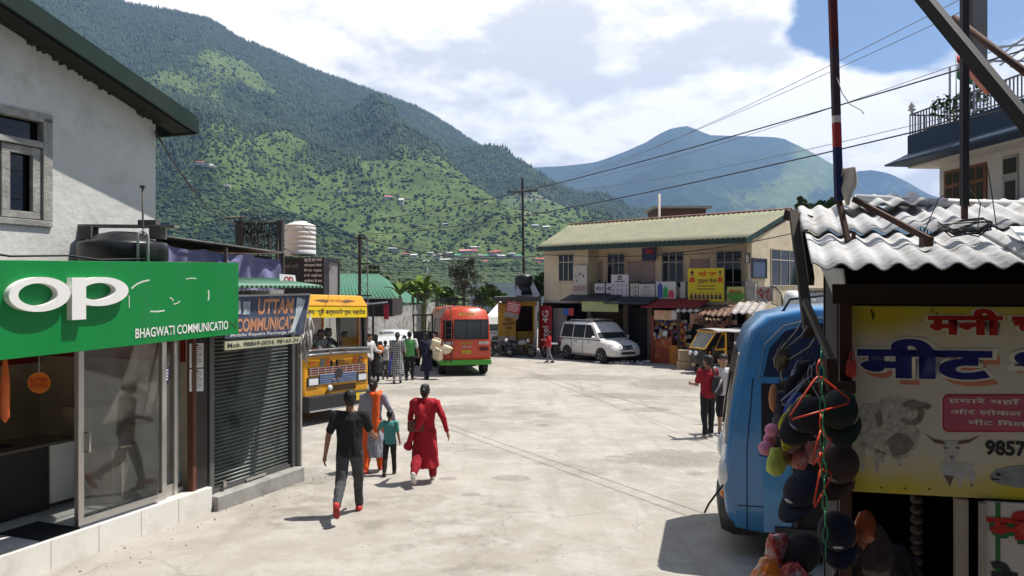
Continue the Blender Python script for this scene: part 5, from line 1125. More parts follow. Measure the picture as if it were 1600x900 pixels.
q = MB(); q.bar(P(1258, 470, 4.4), P(1302, 570, 4.0), .03, .035); q.bar(P(1255, 497, 4.35), P(1276, 494, 4.35), .012); tag(q.build('display_arm', M('arm_grey', (.10, .09, .085), .6, .3)), 'dark metal display arm sloping towards the stall', 'display arm')
q = MB(); q.bar(P(1240, 335, 5.6), P(1264, 520, 4.5), .055, .08); q.bar(P(1254, 340, 5.6), P(1268, 440, 5.0), .035, .06); q.bar(P(1232, 335, 5.7), P(1262, 345, 5.5), .08, .07); tag(q.build('leaning_timber', dkwood), 'dark timbers leaning at the left end of the wavy roof', 'timber')
q = MB(); q.bar(P(1282, 606, 4.05), P(1334, 604, 4.05), .05, .06); q.bar(P(1296, 560, 4.0), P(1300, 610, 4.0), .05); tag(q.build('brown_bar', M('bar_brown', (.05, .022, .018), .7)), 'short brown wooden bar holding the hanging goods', 'bar')
q = MB(); gch = M('chain_green', (.02, .24, .10), .4)
for i in range(13):
    c = P(1283+i*.6, 560+i*25, 3.56); w_ = .014 if i % 2 else .005; d_ = .005 if i % 2 else .014
    q.tube([c+V(w_*math.cos(t), d_*math.cos(t), .036*math.sin(t)) for t in [2*math.pi*j/10 for j in range(10)]], .0027, 6, closed=True)
    q.tube([c+V(0, 0, .036), c+V(0, 0, .05)], .0027, 6)
tag(q.build('plastic_chain', gch), 'green plastic display chain hanging among the caps', 'chain')
def cap(px, py, Y, sz, mt, label, rz=0., tilt=0., roll=0., logo=None):
    t_ = thing('cap', label, 'cap', P(px, py, Y), group='caps hanging at the stall'); t_.rotation_euler = (tilt, roll, rz)
    q = MB(); n_ = 20; rings = []
    for i in range(9):
        ph = math.pi/2*i/8; rings.append([(sz*math.cos(ph)*math.cos(2*math.pi*j/n_)*.92, sz*math.cos(ph)*math.sin(2*math.pi*j/n_)*1.08, sz*.95*math.sin(ph)**.9) for j in range(n_)])
    q.loft(rings); q.ball((0, 0, sz*.95), sz*.07); q.build('crown', mt, t_, local=True, sub=1)
    q = MB()
    def vis(u, v): x = (u-.5)*1.75*sz; k_ = math.sqrt(max(0, 1-(x/(sz*.95))**2)); return (x, -sz*(.98*k_+v*.85*(max(0, 1-(x/(sz*.98))**2))**.45), .01-sz*.16*(1-k_)-sz*.16*v*v)
    q.grid(vis, 14, 6); q.build('visor', mt, t_, local=True, solid=.006)
    if logo:
        q = MB(); q.ball((0, -sz*.93, sz*.45), (sz*.25, sz*.06, sz*.12)); q.build('badge', logo, t_, local=True)
    return t_
cblk = M('cap_black', (.012, .012, .014), .85, var=.2, sc=20); cnav = M('cap_navy', (.012, .014, .03), .85); cgr = M('cap_green_black', (.012, .02, .016), .85); logo_w = M('cap_logo', (.45, .45, .46), .7)
cap(1262, 650, 3.8, .095, cblk, 'black cap with pale blue badge hanging beside the yellow bag', -.9, 1.0, .5, M('badge_blue', (.16, .2, .42), .6))
cap(1313, 642, 3.85, .10, cgr, 'large green black cap hanging high against the yellow sign', -.6, 1.1, -.2); cap(1256, 768, 3.8, .10, cnav, 'dark navy cap with small white mark hanging low left below the hangers', -1.1, .8, .1, logo_w); cap(1313, 728, 3.85, .10, M('cap_brown', (.05, .03, .025), .85), 'dark brown cap beside the green chain', -.7, 1.0, .2, M('badge_grey', (.2, .2, .2))); cap(1252, 868, 3.7, .105, cblk, 'black cap hanging lowest of all near the orange bag', -1.0, 1.0, .3); cap(1308, 832, 3.85, .10, cnav, 'navy black cap low behind the green chain', -.4, .9, -.1, logo_w)
def pouch(px, py, Y, w_, h_, c, label, seed, rz=0., roll=0., c2=None):
    t_ = thing('pouch', label, 'pouch', P(px, py, Y), group='small bright pouches at the stall'); t_.rotation_euler = (.1, roll, rz); q = MB(); mt = M('pouch_%d' % seed, c, .6, var=.25, sc=12, dirt=c2, damt=.9, dsc=14)
    q.loft([[V(x*w_/2*k, y*.03*d, z*h_) for x, y in ((-1, -.3), (-.6, -1), (.6, -1), (1, -.3), (1, .3), (.6, 1), (-.6, 1), (-1, .3))] for z, k, d in ((-.5, .7, .3), (-.42, .95, .9), (-.1, 1.0, 1.1), (.3, .92, .7), (.48, .8, .25))]); q.build('body', mt, t_, local=True, sub=1)
    q = MB(); q.tube([(-w_*.3, 0, h_*.46), (-w_*.1, 0, h_*.85), (w_*.1, 0, h_*.85), (w_*.3, 0, h_*.46)], .004, 6); q.build('strap', mt, t_, local=True)
for i, (x, y, Y, w_, h_, c, c2, lb) in enumerate(((1318, 632, 4.05, .06, .10, (.55, .34, .02), None, 'yellow pouch below the brown bar'), (1331, 640, 4.1, .05, .12, (.03, .30, .06), None, 'green pouch against the yellow sign edge'), (1306, 640, 4.05, .05, .09, (.60, .14, .02), None, 'orange pouch left of the yellow pouch'), (1240, 690, 4.0, .09, .12, (.10, .06, .05), (.45, .35, .25), 'brown patterned pouch under the lime bag'), (1228, 712, 4.05, .08, .10, (.30, .16, .06), (.02, .06, .02), 'tan and green pouch low at the left'), (1250, 718, 4.0, .08, .10, (.42, .10, .10), (.5, .42, .38), 'pink red pouch above the navy cap'), (1272, 706, 4.0, .09, .12, (.45, .18, .16), (.55, .5, .45), 'rose flowered pouch behind the middle hanger'), (1296, 668, 4.0, .07, .11, (.40, .05, .07), (.5, .4, .4), 'red dotted pouch by the green chain'), (1222, 560, 4.3, .08, .12, (.06, .05, .04), (.35, .28, .12), 'dark gold trimmed pouch beside the bus door'), (1262, 580, 4.25, .08, .13, (.03, .03, .04), (.25, .25, .28), 'black spotted pouch behind the top hangers'), (1330, 575, 4.05, .05, .1, (.55, .05, .03), None, 'red pouch at the sign top corner'), (1243, 592, 4.2, .07, .12, (.20, .22, .30), (.45, .45, .5), 'grey striped pouch under the bent hooks'))): pouch(x, y, Y, w_, h_, c, lb, i, -.3+.2*(i % 4), .15*((i % 3)-1), c2)
def bag(px, py, Y, w_, h_, mt, label, seed, lean=0., cat='bag', group='packed bags hanging at the stall', crush=.22, deep=.34):
    q = MB(); c = P(px, py, Y); n_ = 30; rings = []
    for i in range(20):
        t = i/19; rr = math.sin(math.pi*min(max(t*.9+.07, 0), 1))**.5*(1-.25*math.cos(t*5+seed)); row = []
        for j in range(n_):
            a = 2*math.pi*j/n_; m_ = 1+crush*(mnoise.noise(V(math.cos(a)*2.2+seed*3.1, math.sin(a)*2.2, t*3.4))+.7*abs(mnoise.noise(V(math.cos(a)*5+seed, math.sin(a)*5, t*9)))-.2)
            row.append(c+V(lean*t*h_+w_/2*rr*math.cos(a)*m_, w_*deep*rr*math.sin(a)*m_, -h_*t+.05*h_*mnoise.noise(V(a*1.5, seed, t*2))))
        rings.append(row)
    q.loft(rings); return tag(q.build(name_bag(cat), mt), label, cat, group)
def name_bag(cat): return cat.replace(' ', '_')
bag(1258, 618, 3.9, .12, .27, M('bag_yellow', (.50, .46, .03), .45, var=.35, sc=14, dirt=(.06, .06, .03), damt=.5, dsc=16), 'yellow printed cloth bag hanging at the stall corner', 1, -.36, deep=.14)
bag(1246, 615, 4.1, .10, .24, M('bag_blue', (.02, .05, .38), .5, var=.3, sc=10), 'bright blue bag hanging above the yellow bag', 2, -.1); bag(1236, 640, 4.15, .07, .22, M('bag_sky', (.25, .38, .62), .5, var=.3, sc=10), 'pale blue striped bag beside the bright blue bag', 3, -.1); bag(1222, 612, 4.2, .12, .24, M('bag_print', (.035, .035, .05), .6, var=.9, sc=16, dirt=(.2, .2, .22), damt=.5, dsc=18), 'black speckled bag hanging left of the blue bag', 4, 0)
bag(1212, 700, 4.0, .10, .14, M('bag_lime', (.45, .52, .10), .5), 'lime green cap shaped bag low at the left of the goods', 5, 0)
for i, (x, y, s_, lb) in enumerate(((1206, 672, .036, 'uppermost pink soft ball'), (1197, 700, .04, 'pink soft ball furthest left'), (1203, 686, .034, 'mauve pink soft ball between the other two'))):
    q = MB(); q.ball(tuple(P(x, y, 4.05+.03*i)), (s_, s_, s_*.95), 16, 10); tag(q.build('soft_ball', M('ball_pink', (.62, .22, .36), .7)), lb, 'ball', 'pink soft balls')
q = MB(); q.ball(tuple(P(1209, 622, 4.2)), (.028, .02, .075), 12, 8); tag(q.build('orange_purse', M('purse_orange', (.55, .24, .10), .6)), 'small orange purse hanging beside the bus door', 'purse')
q = MB(); c = P(1236, 600, 4.2); q.tube([c+V(.13, 0, .12), c+V(.06, 0, .09), c+V(.0, 0, .0), c+V(-.03, 0, -.14), c+V(-.03, 0, -.30)], [.012, .03, .035, .03, .012], 8); tag(q.build('black_scarf', cblk), 'black scarf draped from the metal arm', 'scarf')
crinkle = M('crinkled_plastic', (.42, .05, .035), .2, var=.7, sc=16, dirt=(.66, .64, .64), damt=.95, dsc=13, bump=.8, bsc=30); pl_o = M('plastic_orange', (.66, .17, .02), .25, var=.5, sc=12, dirt=(.66, .60, .58), damt=.9, dsc=9, bump=.8, bsc=30)
for i, (x, y, Y, w_, h_, mt, lb) in enumerate(((1216, 835, 3.7, .17, .30, crinkle, 'clear plastic bag of red and white packets near the road'), (1199, 872, 3.6, .16, .22, pl_o, 'orange plastic bag at the bottom edge by the road'), (1238, 880, 3.6, .16, .2, crinkle, 'clear crinkled bag between the orange bag and black cap'))): bag(x, y, Y, w_, h_, mt, lb, 11+i, 0)
for i, (x, y, w_, c, lb) in enumerate(((1365, 820, .22, (.06, .045, .045), 'dim plastic wrapped bundle under the sign left corner'), (1400, 850, .2, (.03, .03, .03), 'dark wrapped bundle right of the dim bundle'), (1352, 800, .12, (.28, .07, .03), 'shiny brown packets hanging under the sign corner'), (1320, 880, .14, (.04, .035, .04), 'dark plastic bundle below the black caps'))): bag(x, y, 4.15, w_, .34, M('bundle%d' % i, c, .25, var=.5, sc=10, bump=.6, bsc=12), lb, 31+i, 0, 'bundle', 'wrapped bundles under the sign')
q = MB()
for i in range(9): c = P(1432, 780+i*16, 4.15); q.ball(tuple(c), (.035, .03, .032), 10, 6)
tag(q.build('packet_strip', M('strip_dark', (.045, .028, .028), .35, var=.4, sc=12)), 'hanging strip of dark sachets beside the white board', 'sachet strip')
q = MB()
for i, (x, c) in enumerate(((1316, 0), (1300, 0))): q.ball(tuple(P(1318-8*i, 632+4*i, 4.2)), (.02, .02, .05), 8, 6)
tag(q.build('bright_purse', M('purse_mix', (.5, .3, .02), .5, var=.8, sc=20, dirt=(.02, .35, .05), damt=1, dsc=14)), 'yellow and green little purse below the brown bar', 'purse')

# ---- blue balcony house behind the stall
bh = thing('blue_house', 'house with dark blue balcony band and railed roof terrace behind the stall', 'house', P(1500, 400, 28))
A0, A1 = P(1418, 250, 30), P(1575, 250, 24.7); HU = V(A1.x-A0.x, A1.y-A0.y, 0).normalized(); HN = V(HU.y, -HU.x, 0); HO = V(A0.x, A0.y, 0)
if HN.y > 0: HN = -HN
def hp(s, o, z): return HO+HU*s+HN*o+V(0, 0, z)
def hbx(q, s0, s1, o0, o1, z0, z1): return q.hexa([hp(s0, o1, z0), hp(s1, o1, z0), hp(s1, o0, z0), hp(s0, o0, z0), hp(s0, o1, z1), hp(s1, o1, z1), hp(s1, o0, z1), hp(s0, o0, z1)])
def hs(px, o=0.): k = (px-800)/F; return (k*(HO.y+HN.y*o)-HO.x-HN.x*o)/(HU.x-k*HU.y)
navy = M('house_navy', (.012, .035, .075), .7, var=.12); hwhite = M('house_white', (.52, .50, .47), .85, var=.06)
q = MB(); hbx(q, 0, 12, -7, -.0, 7.95, 8.80); q.build('parapet', navy, bh)
q = MB(); q.hexa([hp(-.3, .75, 7.66), hp(12, .75, 7.62), hp(12, 0, 7.62), hp(0, 0, 7.62), hp(-.3, .75, 7.72), hp(12, .75, 7.68), hp(12, 0, 8.1), hp(0, 0, 8.1)]); q.hexa([hp(-.3, .75, 7.66), hp(0, 0, 7.62), hp(0, -7, 7.62), hp(-.3, -7, 7.62), hp(-.3, .75, 7.72), hp(0, 0, 8.1), hp(0, -7, 8.1), hp(-.3, -7, 7.68)]); q.build('sloped_eave', navy, bh)
q = MB(); hbx(q, .0, 12, -7, -.01, 7.55, 7.615); q.build('soffit', hwhite, bh)
ws = -.9; q = MB(); x0 = hs(1468, ws); hbx(q, x0, 12, -7, ws-.0, -.4, 7.55); q.build('wall', hwhite, bh)
q = MB(); s0, s1 = hs(1475, ws+.05), hs(1541, ws+.05); hbx(q, s0, s1, ws, ws+.06, 5.5, 7.3); win = q.build('window', M('varnished_wood', (.16, .06, .025), .5, var=.3, sc=5), bh)
q = MB(); n_ = 5
for i in range(n_): a = s0+.12+(s1-s0-.2)*i/n_; hbx(q, a, a+(s1-s0)/n_-.12, ws+.05, ws+.07, 5.65, 6.65); hbx(q, a, a+(s1-s0)/n_-.12, ws+.05, ws+.07, 6.78, 7.2)
q.build('pane', M('dark_pane_solid', (.03, .022, .02), .15), win)
q = MB(); s0, s1 = hs(1566, ws+.05), hs(1590, ws+.05); hbx(q, s0, s1, ws, ws+.05, 5.4, 7.35); dr = q.build('door', M('door_grey', (.33, .32, .30), .7), bh); q = MB(); hbx(q, s0+.12, s1-.1, ws+.04, ws+.06, 5.5, 6.5); hbx(q, s0+.05, s1-.05, ws+.04, ws+.06, 6.75, 7.25); q.build('pane', MATS['dark_pane_solid'], dr)
q = MB(); s0 = hs(1468, .4); hbx(q, s0+.9, 12, -.85, .35, 4.9, 5.05); hbx(q, s0+1.2, 12, .28, .35, 5.05, 5.65); q.build('balcony', navy, bh)
q = MB(); hbx(q, s0-1.6, s0+1.1, .3, .34, 5.55, 5.6)
for i in range(14): q.bar(hp(s0-1.6+.2*i, .32, 4.9), hp(s0-1.6+.2*i, .32, 5.58), .03)
hbx(q, s0-1.6, s0+1.1, -.8, .36, 4.85, 4.92); q.build('lower_railing', iron, bh)
q = MB(); q.bar(hp(0, -.1, 9.6), hp(12, -.1, 9.6), .05); q.bar(hp(0, -.1, 8.9), hp(12, -.1, 8.9), .04); q.bar(hp(0, -.1, 9.6), hp(0, -6, 9.6), .05); s_ = 0
while s_ < 12: q.bar(hp(s_, -.1, 8.8), hp(s_, -.1, 9.6), .035); s_ += .17
for i in range(30): q.bar(hp(0, -.1-.2*i, 8.8), hp(0, -.1-.2*i, 9.6), .03)
q.build('roof_railing', M('railing_grey', (.16, .16, .17), .6), bh)
q = MB(); T_ = Matrix.Translation(hp(.12, -.1, 9.6)); q.lathe([(.05, 0), (.05, .12), (.16, .16), (.1, .2), (.12, .3), (.05, .42), (.02, .5)], 12, T_); q.build('finial', hwhite, bh)
fl_ = thing('flag', 'small red white and green flag on the blue house terrace', 'flag', hp(hs(1494, -.6), -.6, 8.8)); c = hp(hs(1494, -.6), -.6, 8.8); q = MB(); q.tube([c, c+V(0, 0, 2.6)], .02, 6); q.build('pole', hwhite, fl_)
for i, m_ in enumerate((M('flag_red', (.5, .05, .06)), M('flag_white', (.6, .6, .58)), M('flag_green', (.05, .2, .08)))):
    q = MB(); q.grid(lambda u, v: c+V(.02+.75*u, .08*math.sin(u*6), 2.55-.28*(i+v)-.35*u), 10, 2); q.build('stripe', m_, fl_, solid=.01)
q = MB(); fr = hp(hs(1590, -2), -2, 8.8)
for i in range(7): q.bar(fr+V(-1+.5*i, .2*i, 1.9+.0*i), fr+V(-1+.5*i+1.2, -.8, 2.9), .05)
for i in range(2): q.bar(fr+V(-1.5, i*1.5, 0), fr+V(-1.5, i*1.5, 2.2), .06)
q.bar(fr+V(-1.5, 0, 2.0), fr+V(3, 0, 2.0), .06); q.bar(fr+V(-1.5, 0, 2.4), fr+V(3, -.5, 2.7), .06); tag(q.build('steel_canopy', M('frame_white', (.55, .55, .55))), 'white open steel frame on the blue house terrace', 'frame')

# ---- unseen shelter behind the camera, added to throw this corner into shade
ve = thing('veranda', 'shop veranda with back wall and tin roof behind the viewpoint', 'veranda', (1, -2, 0)); ve_m = M('veranda_wall', (.16, .14, .12), .9, var=.2)
q = MB(); q.box((2, -2.6, 3.6), (26, .3, 7.6)); q.build('wall', ve_m, ve)
q = MB(); q.box((2, -1.0, .55), (22, 3.6, 1.5)); q.build('floor', M('veranda_floor', (.12, .11, .10), .9), ve)
q = MB(); q.box((3, -.3, 4.45), (20, 4.4, .08)); q.build('roof', M('veranda_roof', (.10, .09, .085), .8), ve)
q = MB(); q.box((8.6, 2.2, 2.6), (.3, 7.5, 5.6)); q.build('side_wall', ve_m, ve)
# ================================================================ behind the left row: tanks, boards, stalls, wall, poles, plants
def up(px, py, Y): return P(px, py, Y)
# white ribbed tank on the black painted block
hut = thing('black_block', 'black painted block wall with white Hindi lines under the white tank', 'wall block', P(472, 520, 25))
q = MB(); a, b = P(438, 402, 24.5), P(506, 402, 24.5); q.box(((a.x+b.x)/2, 25.6, a.z-.68), (b.x-a.x, 2.2, 1.36)); q.build('board_wall', M('black_wall', (.018, .017, .022), .6), hut)
q = MB(); q.box(((a.x+b.x)/2, 25.7, (a.z-1.86)/2), (b.x-a.x-.1, 2.1, a.z-1.37+.5)); q.build('base_wall', M('base_pale', (.46, .44, .40), .9, var=.15), hut); s_ = Surf(P(474, 402, 24.49), P(504, 402, 24.49), P(474, 452, 24.49), P(504, 452, 24.49))
for i, t in enumerate(('कुल्लू का राजा', 'रामेश्वरम मंदिर', 'िवशाल भण्डारा', 'सभी भक्तों का', 'आयोजन है सब', 'मनाली भुंतर')): s_.text(t, white_letter, .04, .04+.16*i, .96, .15+.16*i, hut, d=.004, bold=.02)
s2_ = Surf(P(440, 412, 24.49), P(466, 412, 24.49), P(440, 424, 24.49), P(466, 424, 24.49)); s2_.text('श्याम मणी', M('faded_letter', (.2, .2, .22), .7), 0, 0, 1, .8, hut, d=.004)
tw = thing('water_tank', 'tall white ribbed water tank on top of the black painted block', 'water tank', P(469, 400, 25.6)); c0 = P(469, 400, 25.6); r0 = 24/F*25.6; hh = 52/F*25.6; pr = [(r0*.94, 0), (r0, .03)]
for i in range(6): z = .05+hh*.83*i/6; pr += [(r0, z), (r0, z+hh*.1), (r0*.965, z+hh*.115), (r0*.965, z+hh*.13)]
pr += [(r0, hh*.86), (r0*.97, hh*.90), (r0*.6, hh*.97), (r0*.45, hh*.985), (r0*.44, hh*1.02), (.01, hh*1.03)]
q = MB(); q.lathe(pr, 32, Matrix.Translation(V(c0.x, c0.y, c0.z+.02))); q.build('body', M('tank_white', (.66, .65, .62), .5, var=.07, dirt=(.4, .36, .3), damt=.35, dsc=2), tw)
q = MB(); q.tube([c0+V(-r0*1.03, -.1, hh), c0+V(-r0*1.05, -.2, hh*.5), c0+V(-r0*.9, -.35, -.2)], .015, 6); q.build('pipe', black, tw)
gp2 = thing('grey_panel', 'grey weathered signboard back beside the black painted block', 'panel', P(517, 470, 25)); q = MB(); a = Surf(P(505, 404, 25), P(530, 410, 25.6), P(505, 470, 25), P(530, 470, 25.6)); a.board(q, .05); q.build('panel', M('panel_weathered', (.27, .26, .26), .7, var=.25, sc=2, dirt=(.12, .11, .11), damt=.6), gp2)
q = MB(); a.board(q, .03, .03, 0, 0, 1, .04); a.board(q, .03, .03, .94, 0, 1, 1); q.bar(a(1, 1), V(a(1, 1).x, a(1, 1).y, -.4), .08); q.build('frame', iron, gp2)
# bare steel uprights and tangled wires of the unfinished roof
tb = thing('rebar_cluster', 'tangle of bare steel uprights and wires rising above the blue cloth shack', 'rebar', P(410, 400, 18)); r_ = random.Random(12); q = MB()
for px, w_ in ((375, .16), (437, .13)): q.bar(P(px, 404, 18)-V(0, 0, 3.4), P(px, 345, 18), w_)
for i in range(24): px = 370+i*3.1; q.tube([P(px, 402, 18+r_.uniform(-.6, .8))-V(0, 0, 2.), P(px+r_.uniform(-5, 5), 342+r_.uniform(0, 22), 18)], .014, 5)
q.tube([P(366, 347, 18), P(400, 350, 18), P(444, 346, 18)], .03, 6); q.tube([P(352, 341, 17.5), P(384, 339, 18.2)], .025, 5)
q.build('uprights', M('rebar_dark', (.045, .04, .035), .8), tb); q = MB()
for i in range(30):
    a = P(r_.uniform(362, 400), r_.uniform(340, 372), 18); b = P(r_.uniform(395, 450), r_.uniform(340, 376), 18); m_ = (a+b)/2-V(0, 0, r_.uniform(.05, .5)); q.tube([a, a*.6+m_*.4, m_, b*.6+m_*.4, b], .008, 5)
for i in range(7): c = P(378+r_.uniform(-5, 60), 352+r_.uniform(-8, 8), 17.9); rr = r_.uniform(.1, .25); q.tube([c+V(rr*math.cos(t), 0, rr*math.sin(t)) for t in [j*.63 for j in range(10)]], .008, 5, closed=True)
q.build('wires', black, tb)
# small roadside stall with dark awning behind the yellow truck
sv = thing('tea_stall', 'narrow stall with dark awning and red board beyond the yellow bus', 'stall', P(585, 560, 33)); q = MB(); q.hexa([P(558, 482, 31), P(606, 476, 31), P(606, 470, 36), P(558, 472, 36), P(558, 478, 31), P(606, 473, 31), P(606, 467, 36), P(558, 469, 36)]); q.build('awning', slate, sv)
q = MB(); a = P(566, 490, 34); q.box((a.x+.5, 34.6, 2.15), (1.9, 3, .75)); q.build('wall', M('stall_dim', (.03, .026, .026), .9), sv); q = MB(); a = P(565, 520, 31.2); q.box((a.x, 31.2, .9), (.45, .3, 3.0)); q.build('pillar', M('pillar_pink', (.36, .22, .20), .8, var=.3, sc=2, dirt=(.2, .22, .3), damt=.7, dsc=2), sv)  # first box is painted dark to stand in for shade under the awning
s_ = Surf(P(599, 477, 30.9), P(607, 475, 30.9), P(600, 499, 30.9), P(607, 499, 30.9)); q = MB(); s_.board(q, .05); q.build('red_board', M('board_deep_red', (.30, .01, .035), .5), sv)
q = MB(); q.bar(P(583, 478, 31), V(P(583, 478, 31).x, 31, -.43), .08); q.build('post', iron, sv)
# green roofed hall
gh = thing('green_hall', 'hall with broad bright green sheet roof beyond the utility poles', 'hall', P(570, 520, 48)); q = MB(); e0, e1, r0_, r1_ = P(500, 473, 47), P(627, 473, 47), P(505, 428, 56), P(592, 428, 56)
q.grid(lambda u, v: (e0*(1-u)+e1*u)*(1-v)+(r0_*(1-u)+r1_*u)*v+V(0, 0, .012*math.sin(u*130)), 260, 2); q.quad(e1, P(660, 473, 60), r1_, r1_+V(-.01, 0.01, 0)); q.build('roof', M('roof_sea_green', (.03, .135, .075), .6, .1, var=.2, sc=.6), gh, solid=.02)
q = MB(); q.box((P(560, 480, 50).x, 50.5, .5), (4.6, 5, 3)); q.build('wall', M('hall_wall', (.28, .26, .22), .9), gh)
# whitewashed stone wall
wm = bpy.data.materials.new('whitewashed_stone'); wm.use_nodes = True; n_ = wm.node_tree.nodes; l_ = wm.node_tree.links; b_ = n_['Principled BSDF']; b_.inputs['Roughness'].default_value = .9
t_ = n_.new('ShaderNodeTexCoord'); mp = n_.new('ShaderNodeMapping'); mp.inputs['Scale'].default_value = (1.6, 1.6, 4.2); l_.new(t_.outputs['Object'], mp.inputs[0]); vo = n_.new('ShaderNodeTexVoronoi'); vo.feature = 'DISTANCE_TO_EDGE'; l_.new(mp.outputs[0], vo.inputs['Vector'])
mr = n_.new('ShaderNodeMapRange'); l_.new(vo.outputs['Distance'], mr.inputs[0]); mr.inputs[1].default_value = .02; mr.inputs[2].default_value = .10
ns = n_.new('ShaderNodeTexNoise'); ns.inputs['Scale'].default_value = 3; ns.inputs['Detail'].default_value = 6; l_.new(t_.outputs['Object'], ns.inputs['Vector']); mm = n_.new('ShaderNodeMath'); mm.operation = 'MULTIPLY'; l_.new(mr.outputs[0], mm.inputs[0]); m2 = n_.new('ShaderNodeMapRange'); l_.new(ns.outputs['Fac'], m2.inputs[0]); m2.inputs[1].default_value = .3; m2.inputs[2].default_value = .55; l_.new(m2.outputs[0], mm.inputs[1])
mx = n_.new('ShaderNodeMix'); mx.data_type = 'RGBA'; l_.new(mm.outputs[0], mx.inputs[0]); mx.inputs[6].default_value = (.20, .19, .175, 1); mx.inputs[7].default_value = (.56, .56, .54, 1); l_.new(mx.outputs[2], b_.inputs['Base Color'])
bp2 = n_.new('ShaderNodeBump'); bp2.inputs['Strength'].default_value = .8; bp2.inputs['Distance'].default_value = .06; l_.new(mr.outputs[0], bp2.inputs['Height']); l_.new(bp2.outputs[0], b_.inputs['Normal'])
q = MB(); a0, a1 = P(572, 486, 40), P(680, 472, 49)
N_ = 14
for i in range(N_):
    u0, u1 = i/N_, (i+1)/N_; p, r2 = a0.lerp(a1, u0), a0.lerp(a1, u1); q.hexa([V(p.x, p.y, -1), V(r2.x, r2.y, -1), V(r2.x, r2.y+.6, -1), V(p.x, p.y+.6, -1), p, r2, r2+V(0, .6, 0), p+V(0, .6, 0)])
tag(q.build('stone_wall', wm), 'rough whitewashed stone wall behind the parked white cars', 'wall')
# white market tent by the red bus
tt = thing('white_tent', 'white canvas tent roof between the red bus and the yellow kiosk', 'tent', P(775, 520, 50)); q = MB(); pk_ = P(782, 470, 50); bs_ = [P(752, 503, 48), P(800, 503, 48), P(806, 500, 53), P(756, 500, 53)]
for i in range(4): q.add([bs_[i], bs_[(i+1) % 4], pk_], [(0, 1, 2)])
q.build('canopy', M('tent_white', (.62, .62, .63), .8), tt, solid=.02); q = MB()
for p in bs_: q.bar(V(p.x, p.y, -.8), p, .06)
q.build('post', iron, tt)

# ---- utility poles and wires
pole_m = M('pole_rust', (.05, .035, .03), .8, var=.3, sc=3)
def ground_at(x, y): return gz(y)-.05
pl1 = thing('utility_pole', 'tall dark steel lattice pole with crossarms behind the yellow bus', 'utility pole', P(562, 560, 32)); a = P(562, 366, 32); q = MB(); q.bar(V(a.x, 32, -.5), a, .11, .13)
q.build('pole', pole_m, pl1); b = P(573, 372, 32); q = MB(); q.bar(V(b.x, 32.2, -.5), V(b.x, 32.2, b.z), .045); q.build('conduit', M('conduit_pale', (.3, .3, .3), .6), pl1)
q = MB()
for y, x0, x1 in ((372, 555, 574), (412, 556, 578), (462, 557, 580)): q.bar(P(x0, y, 31.95), P(x1, y, 31.95), .06)
for i in range(14): q.bar(P(561 if i % 2 else 573, 375+i*7, 31.98), P(573 if i % 2 else 561, 382+i*7, 31.98), .012)
q.build('crossarm', pole_m, pl1)
q = MB(); a2 = P(816, 278, 47); q.bar(V(P(820, 400, 47).x, 47, -.9), a2, .13); pl2 = thing('utility_pole', 'lone black pole with one crossarm rising behind the yellow kiosk', 'utility pole', (a2.x, 47, -.7)); q.build('pole', pole_m, pl2)
q = MB(); q.bar(P(793, 300, 47), P(840, 298.5, 47), .09)
for px in (795, 806, 828, 838): q.tube([P(px, 300, 47), P(px, 293, 47)], .03, 6)
q.build('crossarm', pole_m, pl2)
def wire(a, b, sag, r_, label, mt=None, n=24):
    q = MB(); q.tube([a.lerp(b, i/n)-V(0, 0, sag*4*(i/n)*(1-i/n)) for i in range(n+1)], r_, 5); return tag(q.build('overhead_wire', mt or M('wire_dark', (.02, .02, .022), .6)), label, 'wire', 'overhead wires')
wr1 = P(1600, 36, 9.3); wr2 = P(1600, 118, 9.3); e1 = P(560, 346, 32); e2 = P(560, 366, 32)
wire(e1, e1+(wr1-e1)*1.25, .5, .011, 'thick upper black wire crossing the whole sky to the right edge'); wire(e2, e2+(wr2-e2)*1.25, .55, .011, 'lower thick black wire crossing above the cream building')
for (x0, y0, Y0, x1, y1, Y1, sg_, lb) in ((816, 298, 47, 1420, 2, 16, .8, 'thin wire from the lone pole to the blue gap in the clouds'), (838, 298, 47, 1392, 0, 16, .8, 'thin wire second from the lone pole, higher'), (806, 298, 47, 1480, 38, 16, 1.0, 'thin wire passing just under the hoarding'), (795, 299, 47, 1600, 60, 14, 1.2, 'faint thin wire running above the blue house')):
    a, b = P(x0, y0, Y0), P(x1, y1, Y1); wire(a, a+(b-a)*1.5, sg_, .008, lb, M('wire_faint', (.16, .16, .17), .6))
for i, (x0, y0, x1, y1, sg_, r_) in enumerate(((562, 372, 850, 398, .45, .028), (562, 412, 440, 385, .3, .012), (573, 374, 860, 390, .3, .01), (562, 396, 470, 352, .2, .01), (500, 372, 562, 368, .3, .01))):
    wire(P(x0, y0, 32), P(x1, y1, 40 if x1 > 800 else 18.5), sg_, r_, ['thick bundled cable sagging from the steel pole to the cream building', 'slack cable from the steel pole to the tangled uprights', 'thin line above the bundled cable', 'line from the steel pole over the white tank', 'short slack line left of the steel pole'][i])
for i, (x0, y0, o0, x1, y1, lb) in enumerate(((850, 398, .3, 1160, 392, 'bundled cable along the cream building front'), (1000, 400, .3, 1250, 362, 'line climbing along the cream end wall'))): wire(bp(x0, y0, o0+.2), bp(x1, y1, 1.2), .15, .02, lb)
wire(fp(243, 205, -.4), P(310, 300, 16), .1, .012, 'thin cable dropping from the white house eave'); wire(fp(246, 212, -.4), P(372, 350, 18), .3, .010, 'second cable from the white house eave to the tangled uprights')
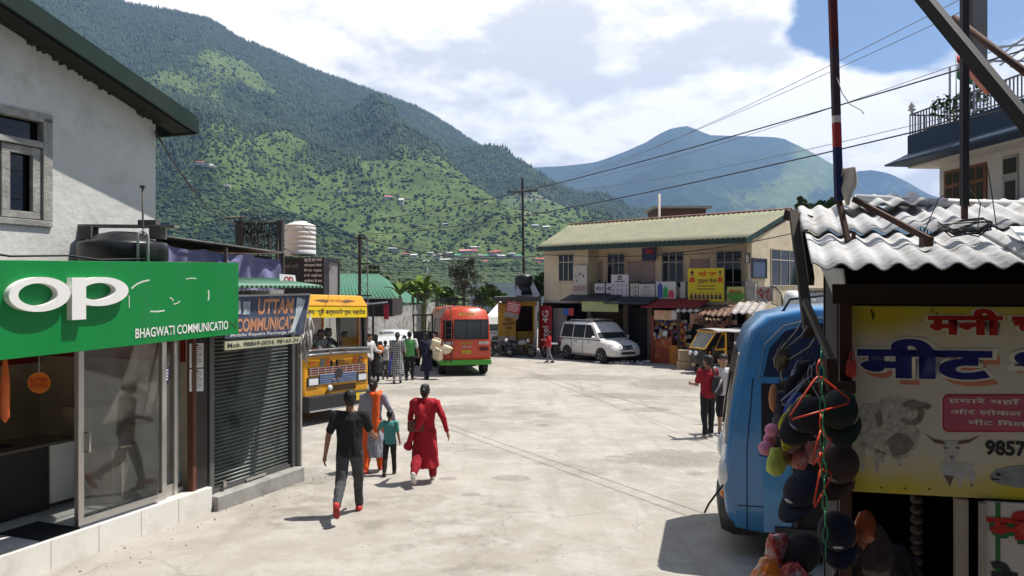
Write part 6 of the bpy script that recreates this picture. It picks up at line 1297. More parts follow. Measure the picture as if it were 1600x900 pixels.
for px, y0 in ((668, 417), (708, 432), (733, 425)):
    q = MB(); a = P(px, y0, 75); q.tube([V(a.x, 75, -4), a], .07, 6); q.bar(a+V(-.5, 0, -.2), a+V(.5, 0, -.2), .07); tag(q.build('utility_pole', M('pole_pale_grey', (.22, .22, .21), .8)), {668: 'thin grey pole left of the bare tree beyond the stone wall', 708: 'shortest grey pole in front of the bare tree', 733: 'pale pole right of the bare tree beyond the red bus'}[px], 'utility pole', 'distant poles beyond the wall')
for i, y in enumerate((398, 412, 420, 428, 440)):
    wire(P(480, y-6, 76), P(900, y+2, 76), .5, .018, ['highest far line over the valley', 'second far line over the valley', 'middle far line over the valley', 'fourth far line over the valley', 'lowest far line over the valley'][i], M('wire_mid', (.25, .25, .24), .7))

# ---- plants
LEAF = foliage_mat('broad_leaves', (.018, .038, .012), (.10, .15, .035)); BANANA = foliage_mat('banana_leaf', (.035, .08, .012), (.13, .20, .03)); GREYLEAF = foliage_mat('dusty_leaves', (.035, .042, .025), (.12, .13, .085))
bark = M('bark', (.09, .07, .055), .95, var=.3, sc=8)
def leafy(name, mat_, centers, nleaf, size, parent, seed, flat_=.5):
    r = np.random.default_rng(seed); vs, ts = [], []
    for (c, rad) in centers:
        n = int(nleaf*rad[0]*rad[1]*rad[2]*8) if nleaf < 0 else nleaf
        d = r.normal(size=(n, 3)); d /= np.linalg.norm(d, axis=1)[:, None]; d *= (r.random(n)**.42)[:, None]
        p = np.array(c)+d*np.array(rad); a = r.normal(size=(n, 3)); a /= np.linalg.norm(a, axis=1)[:, None]; b = np.cross(a, r.normal(size=(n, 3))); b /= np.linalg.norm(b, axis=1)[:, None]; s = size*r.uniform(.6, 1.5, n)[:, None]
        vs.append(np.stack([p-a*s, p+b*s*flat_, p+a*s, p-b*s*flat_], 1)); ts.append(np.repeat(np.clip(r.normal(.45, .25, n)+r.normal(0, .15), 0, 1), 4))
    v = np.concatenate(vs).reshape(-1, 3); f = np.arange(len(v)).reshape(-1, 4)
    return npmesh(name, v, f, [mat_], {'tint': np.concatenate(ts)}, False, parent)
def tree(px, py0, py1, Y, wpx, label, mat_, seed, name='tree', n=260, size=.16, trunk=True, clumps=14, dens=1., cat='tree', group=None):
    base = P(px, py1, Y); top = P(px, py0, Y); h = top.z-base.z; w = wpx/F*Y/2; r = random.Random(seed)
    t_ = thing(name, label, cat, base, group=group); q = MB(); g0 = V(base.x, base.y, min(base.z-1.5, gz(min(Y, 78))-.3)); cs = []
    q.tube([g0, base+V(.05*h, 0, h*.3), base+V(-.02*h, 0, h*.62)], [h*.035+.03, h*.028+.02, h*.012+.01], 7)
    for i in range(clumps):
        a = r.uniform(0, 6.28); rr = w*math.sqrt(r.random())*.8; z = h*r.uniform(.25, .95); rr *= math.sqrt(max(.1, 1-(abs(z/h-.5)/.56)**2)); c = base+V(rr*math.cos(a), rr*math.sin(a)*.8, z); s = w*r.uniform(.22, .42); cs.append((tuple(c), (s, s, s*.75)))
        q.tube([base+V(0, 0, h*r.uniform(.15, .5)), (base+c)/2+V(0, 0, h*.1), c], [h*.014+.008, h*.009+.006, .006], 5)
    q.build('trunk', bark, t_); leafy('crown', mat_, cs, n, size, t_, seed)
    return t_
tree(722, 402, 476, 70, 64, 'thin leaved dusty tree with bare grey twigs beyond the red bus', GREYLEAF, 3, n=55, size=.13, clumps=30)
tree(768, 448, 480, 62, 46, 'round dark bush tree just left of the yellow kiosk', LEAF, 5, n=230, size=.2); tree(700, 452, 482, 60, 40, 'low leafy tree behind the red bus roof rack', LEAF, 6, n=200, size=.18); tree(752, 456, 482, 57, 26, 'small bright bush by the red bus roof', LEAF, 8, n=160, size=.14, name='bush', cat='bush')
tree(842, 425, 470, 47, 36, 'dark bush against the cream building corner', LEAF, 9, n=160, size=.13, name='bush', cat='bush'); tree(1252, 308, 350, 62, 26, 'dark treetop left behind the wavy roof', LEAF, 10, n=220, size=.16); tree(1292, 314, 352, 62, 56, 'wide dark treetop above the wavy roof', LEAF, 12, n=240, size=.16, clumps=22); tree(1268, 318, 350, 66, 30, 'short treetop between its two neighbours above the wavy roof', LEAF, 14, n=200, size=.16)
tree(640, 440, 480, 66, 70, 'green scrub tree behind the banana plants', GREYLEAF, 15, n=200, size=.2); tree(575, 415, 470, 80, 60, 'green tree beyond the bright green hall roof', LEAF, 16, n=220, size=.24)
def banana(px, py, Y, h, label, seed, nl=9):
    r = random.Random(seed); b = P(px, py, Y); t_ = thing('banana_plant', label, 'banana plant', b-V(0, 0, 1), group='banana plants behind the stone wall'); q = MB(); top = b+V(0, 0, h*.45); q.tube([b-V(0, 0, 1.6), top], [.13, .08], 8); q.build('stem', M('banana_stem', (.16, .17, .06), .8), t_)
    vs, fs, ts = [], [], []
    for i in range(nl):
        a = i*2.4+r.uniform(-.4, .4); L_ = h*r.uniform(.75, 1.1); el = r.uniform(.5, 1.25); w_ = h*.13; base = len(vs); n = 9
        for k in range(n+1):
            t = k/n; d = L_*t; z = math.sin(el)*d-.55*L_*t*t*(1.4-el*.6); rad = math.cos(el)*d; ctr = top+V(math.cos(a)*rad, math.sin(a)*rad, z); sd = V(-math.sin(a), math.cos(a), 0)*w_*math.sin(math.pi*min(t*.92+.06, 1))**.6
            for m in (-1, 0, 1): vs.append(ctr+sd*m+V(0, 0, .06*abs(m)*h*.5)); ts.append(r.uniform(.25, .9) if m == 0 else ts[-1] if ts else .5)
        for k in range(n):
            for m in (0, 1): fs.append((base+3*k+m, base+3*k+m+1, base+3*k+4+m, base+3*k+3+m))
    npmesh('crown', np.array([tuple(p) for p in vs]), np.array(fs), [BANANA], {'tint': np.array(ts)}, True, t_)
banana(625, 480, 46, 1.5, 'banana plant with drooping fronds furthest left by the green hall', 1); banana(645, 478, 46.5, 1.3, 'short banana plant second from the green hall', 2); banana(663, 476, 47, 1.6, 'bright banana plant above the middle of the stone wall', 3); banana(683, 477, 47, 1.4, 'banana plant nearest the red bus roof', 4); banana(653, 474, 48, 1.8, 'tallest banana plant behind the stone wall', 5)
q = MB(); tp_ = hp(hs(1512, -.5), -.5, 8.8)
leafy('terrace_plant', LEAF, [((tp_.x-.6, tp_.y, tp_.z+.5), (.7, .5, .5)), ((tp_.x+.4, tp_.y+.2, tp_.z+.9), (.5, .5, .6))], 160, .09, None, 31); tag(COL.objects['terrace_plant'], 'leafy potted shrub on the blue house terrace', 'plant')

# ---- houses on the far slopes
def on_hill(px, py):
    k = (px-800)/F
    for Y in np.geomspace(300, 3000, 500):
        z = CZ-(py-450)/F*Y
        if float(hills(np.array(k), np.array(Y))) >= z: return V(k*Y, Y, z)
    return V(k*900, 900, CZ-(py-450)/F*900)
hw = M('far_house_white', (.62, .60, .56), .9, var=.05)
ROOFS = {'red': M('far_roof_red', (.42, .08, .05), .7, var=.2), 'green': M('far_roof_green', (.05, .22, .13), .7, var=.2), 'grey': M('far_roof_grey', (.36, .36, .37), .7, var=.2), 'white': M('far_roof_white', (.62, .62, .6), .7), 'pink': M('far_roof_pink', (.55, .22, .2), .7)}
PROTO = {}
def far_house(px, py, wpx, hpx, roof, label, group):
    p = on_hill(px, py); s_ = p.y/F; w_, h_ = wpx*s_, hpx*s_
    if roof not in PROTO:
        t_ = thing('hill_house', label, 'house', (0, 0, 0)); q = MB(); q.box((0, 0, .2), (1, .8, 1.0)); q.build('wall', hw, t_, local=True)
        q = MB(); q.add([(-.56, -.5, .7), (.56, -.5, .7), (.56, .5, .7), (-.56, .5, .7), (-.5, 0, 1.05), (.5, 0, 1.05)], [(0, 1, 5, 4), (2, 3, 4, 5), (1, 2, 5), (3, 0, 4), (3, 2, 1, 0)]); q.build('roof', ROOFS[roof], t_, local=True)
        q = MB()
        for x in (-.3, 0, .3): q.box((x, -.405, .35), (.14, .02, .25))
        q.build('window', black, t_, local=True); PROTO[roof] = t_
    else: t_ = dup(PROTO[roof])
    t_.location = p; t_.scale = (w_, w_, h_); t_.rotation_euler[2] = random.Random(int(px*7+py)).uniform(-.5, .5); tag(t_, label, 'house', group)
VG = 'village houses by the river'
vill = [(634, 400, 12, 5, 'red'), (647, 402, 10, 5, 'white'), (672, 400, 10, 6, 'grey'), (684, 403, 12, 6, 'white'), (696, 410, 14, 6, 'white'), (702, 399, 10, 5, 'grey'), (714, 404, 10, 7, 'green'), (724, 397, 12, 7, 'pink'), (733, 396, 10, 6, 'pink'), (741, 396, 9, 6, 'red'), (752, 402, 12, 4, 'grey'), (759, 404, 10, 6, 'green'), (770, 398, 12, 5, 'red'), (777, 397, 11, 6, 'red'), (782, 403, 12, 5, 'white'), (731, 409, 12, 5, 'grey'), (757, 412, 11, 5, 'red'), (810, 404, 10, 6, 'green'), (846, 410, 16, 7, 'red'), (836, 414, 14, 5, 'red'), (667, 412, 12, 5, 'grey'), (742, 389, 14, 4, 'white'), (616, 392, 18, 5, 'grey'), (800, 400, 10, 5, 'grey')]
for i, (x, y, w_, h_, r_) in enumerate(vill):
    nb_ = ['in the far left of the village', 'left of the village centre', 'in the village centre', 'right of the village centre', 'near the lone pole', 'beside the cream building'][min(int((x-610)/40), 5)]
    far_house(x, y, w_, h_, r_, 'tiny far house with %s roof %s' % (r_, nb_), VG)
HG = 'houses scattered on the mountainside'
for x, y, w_, h_, r_, lb in ((313, 257, 12, 5, 'red', 'white hillside house with red roof in the high left hamlet'), (324, 260, 14, 4, 'white', 'pale long hillside house right in the high left hamlet'), (303, 259, 10, 3, 'grey', 'grey roofed house leftmost in the high left hamlet'), (333, 262, 9, 3, 'white', 'small white house at the right of the high left hamlet'), (606, 312, 12, 6, 'pink', 'pink roofed hillside house above the valley'), (627, 319, 7, 9, 'white', 'tall plain white house below the pink roofed one'), (544, 295, 6, 4, 'red', 'tiny red roofed house alone on the slope'), (532, 301, 5, 3, 'white', 'tiny white house left of the lone red one'), (295, 285, 8, 3, 'grey', 'grey roof low on the left slope'), (355, 292, 9, 3, 'white', 'small pale roof amid woods left of the valley'), (443, 333, 7, 2, 'white', 'pale roof speck in the dark woods'), (478, 339, 6, 2, 'white', 'white speck house above the white tank'), (836, 356, 12, 5, 'grey', 'grey roofed house right of the lone pole'), (852, 358, 14, 5, 'white', 'white house under the landslide scar'), (502, 250, 5, 2, 'white', 'tiny high house in the mountain middle'), (560, 246, 5, 2, 'white', 'tiny high house right of the mountain middle'), (696, 352, 6, 3, 'white', 'pale house above the river village')): far_house(x, y, w_, h_, r_, lb, HG)
q = MB(); p0, p1 = P(735, 447, 330), P(862, 447, 330); q.box(((p0.x+p1.x)/2, 333, -1), (p1.x-p0.x, 8, 11.5)); q.box((P(790, 447, 330).x, 325, 1.2), (14, 6, 8)); tag(q.build('long_shed', M('shed_white', (.60, .58, .56), .8, var=.06, sc=.2)), 'long pale flat shed by the river', 'shed')
# ================================================================ vehicles (local axes: +x forward, +y left, z up from the ground)
tyre_m = M('tyre_rubber', (.016, .016, .016), .85, var=.2, dirt=(.10, .09, .08), damt=.5, dsc=5); rim_m = M('rim_steel', (.42, .42, .42), .4, .7, var=.1)
chrome = M('chrome', (.55, .55, .55), .2, .9); lens = M('lamp_lens', (.62, .64, .66), .12, var=.05, coat=1); amber = M('amber_lens', (.7, .18, .01), .2); redlens = M('red_lens', (.45, .015, .012), .2)
vglass = GLASS('vehicle_glass', (.30, .34, .33), alpha=1.0); dglass = M('dark_glass', (.010, .010, .010), .22, var=.1, spec=.16); plate_y = M('plate_yellow', (.60, .42, .02), .5); plate_w = M('plate_white', (.6, .6, .6), .5)
def vehicle(name, label, cat, x, y, fx, fy, roll=0., group=None):
    rz = math.atan2(fy, fx); pitch = math.atan(.0137*fy); return thing(name, label, cat, (x, y, gz(y)+.012), rz, group, roll, pitch)
def wheel(par, x, y, r_, w_, dual=False):
    s = 1 if y > 0 else -1; T_ = Matrix.Translation((x, y, r_)) @ Matrix.Rotation(R(-90*s), 4, 'X')
    q = MB(); q.lathe([(r_*.58, -w_/2), (r_*.9, -w_/2), (r_, -w_*.36), (r_, w_*.36), (r_*.9, w_/2), (r_*.58, w_/2)], 28, T_); o = q.build('wheel', tyre_m, par, local=True)
    q = MB(); q.lathe([(r_*.6, -w_*.2), (r_*.6, w_*.46), (r_*.5, w_*.40), (r_*.2, w_*.30), (r_*.18, w_*.42), (.005, w_*.44)], 24, T_)
    for k in range(5):
        a = k*1.2566; q.bar(T_ @ V(.1*r_*math.cos(a), .1*r_*math.sin(a), w_*.36), T_ @ V(.56*r_*math.cos(a), .56*r_*math.sin(a), w_*.44), r_*.16, .03)
    q.build('rim', rim_m, o, local=True); return o
def lbox(q, x0, x1, y0, y1, z0, z1): return q.box(((x0+x1)/2, (y0+y1)/2, (z0+z1)/2), (x1-x0, y1-y0, z1-z0))
def lsurf(o, ax, ay, w_, h_): o = V(*o); ax = V(*ax).normalized()*w_; ay = V(*ay).normalized()*h_; return Surf(o-ax/2+ay/2, o+ax/2+ay/2, o-ax/2-ay/2, o+ax/2-ay/2)
def ltext(S_, body, mt, par, a0=0, b0=0, a1=1, b1=1, bold=.0, d=.004):
    o = S_.text(body, mt, a0, b0, a1, b1, None, d=d, ext=.002, bold=bold)
    if o: o.parent = par
    return o
def loc(q, name, mt, par, **k): return q.build(name, mt, par, local=True, **k)

# ---- passenger cars
def car(label, x, y, fx, fy, col, Ls=4.5, Wd=1.84, H=1.86, hood=1.08, nose=.78, ws=(1.22, .42), name='parked_car', rails=True, van=True, mud=True, group=None, roofrack=False):
    c = vehicle(name, label, 'car', x, y, fx, fy, group=group); h = Wd/2; xr, xf = -Ls/2, Ls/2; belt = hood-.02
    paint = M('paint_'+label[:14].replace(' ', '_'), col, .28, var=.03, sc=1, coat=.6, dirt=(.34, .29, .22) if mud else None, damt=.25, dsc=1.5)
    def ring(x, wb, zb, wm, zm, wt, zt, n=3):
        p = [(wb, zb), (wm, zb+.12), (wm+.0, (zb+zm)/2), (wm, zm), (wt, zt-.03), (wt*.8, zt), (0, zt+.015)]
        return [V(x, a, b) for a, b in p]+[V(x, -a, b) for a, b in p[-2::-1]]
    q = MB(); q.loft([ring(xr, h*.80, .36, h*.86, .8, h*.80, belt-.06), ring(xr+.10, h*.90, .28, h*.97, .85, h*.92, belt), ring(xr+.7, h*.94, .26, h, .88, h*.955, belt+.01), ring(0, h*.94, .26, h, .88, h*.955, belt), ring(ws[0]-.1, h*.94, .26, h, .86, h*.95, hood),
                      ring(ws[0]+.35, h*.94, .26, h*.99, .82, h*.86, hood-.02), ring(xf-.42, h*.92, .27, h*.96, .74, h*.80, (hood+nose)/2+.05), ring(xf-.14, h*.88, .29, h*.90, .66, h*.74, nose+.06), ring(xf, h*.74, .34, h*.76, .58, h*.66, nose-.06)])
    loc(q, 'body', paint, c, sub=1)
    r0, r1 = (xr+.06, xr+.26) if van else (xr+.25, xr+.95)
    def cab(x, wb, zb, wt, zt): return [V(x, wb, zb), V(x, (wb+wt)/2+.012, (zb+zt)/2), V(x, wt, zt-.05), V(x, wt*.86, zt), V(x, 0, zt+.02), V(x, -wt*.86, zt), V(x, -wt, zt-.05), V(x, -(wb+wt)/2-.012, (zb+zt)/2), V(x, -wb, zb)]
    wt = h*.76; q = MB()
    rings = [[V(r0, a.y*.95, belt) if i in (0, 8) else V(r0+(r1-r0)*(a.z-belt)/(H-belt), a.y*.97, a.z) for i, a in enumerate(cab(r0, h*.93, belt, wt, H-.04))], cab(r1+.05, h*.945, belt, wt, H), cab((r1+ws[1])/2, h*.95, belt, wt, H+.01), cab(ws[1]-.05, h*.95, belt, wt, H-.01),
             [V(ws[0]-(ws[0]-ws[1])*(a.z-belt)/(H-belt), a.y*(.985), a.z) for a in cab(0, h*.93, belt, wt, H-.03)]]
    q.loft(rings, closed=False); q.add(rings[-1], [tuple(range(9))]); q.add(rings[0], [tuple(range(8, -1, -1))]); loc(q, 'cabin', paint, c)
    q = MB(); k = .012
    def gp(xa, a, s): z = belt+(H-belt)*a; return V(xa, s*(h*.95+(wt-h*.95)*a+k+.012*math.sin(a*3)), z)
    for s in (1, -1):
        for (a0, a1, b0, b1) in ((ws[0]-.30, .05, ws[1]-.02, .02), (-.02, -.95, -.02, -.93), (-1.02, r0+.22, -1.0, r1+.14)):
            if a1 > a0-.12: continue
            q.add([gp(a0, .08, s), gp(a1, .08, s), gp(b1, .84, s), gp(b0, .84, s)], [(0, 1, 2, 3)])
    loc(q, 'side_window', dglass, c)
    q = MB(); n_ = V(math.cos(.7), 0, math.sin(.7))*.012
    f_ = lambda a, s: V(ws[0]-(ws[0]-ws[1])*a, s*(h*.90+(wt*.93-h*.90)*a), belt+(H-.04-belt)*a)+n_
    q.add([f_(.08, -1), f_(.08, 1), f_(.92, 1), f_(.92, -1)], [(0, 1, 2, 3)]); loc(q, 'windscreen', M('windscreen_dark', (.03, .035, .035), .12, var=.2, spec=.35), c)
    q = MB(); g_ = lambda a, s: V(r0+(r1-r0)*a-.013, s*(h*.84+(wt*.9-h*.84)*a), belt+(H-.04-belt)*a); q.add([g_(.12, 1), g_(.12, -1), g_(.88, -1), g_(.88, 1)], [(0, 1, 2, 3)]); loc(q, 'rear_window', dglass, c)
    for s in (1, -1):
        q = MB(); q.hexa([V(xf+.015, s*h*.42, nose-.12), V(xf-.26, s*h*.90, nose-.10), V(xf-.46, s*h*.80, nose-.06), V(xf-.1, s*h*.42, nose-.1), V(xf-.05, s*h*.42, nose+.04), V(xf-.34, s*h*.88, nose+.11), V(xf-.50, s*h*.78, nose+.12), V(xf-.16, s*h*.42, nose+.04)]); loc(q, 'headlight', lens, c)
        q = MB(); lbox(q, xr-.01, xr+.16, s*h*.80-.06, s*h*.80+.06, .75, 1.05); loc(q, 'tail_light', redlens, c)
        q = MB(); q.ball((ws[0]-.28, s*(h+.1), belt+.1), (.06, .11, .08)); q.bar((ws[0]-.28, s*h*.9, belt+.03), (ws[0]-.28, s*(h+.06), belt+.07), .04); loc(q, 'mirror', paint, c)
    q = MB()
    for i in range(7): y_ = (i-3)*.085; q.bar((xf+.02-.012*abs(i-3), y_, nose-.13), (xf-.07-.012*abs(i-3), y_, nose+.05), .045, .04)
    lbox(q, xf-.1, xf+.015, -h*.42, h*.42, .43, .53); lbox(q, xf-.16, xf+.01, -h*.45, h*.45, nose-.15, nose-.125); loc(q, 'grille', black, c)
    q = MB(); lbox(q, xf-.02, xf+.025, -.26, .26, .545, .64); loc(q, 'number_plate', plate_w, c)
    q = MB()
    for s in (1, -1):
        for x_ in (.35, -.75): lbox(q, x_, x_+.18, s*h-.012, s*h+.022, .92, .955)
        for x_ in (-.08, -1.0): lbox(q, x_, x_+.012, s*h-.02, s*h+.002, .40, .98)
        lbox(q, -1.0, 1.0, s*h-.04, s*h+.03, .30, .36)
    loc(q, 'door_trim', M('trim_grey', (.20, .19, .18), .6), c)
    if rails:
        q = MB()
        for s in (1, -1): q.tube([(-1.6, s*wt*.82, H+.02), (-1.5, s*wt*.82, H+.09), (.2, s*wt*.82, H+.09), (.3, s*wt*.82, H+.02)], .022, 6)
        if roofrack: q.box((.0, -.25, H+.13), (1.0, .28, .05)); q.box((-.45, .3, H+.12), (1.1, .25, .04)); q.bar((.1, -.7, H+.09), (.1, .7, H+.09), .03); q.bar((-1.2, -.7, H+.09), (-1.2, .7, H+.09), .03)
        loc(q, 'roof_rail', rim_m, c)
    ax = Ls*.305
    for x_ in (ax, -ax):
        for s in (1, -1):
            q = MB(); T_ = Matrix.Translation((x_, s*(h-.012), .33)) @ Matrix.Rotation(R(-90*s), 4, 'X'); q.lathe([(.40, -.1), (.40, .022), (.005, .022)], 26, T_); loc(q, 'wheel_arch', black, c); wheel(c, x_, s*(h-.07), .335, .22)
    return c
car('white people carrier with roof rails parked before the brown shutter', 4.19, 37.75, .5, -.86, (.68, .67, .63), roofrack=True)
car('white saloon car nearest the whitewashed wall, behind the crowd', -5.35, 36.5, .25, -.97, (.62, .63, .64), rails=False, van=False, H=1.50, hood=.98, nose=.72, Ls=4.1, Wd=1.7)
car('small white hatchback half hidden by the crowd', -5.05, 31.8, .05, -1, (.60, .62, .63), rails=False, H=1.46, hood=.96, nose=.72, Ls=3.5, Wd=1.56, ws=(1.0, .25))
car('white jeep with upright windscreen beyond the open bus door', -3.2, 40.0, .3, -.95, (.60, .61, .61), rails=False, H=1.9, hood=1.12, nose=.9, ws=(.75, .5), Ls=4.0, Wd=1.75)
car('white van between the red bus and the yellow kiosk', -1.0, 45.5, .1, -1, (.58, .58, .57), rails=False, H=1.95, hood=1.15, nose=.85, ws=(1.5, .9), Ls=4.2, Wd=1.7)

# ---- yellow bus with decorated front
tb_ = vehicle('yellow_bus', 'yellow bus with Hindi header band and painted blue and maroon grille', 'bus', -4.33, 19.32, .87, -.49, roll=R(-1.6))
bus_y = M('bus_yellow', (.66, .30, .012), .42, var=.10, sc=1.5, dirt=(.30, .16, .05), damt=.4, dsc=2); bus_b = M('bus_bumper', (.02, .021, .023), .5, var=.2)
h = 1.2
def yring(x, z0, z1, k=1.): return [V(x, -h*k, z0), V(x, h*k, z0), V(x, h*k, z1), V(x, -h*k, z1)]
q = MB(); lbox(q, -8, -.9, -h, h, .55, 1.7); lbox(q, -.9, -.08, -h, -h+.06, .5, 1.7); lbox(q, -.9, -.08, h-.06, h, .5, 1.7); loc(q, 'body', bus_y, tb_, bevel=.03)
q = MB(); q.loft([[V(-.08, -h, .55), V(-.08, h, .55), V(-.08, h, 1.66), V(-.08, -h, 1.66)], [V(-.02, -h*.99, .56), V(-.02, h*.99, .56), V(-.03, h*.99, 1.64), V(-.03, -h*.99, 1.64)], [V(.04, -h*.94, .6), V(.04, h*.94, .6), V(.02, h*.94, 1.6), V(.02, -h*.94, 1.6)]], smooth=False); loc(q, 'front_panel', bus_y, tb_, bevel=.02)
q = MB(); lbox(q, -8, -.30, -h, h, 2.80, 3.02);
for x in (-.32, -1.55, -2.8, -4.1, -5.4, -6.7):
    for s in (1, -1): lbox(q, x-.09, x, s*h-.03 if s > 0 else -h, h if s > 0 else -h+.03, 1.7, 2.8)
loc(q, 'roof', bus_y, tb_, bevel=.03)
q = MB(); q.hexa([V(-.02, -h*.98, 2.78), V(-.02, h*.98, 2.78), V(-.34, h, 2.78), V(-.34, -h, 2.78), V(-.16, -h*.9, 3.06), V(-.16, h*.9, 3.06), V(-.5, h*.96, 3.06), V(-.5, -h*.96, 3.06)]); loc(q, 'cap_panel', bus_y, tb_, bevel=.03)
q = MB()
for s in (1, -1): q.bar((-.08, s*(h-.06), 1.66), (-.14, s*(h-.08), 2.8), .10, .10)
q.bar((-.07, .1, 1.74), (-.12, .1, 2.5), .035); loc(q, 'windscreen_frame', M('frame_black', (.03, .028, .026), .6), tb_)
q = MB(); q.hexa([V(-.085, -h+.1, 1.74), V(-.085, h-.1, 1.74), V(-.097, h-.1, 1.74), V(-.097, -h+.1, 1.74), V(-.125, -h+.1, 2.5), V(-.125, h-.1, 2.5), V(-.137, h-.1, 2.5), V(-.137, -h+.1, 2.5)]); loc(q, 'windscreen', GLASS('screen_clear', (.78, .80, .78), alpha=.1), tb_)
hd = lsurf((-.035, 0, 2.64), (0, 1, 0), (-.04, 0, 1), 2.3, .27); q = MB(); hd.board(q, .02); hb_ = loc(q, 'header_band', M('band_yellow', (.74, .52, .01), .5, var=.04), tb_); ltext(hd, 'जय श्री बर्धमानेश्वर महादेव', ink, tb_, .05, .2, .97, .85, bold=.02)
q = MB(); cs_ = lsurf((-.085, 0, 2.92), (0, 1, 0), (-.5, 0, 1), 2.1, .24)
for k in (1, -1): f = lambda a: .5+k*a; cs_.poly(q, [(f(.10), .55), (f(.18), .38), (f(.24), .40), (f(.36), .50), (f(.24), .62), (f(.18), .72)], .006)
loc(q, 'wing_decal', M('decal_dark', (.10, .05, .03), .6), tb_); ltext(cs_, 'जय माता', M('decal_brown', (.22, .10, .02), .6), tb_, .40, .38, .60, .66, d=.006)
q = MB(); q.tube([(.02, -h-.02, 1.60), (.10, -h*.8, 1.62), (.12, 0, 1.64), (.10, h*.8, 1.62), (.02, h+.02, 1.60)], .035, 8); q.tube([(.0, -h-.02, 1.70), (.06, -h*.8, 1.72), (.08, 0, 1.74), (.06, h*.8, 1.72), (.0, h+.02, 1.70)], .03, 8); lbox(q, -.05, .05, -h, h, 1.62, 1.72); loc(q, 'chrome_rail', M('rail_dull', (.22, .22, .22), .35, .7, var=.2), tb_)
fr = lsurf((.045, 0, 1.1), (0, 1, 0), (0, 0, 1), 2.2, 1.0)
q = MB()
for k in range(3): fr.board(q, .03, .012, .04, .30+.055*k, .97, .335+.055*k)
g1 = loc(q, 'grille', M('grille_maroon', (.14, .02, .025), .5, var=.2), tb_)
q = MB()
for k in range(4): fr.board(q, .03, .014, .20, .475+.055*k, .80, .505+.055*k)
loc(q, 'lower_grille', M('grille_blue', (.03, .10, .30), .5, var=.3), tb_)
q = MB()
for k in range(4): fr.board(q, .01, .016, .04, .288+.055*k, .97, .297+.055*k)
for k in range(9): fr.board(q, .01, .016, .06+.112*k, .29, .066+.112*k, .47)
for k in range(5): fr.board(q, .01, .017, .2, .462+.055*k, .8, .470+.055*k)
loc(q, 'grille_lines', M('grille_cream', (.45, .40, .36), .5), tb_)
q = MB(); fr.board(q, .01, .008, .20, .46, .80, .70); fr.board(q, .01, .008, .04, .285, .97, .46)
for k in range(3): fr.board(q, .01, .01, .34, .755+.045*k, .80, .785+.045*k)
loc(q, 'grille_back', black, tb_)
q = MB(); fr.ell(q, .5, .46, .06, .12, .03, 20, .03); loc(q, 'emblem', M('emblem_dark', (.05, .05, .055), .4, .5), tb_)
for a in (.10, .90):
    q = MB(); fr.board(q, .04, .02, a-.085, .51, a+.085, .72); hl = loc(q, 'headlight', M('lamp_bezel', (.05, .05, .05), .4), tb_); q = MB(); fr.board(q, .01, .03, a-.068, .54, a+.068, .69); loc(q, 'lens', lens, hl)
    q = MB(); fr.board(q, .02, .02, a-.055, .15, a+.055, .21); loc(q, 'indicator', amber, tb_)
ltext(fr, 'TATA', ink, tb_, .47, .135, .60, .195, bold=.03); q = MB(); fr.board(q, .004, .006, .40, .225, .66, .24); loc(q, 'name_rule', ink, tb_)
for a, c_ in ((.24, (.12, .16, .20)), (.33, (.50, .10, .02)), (.78, (.45, .10, .03)), (.87, (.10, .12, .30))):
    q = MB(); fr.poly(q, [(a-.035, .24), (a+.02, .26), (a+.04, .10), (a-.02, .09)], .005); loc(q, 'sticker', M('stk%d' % int(a*100), c_, .5), tb_)
q = MB(); lbox(q, .02, .24, -h*1.01, h*1.01, .30, .66); lbox(q, -.5, .05, -h, -h+.05, .30, .62); lbox(q, -.5, .05, h-.05, h, .30, .62); bmp = loc(q, 'bumper', bus_b, tb_, bevel=.04); q = MB(); lbox(q, .22, .255, -h*.98, h*.98, .30, .335); loc(q, 'bumper_edge', M('edge_grey', (.3, .3, .3), .5), bmp)
q = MB(); lbox(q, .24, .26, .22, .80, .44, .62); npl = loc(q, 'number_plate', plate_y, tb_)
q = MB(); q.ball((.10, -.35, .80), (.05, .08, .08)); loc(q, 'fog_lamp', lens, tb_)
q = MB(); q.box((-.45, 0, 1.62), (.6, 2.2, .1)); loc(q, 'dashboard', M('dash_grey', (.05, .045, .04), .7), tb_)
q = MB(); r_ = random.Random(6)
for i in range(4): q.box((-.3, .25+.22*i, 1.72), (.2, .2, .1+.04*(i % 2)))
loc(q, 'dash_clutter', M('clutter', (.3, .22, .14), .7, var=.6, sc=6), tb_); q = MB(); q.ball((-.3, -.35, 1.70), (.12, .3, .05)); q.ball((-.32, -.1, 1.70), (.1, .15, .06)); loc(q, 'garland', M('garland_pink', (.55, .05, .14), .8, var=.3, sc=20), tb_)
q = MB(); q.box((-.28, .75, 1.86), (.03, .55, .26)); loc(q, 'route_board', M('route_orange', (.60, .25, .01), .6, var=.2, sc=6), tb_)
q = MB(); T_ = Matrix.Translation((-.30, -.22, 1.86)) @ Matrix.Rotation(R(-62), 4, 'Y'); q.tube([T_ @ V(.23*math.cos(t), .23*math.sin(t), 0) for t in [j*.4488 for j in range(14)]], .018, 6, closed=True); loc(q, 'steering_wheel', black, tb_)
q = MB(); lbox(q, -7.8, -.1, -h+.06, h-.06, .6, .95)
for x in (-1.7, -2.6, -3.5, -4.4): lbox(q, x, x+.12, -h+.1, -.15, .95, 2.05); lbox(q, x, x+.12, .15, h-.1, .95, 2.05)
